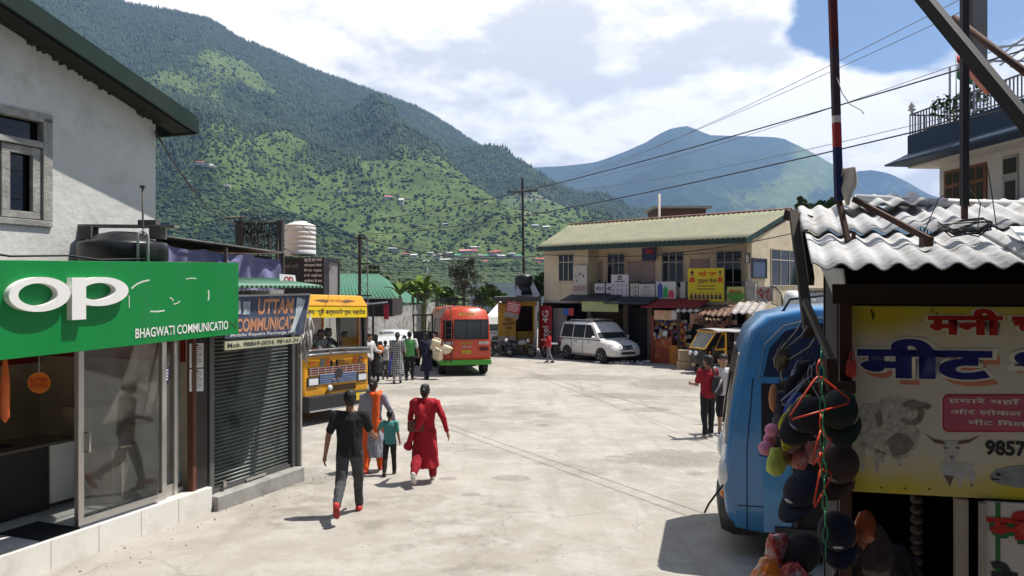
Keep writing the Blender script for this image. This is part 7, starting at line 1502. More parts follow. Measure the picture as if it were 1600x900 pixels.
sq = q; q = MB(); lbox(q, -7.9, -.4, -h+.02, h-.02, 2.775, 2.795); lbox(q, -7.9, -.9, -h+.005, -h+.03, .9, 1.7); lbox(q, -7.9, -.9, h-.03, h-.005, .9, 1.7); loc(q, 'lining', M('bus_lining', (.58, .54, .46), .8), tb_); q = sq; loc(q, 'seats', M('seat_dim', (.05, .035, .035), .8), tb_)  # pale inner panels added to brighten the bus interior behind the windscreen
for x in (-1.3, -6): wheel(tb_, x, -h+.17, .47, .26); wheel(tb_, x, h-.17, .47, .26)
q = MB(); q.bar((-.1, -h, 2.35), (.22, -h-.16, 2.2), .025); q.box((.22, -h-.18, 2.05), (.05, .16, .3)); loc(q, 'mirror', black, tb_)
q = MB(); lbox(q, -.95, -.1, -h-.004, -h+.0, .95, 1.15); loc(q, 'side_stripe', M('stripe_blue', (.03, .06, .20), .5), tb_)
q = MB(); lbox(q, -.5, -.1, -h-.007, -h-.004, .60, .80); loc(q, 'side_patch', M('patch_pale', (.35, .38, .45), .5), tb_)
def fig(par, sub): pass

# ---- orange red minibus seen from behind
rb_ = vehicle('red_bus', 'orange red minibus seen from behind with green bottom edge and roof ladder', 'bus', -1.78, 30.2, -.18, .984)
rmat = M('bus_orange_red', (.52, .055, .018), .35, var=.06, coat=.4, dirt=(.35, .10, .05), damt=.3, dsc=1.5); h = .99
def rring(x, k, dz=0.): return [V(x, s*a*k, z+dz) for s, pts in ((1, [(h, .58), (h, 1.3), (h*.985, 1.45), (h*.93, 2.25), (h*.82, 2.52), (h*.5, 2.64), (0, 2.67)]), (-1, [(h*.5, 2.64), (h*.82, 2.52), (h*.93, 2.25), (h*.985, 1.45), (h, 1.3), (h, .58)])) for a, z in pts]
def inset(x, k): r_ = rring(x, k); return [V(p.x+max(0, (p.z-1.4))*.10, p.y, .6+(p.z-.6)*(.97 if k < 1 else 1)) for p in r_]
q = MB(); q.loft([inset(-.02, .955), inset(.03, .99), [V(p.x+max(0, (p.z-1.4))*.08, p.y, p.z) for p in rring(.12, 1)], rring(.7, 1), rring(5.4, 1), rring(5.7, .93)]); loc(q, 'body', rmat, rb_)
def rback(y, z): return V(-.028+max(0, z-1.4)*.10, y, z)
def rs(y0, y1, z0, z1): return Surf(rback(y0, z1), rback(y1, z1), rback(y0, z0), rback(y1, z0))
q = MB(); s_ = rs(.42, -.86, 1.42, 2.14); s_.board(q, .03, .006); bw = loc(q, 'rear_window', M('rear_glass', (.035, .04, .04), .07, var=.3, sc=2, coat=1), rb_); q = MB()
for a in (.36, .78): s_.board(q, .01, .012, a-.012, .04, a+.012, .96)
s_.board(q, .012, .012, -.02, -.04, 1.02, .02); s_.board(q, .012, .012, -.02, .97, 1.02, 1.03); s_.board(q, .012, .012, -.02, 0, .0, 1); s_.board(q, .012, .012, 1.0, 0, 1.02, 1); loc(q, 'window_seal', black, bw)
q = MB(); s2_ = rs(.86, .50, 1.42, 2.14); s2_.board(q, .02, .008); loc(q, 'emergency_window', dglass, rb_)
q = MB(); lbox(q, -.05, 5.5, -h*1.005, h*1.005, .42, .62); loc(q, 'green_skirt', M('skirt_green', (.07, .34, .035), .4, var=.1), rb_, bevel=.02)
t_s = rs(.25, -.35, 2.28, 2.46); ltext(t_s, 'िहमाचल', M('script_gold', (.45, .33, .03), .5), rb_, d=.03, bold=.03); ltext(rs(.16, -.26, 1.20, 1.33), 'रोड वेज', MATS['script_gold'], rb_, d=.012, bold=.02); ltext(rs(.16, -.22, 1.07, 1.16), 'HP 34', M('script_silver', (.5, .45, .4), .5), rb_, d=.012, bold=.02)
q = MB(); s_ = rs(.14, -.20, .85, 1.0); s_.board(q, .01, .012); loc(q, 'number_plate', plate_y, rb_); ltext(s_, 'HP 34', ink, rb_, .2, .1, .8, .42, d=.016); ltext(s_, '2957', ink, rb_, .15, .52, .85, .9, d=.016)
for y in (-.70, .70):
    q = MB(); s_ = rs(y+.2, y-.2, 1.20, 1.32); s_.board(q, .02, .014); loc(q, 'reversing_lamp', M('lamp_milky', (.5, .48, .46), .3), rb_); q = MB(); s_ = rs(y+.16, y-.16, .96, 1.10); s_.board(q, .02, .014); loc(q, 'tail_light', M('tail_dark', (.10, .015, .012), .2), rb_)
q = MB()
for y in (.80, .56): q.tube([(-.09, y, .5), (-.09, y, 1.5), (-.02, y, 2.3), (.12, y, 2.62), (.3, y, 2.72)], .018, 6)
for z in (.6, .85, 1.1, 1.35, 1.6, 1.85, 2.1, 2.35): x = -.09+max(0, z-1.5)*.09; q.bar((x, .80, z), (x, .56, z), .02)
loc(q, 'ladder', M('ladder_dark', (.10, .05, .05), .6), rb_)
q = MB()
for z in (2.76, 2.86, 2.96):
    for s in (1, -1): q.bar((.5, s*.75, z), (5, s*.75, z), .03)
    q.bar((.5, -.75, z), (.5, .75, z), .03)
for y in (-.75, -.4, 0, .4, .75): q.bar((.5, y, 2.62), (.5, y, 2.96), .03)
for x in (1.5, 2.5, 3.5, 5): q.bar((x, -.75, 2.62), (x, -.75, 2.96), .03); q.bar((x, .75, 2.62), (x, .75, 2.96), .03)
q.box((1.2, .35, 2.95), (1.2, .8, .1)); loc(q, 'roof_rack', iron, rb_)
q = MB()
for i in range(4): x = .8+1.1*i; q.hexa([V(x, h*.987, 1.5), V(x+.95, h*.987, 1.5), V(x+.95, h*.95, 1.5), V(x, h*.95, 1.5), V(x, h*.942, 2.18), V(x+.95, h*.942, 2.18), V(x+.95, h*.90, 2.18), V(x, h*.90, 2.18)]); q.hexa([V(x, -h*.95, 1.5), V(x+.95, -h*.95, 1.5), V(x+.95, -h*.987, 1.5), V(x, -h*.987, 1.5), V(x, -h*.90, 2.18), V(x+.95, -h*.90, 2.18), V(x+.95, -h*.942, 2.18), V(x, -h*.942, 2.18)])
loc(q, 'side_window', dglass, rb_)
q = MB(); q.hexa([V(.15, h*1.0, 2.2), V(1.6, h*1.0, 2.2), V(1.6, h*.9, 2.2), V(.15, h*.9, 2.2), V(.2, h*.80, 2.6), V(1.6, h*.80, 2.6), V(1.6, h*.7, 2.58), V(.2, h*.7, 2.58)]); loc(q, 'grey_cover', M('cover_taupe', (.26, .20, .18), .8, var=.15), rb_, bevel=.03)
q = MB()
for i in range(3): q.bar((.75+.14*i, h*1.0, 1.35), (.8+.14*i, h*.945, 2.2), .02)
loc(q, 'window_bars', M('bar_white', (.5, .48, .46)), rb_)
q = MB(); dx = 3.4; q.box((dx, h+.42, 1.05), (.05, .84, 1.0)); q.bar((dx, h+.02, 1.5), (dx, h+.02, 2.3), .06); q.bar((dx, h+.82, 1.5), (dx, h+.82, 2.3), .06); q.bar((dx, h, 2.28), (dx, h+.84, 2.28), .07); q.bar((dx, h+.3, 1.5), (dx, h+.3, 2.3), .05); q.bar((dx, h, 1.55), (dx, h+.84, 1.55), .08); loc(q, 'open_door', M('door_charcoal', (.045, .045, .05), .5), rb_)
for x in (1.0, 4.6): wheel(rb_, x, h-.17, .40, .30); wheel(rb_, x, -h+.17, .40, .30)
q = MB(); lbox(q, .3, 5.2, -.5, .5, .35, .6); loc(q, 'chassis', black, rb_)
# jerry cans tied at the back corner
jc = M('jerrycan_plastic', (.66, .58, .42), .5, var=.08, sc=4, dirt=(.5, .42, .28), damt=.4)
def jerry(px, py, Y, rx, rz, label):
    t_ = thing('jerrycan', label, 'jerrycan', P(px, py, Y), group='jerrycans tied to the red bus'); t_.rotation_euler = (rx, .3, rz); q = MB(); q.box((0, 0, 0), (.36, .24, .40)); q.build('body', jc, t_, local=True, bevel=.06); q = MB(); q.bar((-.1, 0, .25), (.1, 0, .25), .05); q.bar((-.1, 0, .2), (-.1, 0, .25), .05); q.bar((.1, 0, .2), (.1, 0, .25), .05); q.tube([(.14, 0, .18), (.14, 0, .25)], .035, 10); q.build('handle', jc, t_, local=True); return t_
jerry(680, 539, 29.2, .2, .2, 'pale plastic jerrycan highest of the three by the bus'); jerry(696, 546, 29.1, 1.2, .5, 'pale plastic jerrycan lying sideways, nearest the bus number plate'); jerry(684, 554, 29.0, .4, -.6, 'pale plastic jerrycan lowest of the three by the bus')

# ---- pale blue minibus nosing out at the right
bb_ = vehicle('blue_bus', 'sky blue minibus with rounded nose and open dark door beside the stall', 'bus', 2.74, 9.97, -.97, .25)
bl = M('bus_sky_blue', (.032, .175, .40), .3, var=.08, coat=.5, dirt=(.06, .12, .20), damt=.5, dsc=2.2); h = 1.02
prof = [(-.30, .30), (-.02, .34), (.05, .52), (.08, .85), (.05, 1.2), (.01, 1.6), (-.06, 2.05), (-.13, 2.40), (-.22, 2.62), (-.40, 2.79), (-.85, 2.89), (-2.2, 2.92), (-5.2, 2.88), (-5.4, 2.7), (-5.5, 2.0), (-5.5, .3)]
cx_, cz_ = -2.6, 1.5
def pin(k): return [((x-cx_)*k+cx_, (z-cz_)*k+cz_) for x, z in prof]
q = MB(); q.loft([[V(x, y, z) for x, z in pin(k)] for y, k in ((-h, .962), (-h*.975, .982), (-h*.91, .994), (-h*.6, 1), (h*.6, 1), (h*.91, .994), (h*.975, .982), (h, .962))]); loc(q, 'body', bl, bb_)
def nside(pts, name, mt, d0=.0, d1=.012, bevel=0):
    T_ = Matrix(((1, 0, 0, 0), (0, 0, 1, h+d0-.02), (0, 1, 0, 0), (0, 0, 0, 1))); q = MB(); q.prism(pts, d1-d0+.02, T_); return loc(q, name, mt, bb_, bevel=bevel)
navy_b = M('bus_navy', (.012, .022, .06), .3, coat=.5)
nside([(-.38, 2.10), (-.45, 2.42), (-.62, 2.62), (-.95, 2.71), (-4.9, 2.73), (-4.9, 2.10)], 'navy_band', navy_b)
tr = [(-.33, 2.06), (-.40, 2.46), (-.60, 2.67), (-.95, 2.765), (-4.9, 2.79)]
nside(tr+[(x, z+.018) for x, z in tr[::-1]], 'band_line', M('line_pale', (.35, .42, .5), .5), .0, .014)
nside([(-.36, 1.22), (-.36, 2.02), (-1.72, 2.02), (-1.72, .40), (-.70, .40), (-.70, 1.22)], 'doorway', dark_in, .0, .010)
q = MB(); 
for a, b in (((-.72, .42), (-.72, 2.0)), ((-1.15, .42), (-1.15, 2.0)), ((-1.70, .42), (-1.70, 2.0))): q.bar((a[0], h+.02, a[1]), (b[0], h+.02, b[1]), .05, .04)
q.bar((-.55, h+.02, 2.03), (-1.75, h+.02, 2.03), .05, .05); q.bar((-.5, h+.02, .38), (-1.8, h+.02, .38), .05, .06); dr = loc(q, 'door', M('door_black', (.015, .016, .018), .5), bb_)
q = MB(); q.add([V(-.76, h+.022, 1.0), V(-1.12, h+.022, 1.0), V(-1.12, h+.022, 1.95), V(-.76, h+.022, 1.95)], [(0, 1, 2, 3)]); q.add([V(-1.2, h+.022, .9), V(-1.66, h+.022, .9), V(-1.66, h+.022, 1.95), V(-1.2, h+.022, 1.95)], [(0, 1, 2, 3)]); loc(q, 'door_glass', dglass, dr)
q = MB(); q.tube([(-.64, h+.05, 1.45), (-.64, h+.07, 1.3), (-.64, h+.05, 1.15)], .012, 6); loc(q, 'door_handle', chrome, dr); q = MB(); q.bar((-.8, h+.03, 2.07), (-1.9, h+.03, 2.07), .03, .03); loc(q, 'drip_rail', M('rail_pale', (.4, .4, .4), .4, .6), bb_)
q = MB()
for i in range(3): x = -1.9-1.0*i; q.add([V(x, h+.014, 1.35), V(x-.9, h+.014, 1.35), V(x-.9, h+.014, 2.04), V(x, h+.014, 2.04)], [(0, 1, 2, 3)])
loc(q, 'side_window', dglass, bb_)
nside([(-.38, .34), (-.38, 1.19), (-.68, 1.19), (-.68, .34)], 'front_quarter_panel', M('bus_mid_blue', (.045, .22, .44), .35, coat=.4), .0, .008)
# windscreen, lamps and bumper on the nose
q = MB()
def nose(z, d=.012):
    for (x0, z0), (x1, z1) in zip(prof[1:], prof[2:]):
        if z0 <= z <= z1: return x0+(x1-x0)*(z-z0)/(z1-z0)+d
    return 0
for i in range(6):
    za, zb = 1.38+.16*i, 1.38+.16*(i+1); q.add([V(nose(za), -h*.84, za), V(nose(za), h*.84, za), V(nose(zb), h*.82, zb), V(nose(zb), -h*.82, zb)], [(0, 1, 2, 3)])
loc(q, 'windscreen', dglass, bb_); q = MB()
for s in (1, -1): q.tube([(nose(z)-.03, s*h*.885, z) for z in (1.3, 1.6, 1.9, 2.2, 2.36)], .03, 6)
loc(q, 'windscreen_seal', M('seal_grey', (.34, .32, .29), .6), bb_)
for s in (1, -1):
    q = MB(); q.ball((nose(.95)-.06, s*h*.86, .94), (.10, .13, .20)); hl = loc(q, 'headlight', lens, bb_); q = MB(); q.ball((nose(.7)-.05, s*h*.80, .70), (.07, .09, .06)); loc(q, 'indicator', amber, bb_)
q = MB(); q.loft([[V(x, y, z) for x, z in ((.10+dx, .28), (.12+dx, .50), (.11+dx, .62), (-.35, .62), (-.35, .28))] for y, dx in ((-h*.98, -.16), (-h*.8, -.02), (0, .02), (h*.8, -.02), (h*.98, -.16))]); loc(q, 'bumper', M('bumper_soft_black', (.018, .018, .02), .6, dirt=(.12, .11, .1), damt=.4), bb_)
q = MB(); q.tube([(nose(.9)-.15, h*.9, 1.0), (.22, h*1.0, .62), (.27, h*.95, .50)], .012, 6); loc(q, 'feeler_rod', black, bb_)
q = MB(); yy = h+.003
for pts in (((-.20, .36), (-.20, 1.25), (-.27, 2.08)), ((-.33, 1.2), (-.72, 1.21)), ((-.70, .62), (-.10, .62)), ((-1.78, .34), (-1.78, 2.05)), ((-1.8, .62), (-5.2, .62)), ((-1.8, 1.28), (-5.2, 1.28)), ((-3.4, .4), (-3.4, 1.28))): q.tube([(x, yy, z) for x, z in pts], .006, 5)
loc(q, 'panel_seam', M('seam_dark', (.01, .03, .06), .6), bb_); q = MB(); q.tube([(nose(1.5)+.02, .1, 1.42), (nose(1.8)+.02, .35, 1.8), (nose(2.1)+.02, .5, 2.1)], .012, 6); loc(q, 'wiper', black, bb_)
q = MB(); q.ball((-.5, h*.4, 2.70), (.05, .03, .05)); q.tube([(-.6, .75, 2.80), (-.7, .72, 2.97), (-1.1, .7, 3.02), (-2.8, .7, 3.02)], .015, 6); loc(q, 'roof_rail', black, bb_)
for x in (-1.15, -4.1): wheel(bb_, x, h-.16, .38, .24); wheel(bb_, x, -h+.16, .38, .24)
q = MB(); lbox(q, -5.2, -.3, -.8, .8, .3, .55); loc(q, 'underbody', black, bb_)
# white tank lying on the stall roof beyond
tkh = thing('lying_tank', 'white ribbed tank lying on its side above the blue minibus', 'water tank', P(1262, 480, 26)); q = MB(); c0 = P(1226, 471, 26); T_ = Matrix.Translation(c0) @ Matrix.Rotation(R(90), 4, 'Y'); q.lathe([(.02, 0), (.25, .04), (.36, .12), (.36, .45), (.33, .47), (.33, .50), (.36, .52), (.36, .9), (.33, .92), (.33, .96), (.36, .98), (.36, 1.6), (.2, 1.7), (.02, 1.72)], 28, T_); q.build('body', M('tank_milk', (.62, .63, .60), .5), tkh)
q = MB(); q.lathe([(.333, .6), (.365, .62), (.365, .74), (.333, .76)], 28, T_); q.build('green_ring', M('ring_green', (.10, .22, .15), .6), tkh); q = MB(); q.box((c0.x+.9, c0.y, c0.z+.42), (.9, .6, .12)); q.build('sack', M('sack_tan', (.5, .42, .33), .9), tkh, bevel=.04)
q = MB(); q.box((c0.x+.9, 26.3, (c0.z-.36-.4)/2-.0), (2.6, 2, c0.z-.36+.4)); q.build('stand', M('stand_dim', (.10, .09, .08), .9), tkh)

# ---- auto rickshaws
def auto(label, x, y, fx, fy, full=True):
    a = vehicle('auto_rickshaw', label, 'auto rickshaw', x, y, fx, fy, group='yellow and black auto rickshaws'); yl = M('auto_yellow', (.58, .30, .012), .4, var=.06, coat=.3); bk = M('auto_black', (.022, .022, .02), .45, var=.2, dirt=(.12, .1, .07), damt=.4); cv = M('auto_canvas', (.34, .33, .33), .85, var=.1, sc=4); kh = M('auto_khaki', (.40, .31, .17), .5, var=.12)
    q = MB(); q.loft([[V(1.32, s*.20*k, z) for s, k, z in ((1, .8, .42), (1, 1, .8), (-1, 1, .8), (-1, .8, .42))], [V(1.12, y_, z) for y_, z in ((.42, .36), (.46, .98), (-.46, .98), (-.42, .36))], [V(.75, y_, z) for y_, z in ((.58, .3), (.58, .5), (-.58, .5), (-.58, .3))]], smooth=False); loc(q, 'front_cowl', bk, a, bevel=.03)
    q = MB(); lbox(q, -1.2, .8, -.62, .62, .28, .42); lbox(q, -1.25, -.15, -.64, .64, .42, .92); lbox(q, -1.3, -1.2, -.62, .62, .42, 1.2); loc(q, 'body', bk, a, bevel=.03)
    q = MB(); lbox(q, -1.22, -.18, .642, .652, .80, 1.0); lbox(q, -1.22, -.18, -.652, -.642, .80, 1.0); q.tube([(1.14, .46, 1.0), (1.16, 0, 1.02), (1.14, -.46, 1.0)], .03, 6); loc(q, 'yellow_band', yl, a)
    q = MB()
    for s in (1, -1): q.hexa([V(.25, s*.60, .95), V(.72, s*.56, .95), V(.72, s*.60, .95), V(.25, s*.64, .95), V(.20, s*.55, 1.62), V(.34, s*.53, 1.62), V(.34, s*.56, 1.62), V(.20, s*.58, 1.62)]); q.bar((1.1, s*.46, 1.0), (.62, s*.50, 1.64), .05); q.bar((.2, s*.60, .45), (.2, s*.60, 1.66), .07)
    q.bar((.62, -.5, 1.64), (.62, .5, 1.64), .06); lbox(q, .15, .66, -.56, .56, 1.63, 1.69); loc(q, 'yellow_frame', yl, a, bevel=.01)
    q = MB(); q.add([V(1.10, -.44, 1.02), V(1.10, .44, 1.02), V(.64, .48, 1.62), V(.64, -.48, 1.62)], [(0, 1, 2, 3)]); loc(q, 'windscreen', vglass, a); q = MB()
    for s in (1, -1): q.add([V(.28, s*.652, 1.02), V(.68, s*.615, 1.02), V(.38, s*.585, 1.55), V(.25, s*.60, 1.55)], [(0, 1, 2, 3)])
    loc(q, 'quarter_window', dglass, a)
    q = MB(); q.grid(lambda u, v: V(.66-2.0*u, (v-.5)*1.28, 1.66+.10*math.sin(math.pi*v)**.6+.02*math.sin(u*9)-.10*max(0, u-.85)*6), 16, 10); q.grid(lambda u, v: V(-1.34, (v-.5)*1.28, 1.0+.68*u), 4, 4); loc(q, 'canopy', cv, a, solid=.02)
    q = MB(); lbox(q, -1.0, -.45, -.56, .56, .5, .68); lbox(q, -1.15, -1.0, -.56, .56, .6, 1.15); lbox(q, .1, .3, -.25, .25, .45, .7); loc(q, 'seat', M('seat_maroon', (.09, .02, .02), .6), a)
    q = MB(); q.loft([[V(1.05+.28*math.cos(t)*k, w_, .32+.30*math.sin(t)*k) for t in [math.pi*j/8 for j in range(9)]]+[V(1.05+.24*math.cos(t)*k, w_, .30+.26*math.sin(t)*k) for t in [math.pi*(8-j)/8 for j in range(9)]] for w_, k in ((-.10, .96), (0, 1), (.10, .96))]); loc(q, 'mudguard', kh, a)
    w1 = wheel(a, 1.05, .045, .24, .11); wheel(a, -.8, .54, .24, .13); wheel(a, -.8, -.54, .24, .13)
    q = MB(); q.ball((1.32, .17, .82), (.06, .09, .09)); q.ball((1.32, -.17, .82), (.06, .09, .09)); loc(q, 'headlight', lens, a); q = MB(); q.ball((.95, .56, .88), (.03, .05, .04)); q.ball((.95, -.56, .88), (.03, .05, .04)); loc(q, 'indicator', amber, a)
    q = MB(); q.bar((.7, .3, 1.0), (.7, -.3, 1.0), .04); q.bar((.75, 0, .5), (.7, 0, 1.0), .05); loc(q, 'handlebar', black, a); return a
auto('yellow and black auto rickshaw in front of the tin roofed stall', 8.35, 31.6, -.90, -.43); auto('auto rickshaw mostly hidden behind the blue minibus nose', 8.1, 24.6, -.88, -.47)
q = MB(); p = P(1070, 555, 33); q.box((p.x, p.y, p.z), (.5, .4, .45)); q.box((p.x-.05, p.y, p.z-.47), (.5, .4, .45)); q.box((p.x-.02, p.y, p.z-.82), (.55, .45, .25)); tag(q.build('cartons', M('carton_tan', (.40, .30, .18), .85, var=.15), bevel=.01), 'stack of tan cartons beside the auto rickshaw front wheel', 'carton stack')

# ---- motorbikes by the kiosk
def bike(label, px, Y, fx, fy, col):
    c = P(px, 550, Y); b = vehicle('motorbike', label, 'motorbike', c.x, Y, fx, fy, R(8), group='motorbikes by the yellow kiosk'); pm = M('bike_%d' % int(col[0]*1000), col, .35, coat=.4)
    for x in (.62, -.62):
        q = MB(); T_ = Matrix.Translation((x, 0, .30)) @ Matrix.Rotation(R(90), 4, 'X'); q.tube([T_ @ V(.26*math.cos(t), .26*math.sin(t), 0) for t in [j*.2856 for j in range(22)]], .05, 8, closed=True); w_ = loc(q, 'wheel', tyre_m, b); q = MB()
        for k in range(5): q.bar(T_ @ V(.24*math.cos(k*1.257), .24*math.sin(k*1.257), 0), (x, 0, .30), .025)
        q.lathe([(.06, -.05), (.06, .05)], 10, T_); loc(q, 'rim', rim_m, w_)
    q = MB(); q.loft([[V(x, w_*s, z) for s, z in ((1, z0), (.8, z1), (-.8, z1), (-1, z0))] for x, w_, z0, z1 in ((.42, .08, .70, .84), (.25, .14, .66, .90), (-.05, .12, .66, .84))], smooth=False); loc(q, 'tank', pm, b, bevel=.03); q = MB(); q.loft([[V(x, w_*s, z) for s, z in ((1, z0), (1, z1), (-1, z1), (-1, z0))] for x, w_, z0, z1 in ((-.05, .10, .70, .80), (-.45, .13, .74, .82), (-.85, .08, .82, .90))], smooth=False); loc(q, 'seat', black, b, bevel=.02)
    q = MB(); q.bar((.62, .08, .3), (.40, .07, .92), .04); q.bar((.62, -.08, .3), (.40, -.07, .92), .04); q.bar((.35, 0, .8), (-.1, 0, .35), .05); q.bar((-.1, 0, .35), (-.62, .07, .30), .05); q.bar((-.5, 0, .75), (-.62, .08, .3), .04); q.box((.05, 0, .42), (.35, .22, .3)); q.tube([(.1, -.14, .25), (-.3, -.16, .28), (-.75, -.16, .38)], .04, 8); loc(q, 'frame', M('bike_frame', (.05, .05, .05), .4, .5), b)
    q = MB(); q.tube([(.30, .34, 1.02), (.36, .2, 1.0), (.42, 0, .96), (.36, -.2, 1.0), (.30, -.34, 1.02)], .016, 6); q.bar((.38, .22, 1.0), (.40, .26, 1.18), .01); q.box((.40, .27, 1.2), (.02, .1, .07)); loc(q, 'handlebar', black, b); q = MB(); q.ball((.50, 0, .86), (.09, .1, .1)); loc(q, 'headlight', lens, b); q = MB(); q.grid(lambda u, v: V(.62+.34*math.cos(.5+u*1.6), (v-.5)*.13, .30+.34*math.sin(.5+u*1.6)), 8, 2); q.grid(lambda u, v: V(-.62+.36*math.cos(1.2+u*1.6), (v-.5)*.15, .32+.36*math.sin(1.2+u*1.6)), 8, 2); loc(q, 'mudguard', pm, b, solid=.01)
bike('black motorbike in front of the painted kiosk wall', 782, 40.3, .75, -.65, (.02, .02, .03)); bike('grey and white motorbike before the kiosk doorway', 814, 40.0, .85, -.52, (.25, .26, .28)); bike('dark motorbike in the shade by the white drape', 872, 39.3, .9, -.4, (.022, .018, .018))
# litter before the white car
q = MB(); r_ = random.Random(17)
for i in range(22):
    p = G(930+r_.uniform(0, 90), 567+r_.uniform(-1.5, 2)); q.ball((p.x, p.y, p.z+.03), (r_.uniform(.06, .25), .1, r_.uniform(.03, .09)), 7, 4)
tag(q.build('litter', M('litter_white', (.62, .62, .6), .8)), 'scraps of white litter on the road before the white car', None, None, 'stuff')
q = MB(); r_ = random.Random(27)
for i in range(150):
    u, v = r_.uniform(-2.5, 4), abs(r_.gauss(.25, .35)); p = fac(u, .05+v, 0); s = .003+.014*r_.random()**3; q.ball((p.x, p.y, roadz(p.x, p.y)+s*.4), (s, s*r_.uniform(.6, 1), s*.6), 5, 3)
for i in range(120):
    p = G(r_.uniform(500, 1120), 600+300*r_.random()); s = r_.uniform(.003, .009); q.ball((p.x, p.y, roadz(p.x, p.y)+s*.4), (s, s, s*.6), 5, 3)
tag(q.build('gravel', M('gravel_stone', (.22, .205, .185), .9, var=.4, sc=30)), 'loose gravel and crumbs along the kerb', None, None, 'stuff')
# ================================================================ people (local axes: -y forward, z up)
def soft(name, q, mt, par, vox, it=3, folds=0., fs=9., label=None):
    """overlapping shapes grown together into one continuous surface"""
    me = bpy.data.meshes.new(name); me.from_pydata(q.v, [], q.f); o = bpy.data.objects.new('tmp', me)
    m = o.modifiers.new('r', 'REMESH'); m.mode = 'VOXEL'; m.voxel_size = vox; m.use_smooth_shade = True
    me2 = bake(o); nv = len(me2.vertices); co = np.empty(nv*3, np.float32); me2.vertices.foreach_get('co', co); co = co.reshape(-1, 3)
    ed = np.empty(len(me2.edges)*2, np.int32); me2.edges.foreach_get('vertices', ed); ed = ed.reshape(-1, 2); ct = np.bincount(ed.ravel(), minlength=nv)[:, None]
    for _ in range(it):
        ac = np.stack([np.bincount(ed[:, 0], co[ed[:, 1], i], nv)+np.bincount(ed[:, 1], co[ed[:, 0], i], nv) for i in range(3)], 1); co = .5*co+.5*ac/np.maximum(ct, 1)
    me2.vertices.foreach_set('co', co.astype(np.float32).ravel()); me2.update()
    if folds:
        no = np.empty(nv*3, np.float32); me2.vertices.foreach_get('normal', no); no = no.reshape(-1, 3); am = np.empty((nv, 1), np.float32)
        for i_, c in enumerate(co):
            c = V(*c); n = mnoise.noise(V(c.x*fs, c.y*fs, c.z*fs*.38))+.5*mnoise.noise(V(c.x*fs*2.3+5, c.y*fs*2.3, c.z*fs*.9)); am[i_] = n*folds
        me2.vertices.foreach_set('co', (co+no*am).astype(np.float32).ravel())
    me2.polygons.foreach_set('use_smooth', [True]*len(me2.polygons)); me2.materials.clear(); me2.materials.append(mt); me2.update()
    return link(name, me2, par, True, label=label)
def cap_(q, a, b, ra, rb, n=12):
    q.tube([a, b], [ra, rb], n); q.ball(tuple(a), ra, n, 8); q.ball(tuple(b), rb, n, 8)
def ringz(z, rx, ry, cx=0., cy=0., n=20): return [V(cx+rx*math.cos(2*math.pi*i/n), cy+ry*math.sin(2*math.pi*i/n), z) for i in range(n)]
SKIN = M('skin_brown', (.27, .135, .075), .55, var=.05); SKIN2 = M('skin_tan', (.36, .19, .115), .55, var=.05); HAIR = M('hair_black', (.010, .008, .007), .5, var=.2, sc=30)
EYE = M('eye_white', (.6, .6, .58), .3); LIP = M('lip', (.28, .09, .07), .5)
def cm(name, c, **k): return M('cloth_'+name, c, .88, var=k.pop('var', .10), sc=k.pop('sc', 7), bump=.25, bsc=160, **k)
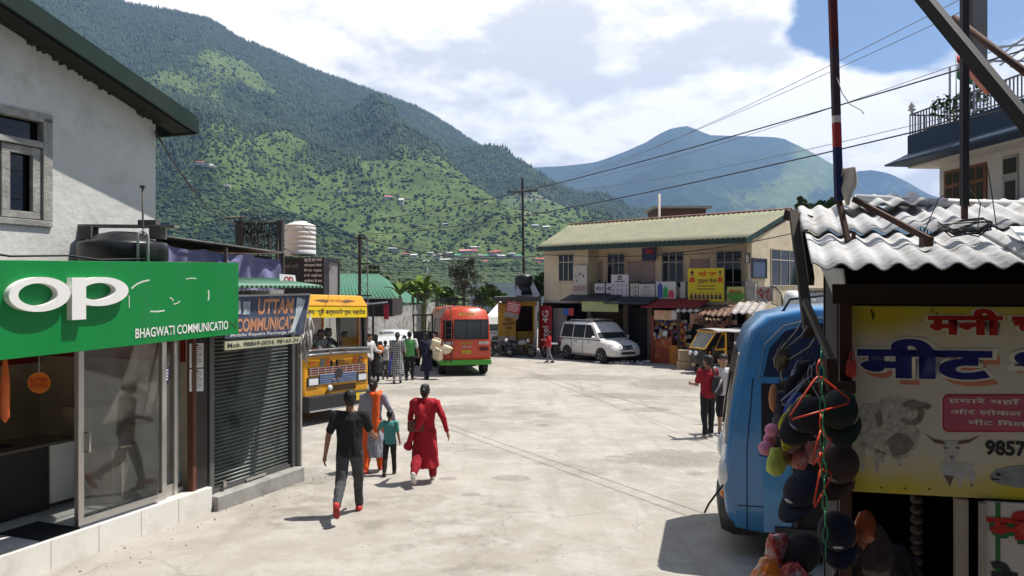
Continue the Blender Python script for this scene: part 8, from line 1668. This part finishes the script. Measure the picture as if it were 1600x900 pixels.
def person(label, px, py, H, face, top=None, bottom=None, shoes=None, legs=((8, 5), (-8, 10)), arms=((5, 10, 15), (5, 10, 15)), lean=0., tc='tshirt', bc='trousers', hair='short', head=(0, 0), skin=SKIN, fine=False, par_loc=None, group=None, skirt=None, sit=False, extra=None, wide=1.):
    """legs: (thigh forward, knee bend) right then left; arms: (forward, out, elbow) right then left, degrees"""
    k = H/1.72; p0 = par_loc or G(px, py)
    t = thing('person', label, 'person', p0, R(180+face), group); vox = (.0085 if fine else .014)*k
    S = lambda *a: V(*a)*k
    hipz = .93; ln = R(lean)
    LEG = []
    for s, (a, b) in zip((-1, 1), legs):
        a, b = R(a), R(b); h_ = V(s*.085, 0, hipz-.02); kn = h_+.42*V(s*.03, -math.sin(a), -math.cos(a)); an = kn+.42*V(s*-.01, -math.sin(a-b), -math.cos(a-b)); LEG.append((h_, kn, an, a-b))
    low = min(l[2].z-.085 for l in LEG); off = V(0, 0, -low)
    if sit: off = V(0, 0, -.45)
    LEG = [tuple((x+off)*k for x in l[:3])+(l[3],) for l in LEG]
    def up(x, y, z): # torso frame, leaning about the hips
        y2 = y*math.cos(ln)-(z-hipz)*math.sin(ln); z2 = hipz+(z-hipz)*math.cos(ln)+y*math.sin(ln); return (V(x, y2, z2)+off)*k
    ARM = []
    for s, (f, o_, e) in zip((-1, 1), arms):
        f, o_, e = R(f), R(o_), R(e); sh = up(s*.185*wide, .0, 1.40); d1 = V(s*math.sin(o_), -math.sin(f)*math.cos(o_), -math.cos(f)*math.cos(o_)); el = sh+d1*.29*k
        o2 = o_*.55; d2 = V(s*math.sin(o2), -math.sin(f+e)*math.cos(o2), -math.cos(f+e)*math.cos(o2)); wr = el+d2*.25*k; ARM.append((sh, el, wr, d2, s))
    yaw, pitch = R(head[0]), R(head[1]); hc = up(0, -.015, 1.605); HM = Matrix.Translation(hc) @ Matrix.Rotation(yaw, 4, 'Z') @ Matrix.Rotation(pitch, 4, 'X') @ Matrix.Scale(k, 4)
    def hh(q, c, r_): q.ball(c, r_, 16, 10, HM)
    # body
    q = MB(); hh(q, (0, .005, .025), (.076, .096, .098)); hh(q, (0, -.030, -.045), (.058, .064, .070)); hh(q, (0, -.098, -.012), (.013, .020, .026)); hh(q, (0, -.085, -.085), (.026, .022, .018)); hh(q, (.078, .008, -.01), (.012, .02, .03)); hh(q, (-.078, .008, -.01), (.012, .02, .03)); hh(q, (0, -.080, .025), (.050, .02, .014))
    cap_(q, up(0, .012, 1.40), HM @ V(0, .015, -.05), .056*k, .052*k)
    T_ = [(.86, .14, .10), (.95, .155, .105), (1.08, .13, .09), (1.22, .15, .10), (1.34, .165*wide, .10), (1.41, .13, .08), (1.45, .07, .06)]
    q.loft([[up(v.x, v.y, z) for v in ringz(z, rx, ry)] for z, rx, ry in T_])
    for sh, el, wr, d2, s in ARM:
        cap_(q, sh, el, .047*k, .040*k); cap_(q, el, wr, .040*k, .027*k)
        sd = V(s, 0, 0)-d2*d2.dot(V(s, 0, 0)); sd.normalize(); fw = d2.cross(sd)*s; fw = fw if fw.y < 0 else -fw
        pm = wr+d2*.075*k; cap_(q, wr+d2*.02*k, pm, .024*k, .030*k); cap_(q, pm+fw*.016*k, pm-fw*.016*k, .020*k, .020*k)
        for j, L_ in enumerate((.066, .075, .070, .056)):
            b = pm+fw*(.030-.020*j)*k+d2*.018*k; m_ = b+(d2*.93-sd*.25)*L_*.55*k; e_ = m_+(d2*.75-sd*.62)*L_*.5*k; cap_(q, b, m_, .0105*k, .0095*k, 8); cap_(q, m_, e_, .0095*k, .008*k, 8)
        b = wr+d2*.035*k+fw*.024*k; m_ = b+(d2*.6+fw*.7)*.042*k; cap_(q, b, m_, .0125*k, .011*k, 8); cap_(q, m_, m_+(d2*.85+fw*.15)*.034*k, .011*k, .009*k, 8)
    for h_, kn, an, aa in LEG: cap_(q, h_, kn, .075*k, .052*k); cap_(q, kn, kn.lerp(an, .35), .052*k, .054*k); cap_(q, kn.lerp(an, .35), an, .054*k, .035*k); cap_(q, an, an+S(0, -.12, -.045), .034*k, .026*k)
    soft('body', q, skin, t, vox, 2)
    # face
    if abs(face) > 60 or fine:
        q = MB()
        for s in (-1, 1): q.ball((s*.031, -.088, .006), (.013, .008, .008), 8, 6, HM)
        loc(q, 'eyes', EYE, t); q = MB()
        for s in (-1, 1): q.ball((s*.031, -.0955, .005), (.006, .003, .006), 8, 6, HM); q.tube([HM @ V(s*.014, -.098, .026), HM @ V(s*.034, -.097, .031), HM @ V(s*.050, -.083, .024)], .004*k, 5)
        loc(q, 'brows', HAIR, t); q = MB(); q.ball((0, -.096, -.058), (.021, .008, .007), 10, 6, HM); loc(q, 'mouth', LIP, t)
    # hair
    q = MB()
    if hair != 'none':
        hh(q, (0, .022, .044), (.086, .100, .094)); hh(q, (0, .045, .0), (.080, .078, .085)); hh(q, (0, -.03, .085), (.068, .068, .045))
        if hair == 'bun': hh(q, (0, .125, .02), (.045, .045, .045)); hh(q, (0, .07, -.03), (.06, .05, .06))
        if hair == 'tail': hh(q, (0, .105, .0), (.04, .05, .06)); cap_(q, HM @ V(0, .12, -.03), HM @ V(0, .11, -.26), .032*k, .014*k)
        if hair == 'long': hh(q, (0, .05, -.06), (.075, .06, .11)); hh(q, (0, .075, -.16), (.075, .04, .10))
        if hair == 'bushy': hh(q, (0, .03, .07), (.098, .108, .092)); hh(q, (.04, -.04, .11), (.045, .04, .035)); hh(q, (-.03, -.04, .115), (.05, .04, .035))
        soft('hair', q, HAIR, t, vox*.9, 1, .008*k, 45)
    # top
    if top:
        q = MB(); e = .018; hem = {'tshirt': .84, 'shirt': .82, 'kurta': .80, 'longkurta': .80}[tc]
        R_ = [(hem, .172, .125), (.93, .172, .122), (1.06, .158, .112), (1.22, .172, .118), (1.34, .188*wide, .118), (1.415, .155, .095), (1.455, .085, .072)]
        if tc == 'tshirt': R_[2] = (1.06, .165, .118)
        q.loft([[up(v.x, v.y, z) for v in ringz(z, rx*(1+(wide-1)*.7), ry)] for z, rx, ry in R_])
        for sh, el, wr, d2, s in ARM:
            cap_(q, up(s*.13, .005, 1.405), sh, .062*k, .066*k)
            if tc == 'tshirt': m_ = sh.lerp(el, .72); cap_(q, sh, m_, .066*k, .062*k)
            else: cap_(q, sh, el, .064*k, .054*k); cap_(q, el, el.lerp(wr, .86), .054*k, .044*k)
        if tc in ('kurta', 'longkurta'):
            L_ = .42 if tc == 'kurta' else .56; sw = (LEG[0][1]+LEG[1][1])/2/k-off; z0 = .86
            q.loft([[(V(v.x+sw.x*tt, v.y*(1+.0)+sw.y*tt*.8, z0+.08-(L_+.08)*tt)+off)*k for v in ringz(0, .165+.085*tt+abs(LEG[0][1].y-LEG[1][1].y)/k*.0, .118+.07*tt+.22*abs(LEG[0][1].y-LEG[1][1].y)/k*tt)] for tt in (0, .25, .5, .75, 1)])
        soft('top', q, top, t, vox, 2, .014*k, 12)
    if bottom:
        q = MB(); w_ = {'trousers': (.096, .072, .056), 'slim': (.090, .062, .044), 'salwar': (.115, .105, .062), 'shorts': (.098, .088, .08)}[bc]
        q.loft([[(v+off)*k for v in ringz(z, rx, ry)] for z, rx, ry in ((.80, .155, .105), (.90, .165, .115), (1.0, .15, .105))])
        for h_, kn, an, aa in LEG:
            cap_(q, h_, kn, w_[0]*k, w_[1]*k)
            if bc == 'shorts': cap_(q, kn, kn.lerp(an, .22), w_[1]*k, w_[2]*k)
            else:
                if bc == 'salwar': cap_(q, kn, kn.lerp(an, .55), w_[1]*k, .09*k); cap_(q, kn.lerp(an, .55), an.lerp(kn, .04), .09*k, w_[2]*k)
                else: cap_(q, kn, an.lerp(kn, .02), w_[1]*k, w_[2]*k)
        soft('bottoms', q, bottom, t, vox, 2, .013*k, 13)
    if shoes:
        for h_, kn, an, aa in LEG:
            q = MB(); pt = min(max(-(aa+.0)*.9, -.3), 1.1) if an.z/k > .12 else 0; f_ = V(0, -math.cos(pt), -math.sin(pt)); u_ = V(0, -math.sin(pt), math.cos(pt)) if pt >= 0 else V(0, 0, 1)
            b = an-u_*.045*k; cap_(q, b+f_*-.045*k, b+f_*.06*k, .043*k, .040*k, 12); cap_(q, b+f_*.06*k, b+f_*.145*k-u_*.008*k, .040*k, .034*k, 12); cap_(q, an-u_*.01*k, b, .046*k, .045*k)
            so = soft('shoe', q, shoes, t, vox*.8, 1); q = MB(); T4 = Matrix((V(1, 0, 0), f_, u_)).transposed().to_4x4(); T4.translation = b-u_*.036*k
            q.loft([[V(.046*k*math.cos(a)*(1.05 if math.sin(a) > 0 else .9), (.045+.118*math.sin(a))*k, z*k) for a in [j*.3927 for j in range(16)]] for z in (-.012, .008)], T=T4); loc(q, 'sole', M('sole_'+shoes.name[6:], (.55, .53, .5) if 'white' in shoes.name or 'grey' in shoes.name else (.30, .03, .03) if 'red' in shoes.name else (.03, .03, .03), .8), so)
    t['_k'] = k
    return t, ARM, LEG, up, HM, vox, k
def drape(t, name, pts, mt, thick, vox):
    q = MB()
    for a, b, ra, rb in pts: cap_(q, V(*a), V(*b), ra, rb)
    return soft(name, q, mt, t, vox, 4, .010, 13)

blackT = cm('black_tee', (.012, .012, .013)); gjean = cm('grey_jeans', (.055, .058, .062), dirt=(.03, .03, .03), damt=.5, dsc=6); blkp = cm('black_trousers', (.012, .012, .014)); dgrey = cm('dark_grey', (.03, .032, .035))
person('man in black T-shirt, grey jeans and red shoes walking away', 546, 806, 1.74, 4, blackT, gjean, M('shoes_red', (.55, .035, .03), .6), legs=((24, 10), (-17, 46)), arms=((22, 15, 45), (-14, 16, 12)), lean=4, head=(8, 6), hair='short', fine=True, wide=1.06)
# woman in grey with orange dupatta
o_cl = cm('orange', (.72, .10, .015)); gk = cm('grey_kurta', (.26, .26, .31), dirt=(.14, .13, .2), damt=.5, dsc=8)
t, A, L_, up, HM, vx, k = person('woman in grey kurta with orange scarf and orange trousers holding the boy\'s hand', 583, 737, 1.60, -4, gk, o_cl, M('shoes_orange_red', (.5, .05, .03), .6), legs=((16, 6), (-8, 14)), arms=((16, 24, 8), (5, 12, 25)), tc='longkurta', bc='salwar', hair='bun', skin=SKIN2, fine=True)
drape(t, 'scarf', [(up(-.12, -.06, 1.46), up(-.10, .10, 1.44), .05, .06), (up(-.10, .11, 1.44), up(-.08, .135, 1.10), .06, .065), (up(-.08, .135, 1.10), up(-.07, .15, .72), .062, .05), (up(.02, .09, 1.47), up(-.1, .12, 1.40), .04, .05)], o_cl, 0, vx)
person('small boy in teal T-shirt and dark trousers walking beside the woman in grey', 609, 742, 1.08, -3, cm('teal', (.07, .27, .25)), cm('brown_black', (.02, .017, .016)), M('shoes_dark', (.02, .018, .016), .7), legs=((12, 8), (-10, 16)), arms=((-2, 8, 30), (30, 32, 5)), hair='short', fine=True)
red_k = cm('crimson', (.36, .008, .018)); red_d = cm('crimson_dark', (.27, .006, .014))
t, A, L_, up, HM, vx, k = person('woman in crimson kurta, scarf and trousers walking away on the open road', 664, 754, 1.60, -6, red_k, red_d, M('shoes_white_grey', (.42, .38, .34), .7), legs=((18, 5), (-14, 42)), arms=((-8, 26, 16), (12, 14, 45)), tc='longkurta', bc='salwar', hair='bun', skin=SKIN2, fine=True, wide=1.12)
drape(t, 'scarf', [(up(-.16, .03, 1.43), up(.16, .03, 1.44), .06, .06), (up(.12, .10, 1.42), up(.0, .155, 1.20), .07, .08), (up(-.12, .10, 1.42), up(.02, .155, 1.22), .06, .07), (up(.02, .155, 1.2), up(.10, .165, 1.0), .075, .06), (up(.14, .12, 1.1), up(.25, .10, .74), .05, .05), (up(.25, .10, .74), up(.28, .08, .66), .05, .075)], red_k, 0, vx)
hb2 = thing('shoulder_bag', 'brown shoulder bag on the crimson clad woman\'s left hip', 'bag', V(*t.location)); q = MB(); T0 = Matrix.Translation(t.location) @ Matrix.Rotation(t.rotation_euler[2], 4, 'Z'); c = T0 @ up(.13, .155, 1.02); q.box(tuple(c), (.26, .09, .17)); q.build('body', M('bag_brown', (.10, .035, .02), .6), hb2, bevel=.03); q = MB(); q.tube([T0 @ up(.20, .15, 1.08), T0 @ up(.05, .16, 1.25), T0 @ up(-.12, .10, 1.45)], .012, 6); q.build('strap', MATS['bag_brown'], hb2)
# crowd between the two buses
CG = 'people waiting between the two buses'
white_s = cm('white_shirt', (.55, .55, .55))
person('man in white shirt and dark trousers half behind the yellow bus front', 577, 600, 1.74, -120, white_s, blkp, M('shoes_black', (.015, .015, .015), .5), tc='shirt', arms=((10, 8, 30), (20, 10, 60)), legs=((6, 4), (-4, 4)), group=CG)
t, A, L_, up, HM, vx, k = person('woman in black kurta with an orange bag behind the white shirted man', 587, 597, 1.70, 20, cm('black_kurta', (.016, .014, .015)), blkp, M('shoes_black', (.015, .015, .015), .5), tc='longkurta', bc='slim', hair='long', legs=((6, 4), (-6, 6)), group=CG)
q = MB(); q.ball(tuple(P(594, 546, 27.6)), (.13, .09, .16), 14, 10); tag(q.build('shoulder_bag', M('bag_orange', (.62, .16, .03), .6), sub=1), 'orange bag carried by the woman in black kurta', 'bag')
person('boy in white shirt and grey trousers facing the white hatchback', 602, 593, 1.42, 10, cm('white_tee', (.50, .49, .46), dirt=(.2, .2, .2), damt=.5, dsc=9), cm('slate', (.07, .08, .09)), M('shoes_black', (.015, .015, .015), .5), bc='slim', legs=((5, 3), (-5, 6)), arms=((20, 8, 60), (15, 8, 40)), group=CG)
t, A, L_, up, HM, vx, k = person('girl in bright blue dress with green headscarf', 611, 589, 1.38, 5, cm('royal_blue', (.03, .06, .42)), cm('royal_blue2', (.02, .05, .34)), M('shoes_black', (.015, .015, .015), .5), tc='longkurta', bc='slim', hair='long', legs=((4, 3), (-4, 5)), group=CG)
q = MB(); q.ball((0, .02, .05), (.094, .108, .100), 16, 10, HM); q.ball((0, .06, -.04), (.085, .07, .09), 14, 8, HM); soft('headscarf', q, cm('green_scarf', (.02, .16, .10)), t, vx, 2, .004, 20)
chk = bpy.data.materials.new('cloth_check'); chk.use_nodes = True; n_ = chk.node_tree.nodes; l_ = chk.node_tree.links; tcn = n_.new('ShaderNodeTexCoord'); wv = []
for ax, s_ in (('X', 9), ('Z', 9)):
    w_ = n_.new('ShaderNodeTexWave'); w_.bands_direction = ax; w_.inputs['Scale'].default_value = s_*.45; l_.new(tcn.outputs['Object'], w_.inputs['Vector']); r_ = n_.new('ShaderNodeMapRange'); l_.new(w_.outputs['Fac'], r_.inputs[0]); r_.inputs[1].default_value = .78; r_.inputs[2].default_value = .86; wv.append(r_.outputs[0])
mxx = n_.new('ShaderNodeMath'); mxx.operation = 'MAXIMUM'; l_.new(wv[0], mxx.inputs[0]); l_.new(wv[1], mxx.inputs[1]); mm = n_.new('ShaderNodeMix'); mm.data_type = 'RGBA'; l_.new(mxx.outputs[0], mm.inputs[0]); mm.inputs[6].default_value = (.06, .065, .075, 1); mm.inputs[7].default_value = (.34, .34, .34, 1); l_.new(mm.outputs[2], n_['Principled BSDF'].inputs['Base Color']); n_['Principled BSDF'].inputs['Roughness'].default_value = .9
person('tall woman in grey checked kurta and pale leggings, back turned', 621, 599, 1.78, 2, chk, cm('pale_leggings', (.33, .36, .42)), M('shoes_black', (.015, .015, .015), .5), tc='longkurta', bc='slim', hair='bun', legs=((7, 4), (-9, 6)), arms=((15, 8, 50), (4, 9, 12)), group=CG)
person('boy in black hidden between the checked kurta and the green shirt', 632, 588, 1.55, -20, blackT, blkp, M('shoes_black', (.015, .015, .015), .5), legs=((5, 3), (-5, 4)), group=CG)
gt = cm('green_tee', (.10, .33, .10)); t, A, L_, up, HM, vx, k = person('man in green and white T-shirt with black trousers, back turned', 640, 594, 1.76, -3, gt, blkp, M('shoes_black', (.015, .015, .015), .5), legs=((5, 3), (-6, 4)), arms=((4, 14, 12), (8, 12, 30)), wide=1.1, group=CG)
q = MB()
for sh, el, wr, d2, s in A: cap_(q, sh+V(0, 0, .012), sh.lerp(el, .73), .071*k, .066*k); cap_(q, up(s*.10, .0, 1.425), sh+V(0, 0, .012), .05*k, .068*k)
soft('sleeve', q, white_s, t, vx, 1, .004, 10)
nv_ = cm('deep_navy', (.012, .012, .035)); person('woman in dark navy clothes leaning to the red bus beside the jerrycans', 667, 592, 1.70, 40, nv_, nv_, M('shoes_black', (.015, .015, .015), .5), tc='longkurta', bc='salwar', hair='long', legs=((10, 6), (-6, 8)), arms=((45, 25, 50), (35, 30, 50)), lean=5, group=CG)
# single figures
person('boy in red shirt and grey jeans walking before the dark red sign', 858, 567, 1.45, 70, cm('red_shirt', (.42, .015, .025)), cm('blue_grey_jeans', (.17, .19, .23)), M('shoes_black', (.015, .015, .015), .5), bc='slim', legs=((12, 6), (-10, 14)), arms=((35, 8, 70), (10, 10, 30)), tc='shirt')
q = MB(); p = P(866, 537, 36.2); q.box(tuple(p), (.3, .12, .06)); tag(q.build('papers', paper), 'white papers held by the boy in red shirt', 'papers')
t, A, L_, up, HM, vx, k = person('man in dark red polo shirt and black trousers, back turned, bag on his shoulder', 1106, 683, 1.72, 10, cm('maroon_polo', (.25, .008, .016)), blkp, M('shoes_grey', (.30, .29, .27), .7), legs=((5, 3), (-5, 3)), arms=((8, 8, 55), (12, 8, 75)), hair='bushy', head=(30, 0), fine=True, group='two men talking by the blue minibus')
bk_ = thing('shoulder_bag', 'black and grey sling bag on the back of the man in red polo', 'bag', V(*t.location)); T0 = Matrix.Translation(t.location) @ Matrix.Rotation(t.rotation_euler[2], 4, 'Z'); q = MB(); c = up(-.14, .17, 1.12); q.loft([[T0 @ (c+V(.0+x*w_, y*d_, z)) for x, y in ((-1, -.5), (1, -.5), (1, .5), (-1, .5))] for z, w_, d_ in ((-.22, .10, .08), (-.15, .16, .12), (.12, .15, .11), (.22, .08, .06))], smooth=False); q.build('body', M('bag_black', (.022, .022, .024), .7), bk_, bevel=.03, sub=1)
q = MB(); q.tube([T0 @ (c+V(-.06, .075, .14)), T0 @ (c+V(.0, .085, .0)), T0 @ (c+V(.09, .08, -.14))], .018, 6); q.build('pocket_trim', M('trim_silver', (.3, .3, .3), .5), bk_); q = MB(); q.tube([T0 @ (c+V(.0, -.02, .2)), T0 @ up(-.10, .12, 1.40), T0 @ up(-.12, .0, 1.49)], .022, 6); q.build('strap', MATS['bag_black'], bk_)
t, A, L_, up, HM, vx, k = person('young man in white printed T-shirt and black three-quarter trousers facing the viewer', 1131, 676, 1.70, 172, cm('white_print', (.60, .60, .60), dirt=(.35, .2, .2), damt=.35, dsc=16), blkp, M('shoes_black', (.015, .015, .015), .5), bc='shorts', legs=((5, 3), (-6, 4)), arms=((8, 12, 25), (20, 14, 60)), hair='bushy', skin=SKIN2, fine=True, group='two men talking by the blue minibus')
q = MB(); sh, el, wr, d2, s = A[1]; cap_(q, el.lerp(sh, .2), wr, .048*k, .036*k); soft('arm_sleeve', q, blackT, t, vx, 1)
person('person in ochre yellow clothes mostly hidden behind the blue minibus nose', 1160, 662, 1.66, 120, cm('ochre', (.42, .23, .03)), cm('ochre2', (.3, .16, .02)), M('shoes_black', (.015, .015, .015), .5), tc='shirt', legs=((5, 3), (-5, 3)), arms=((60, 20, 80), (10, 12, 20)))
# seen through the yellow bus windscreen
Tb = mat_of(tb_)
for (x, y, z, c, lb, f) in ((-.42, -.12, 1.40, white_s, 'driver in white shirt at the yellow bus wheel', 0), (-.62, .36, 1.42, nv_, 'passenger in dark blue in the middle of the yellow bus front', 15), (-.55, .90, 1.34, cm('maroon_wrap', (.13, .02, .03)), 'passenger in maroon wrap by the yellow bus door', -10)):
    w_ = Tb @ V(x, y, z-.40); t = person(lb, 0, 0, 1.62, 0, c, blkp, None, legs=((88, 85), (88, 85)), arms=((50, 10, 30), (50, 10, 30)), tc='shirt', par_loc=w_, sit=True, group='people inside the yellow bus')[0]; t.rotation_euler[2] = math.atan2(-.49, .87)+R(90+f)
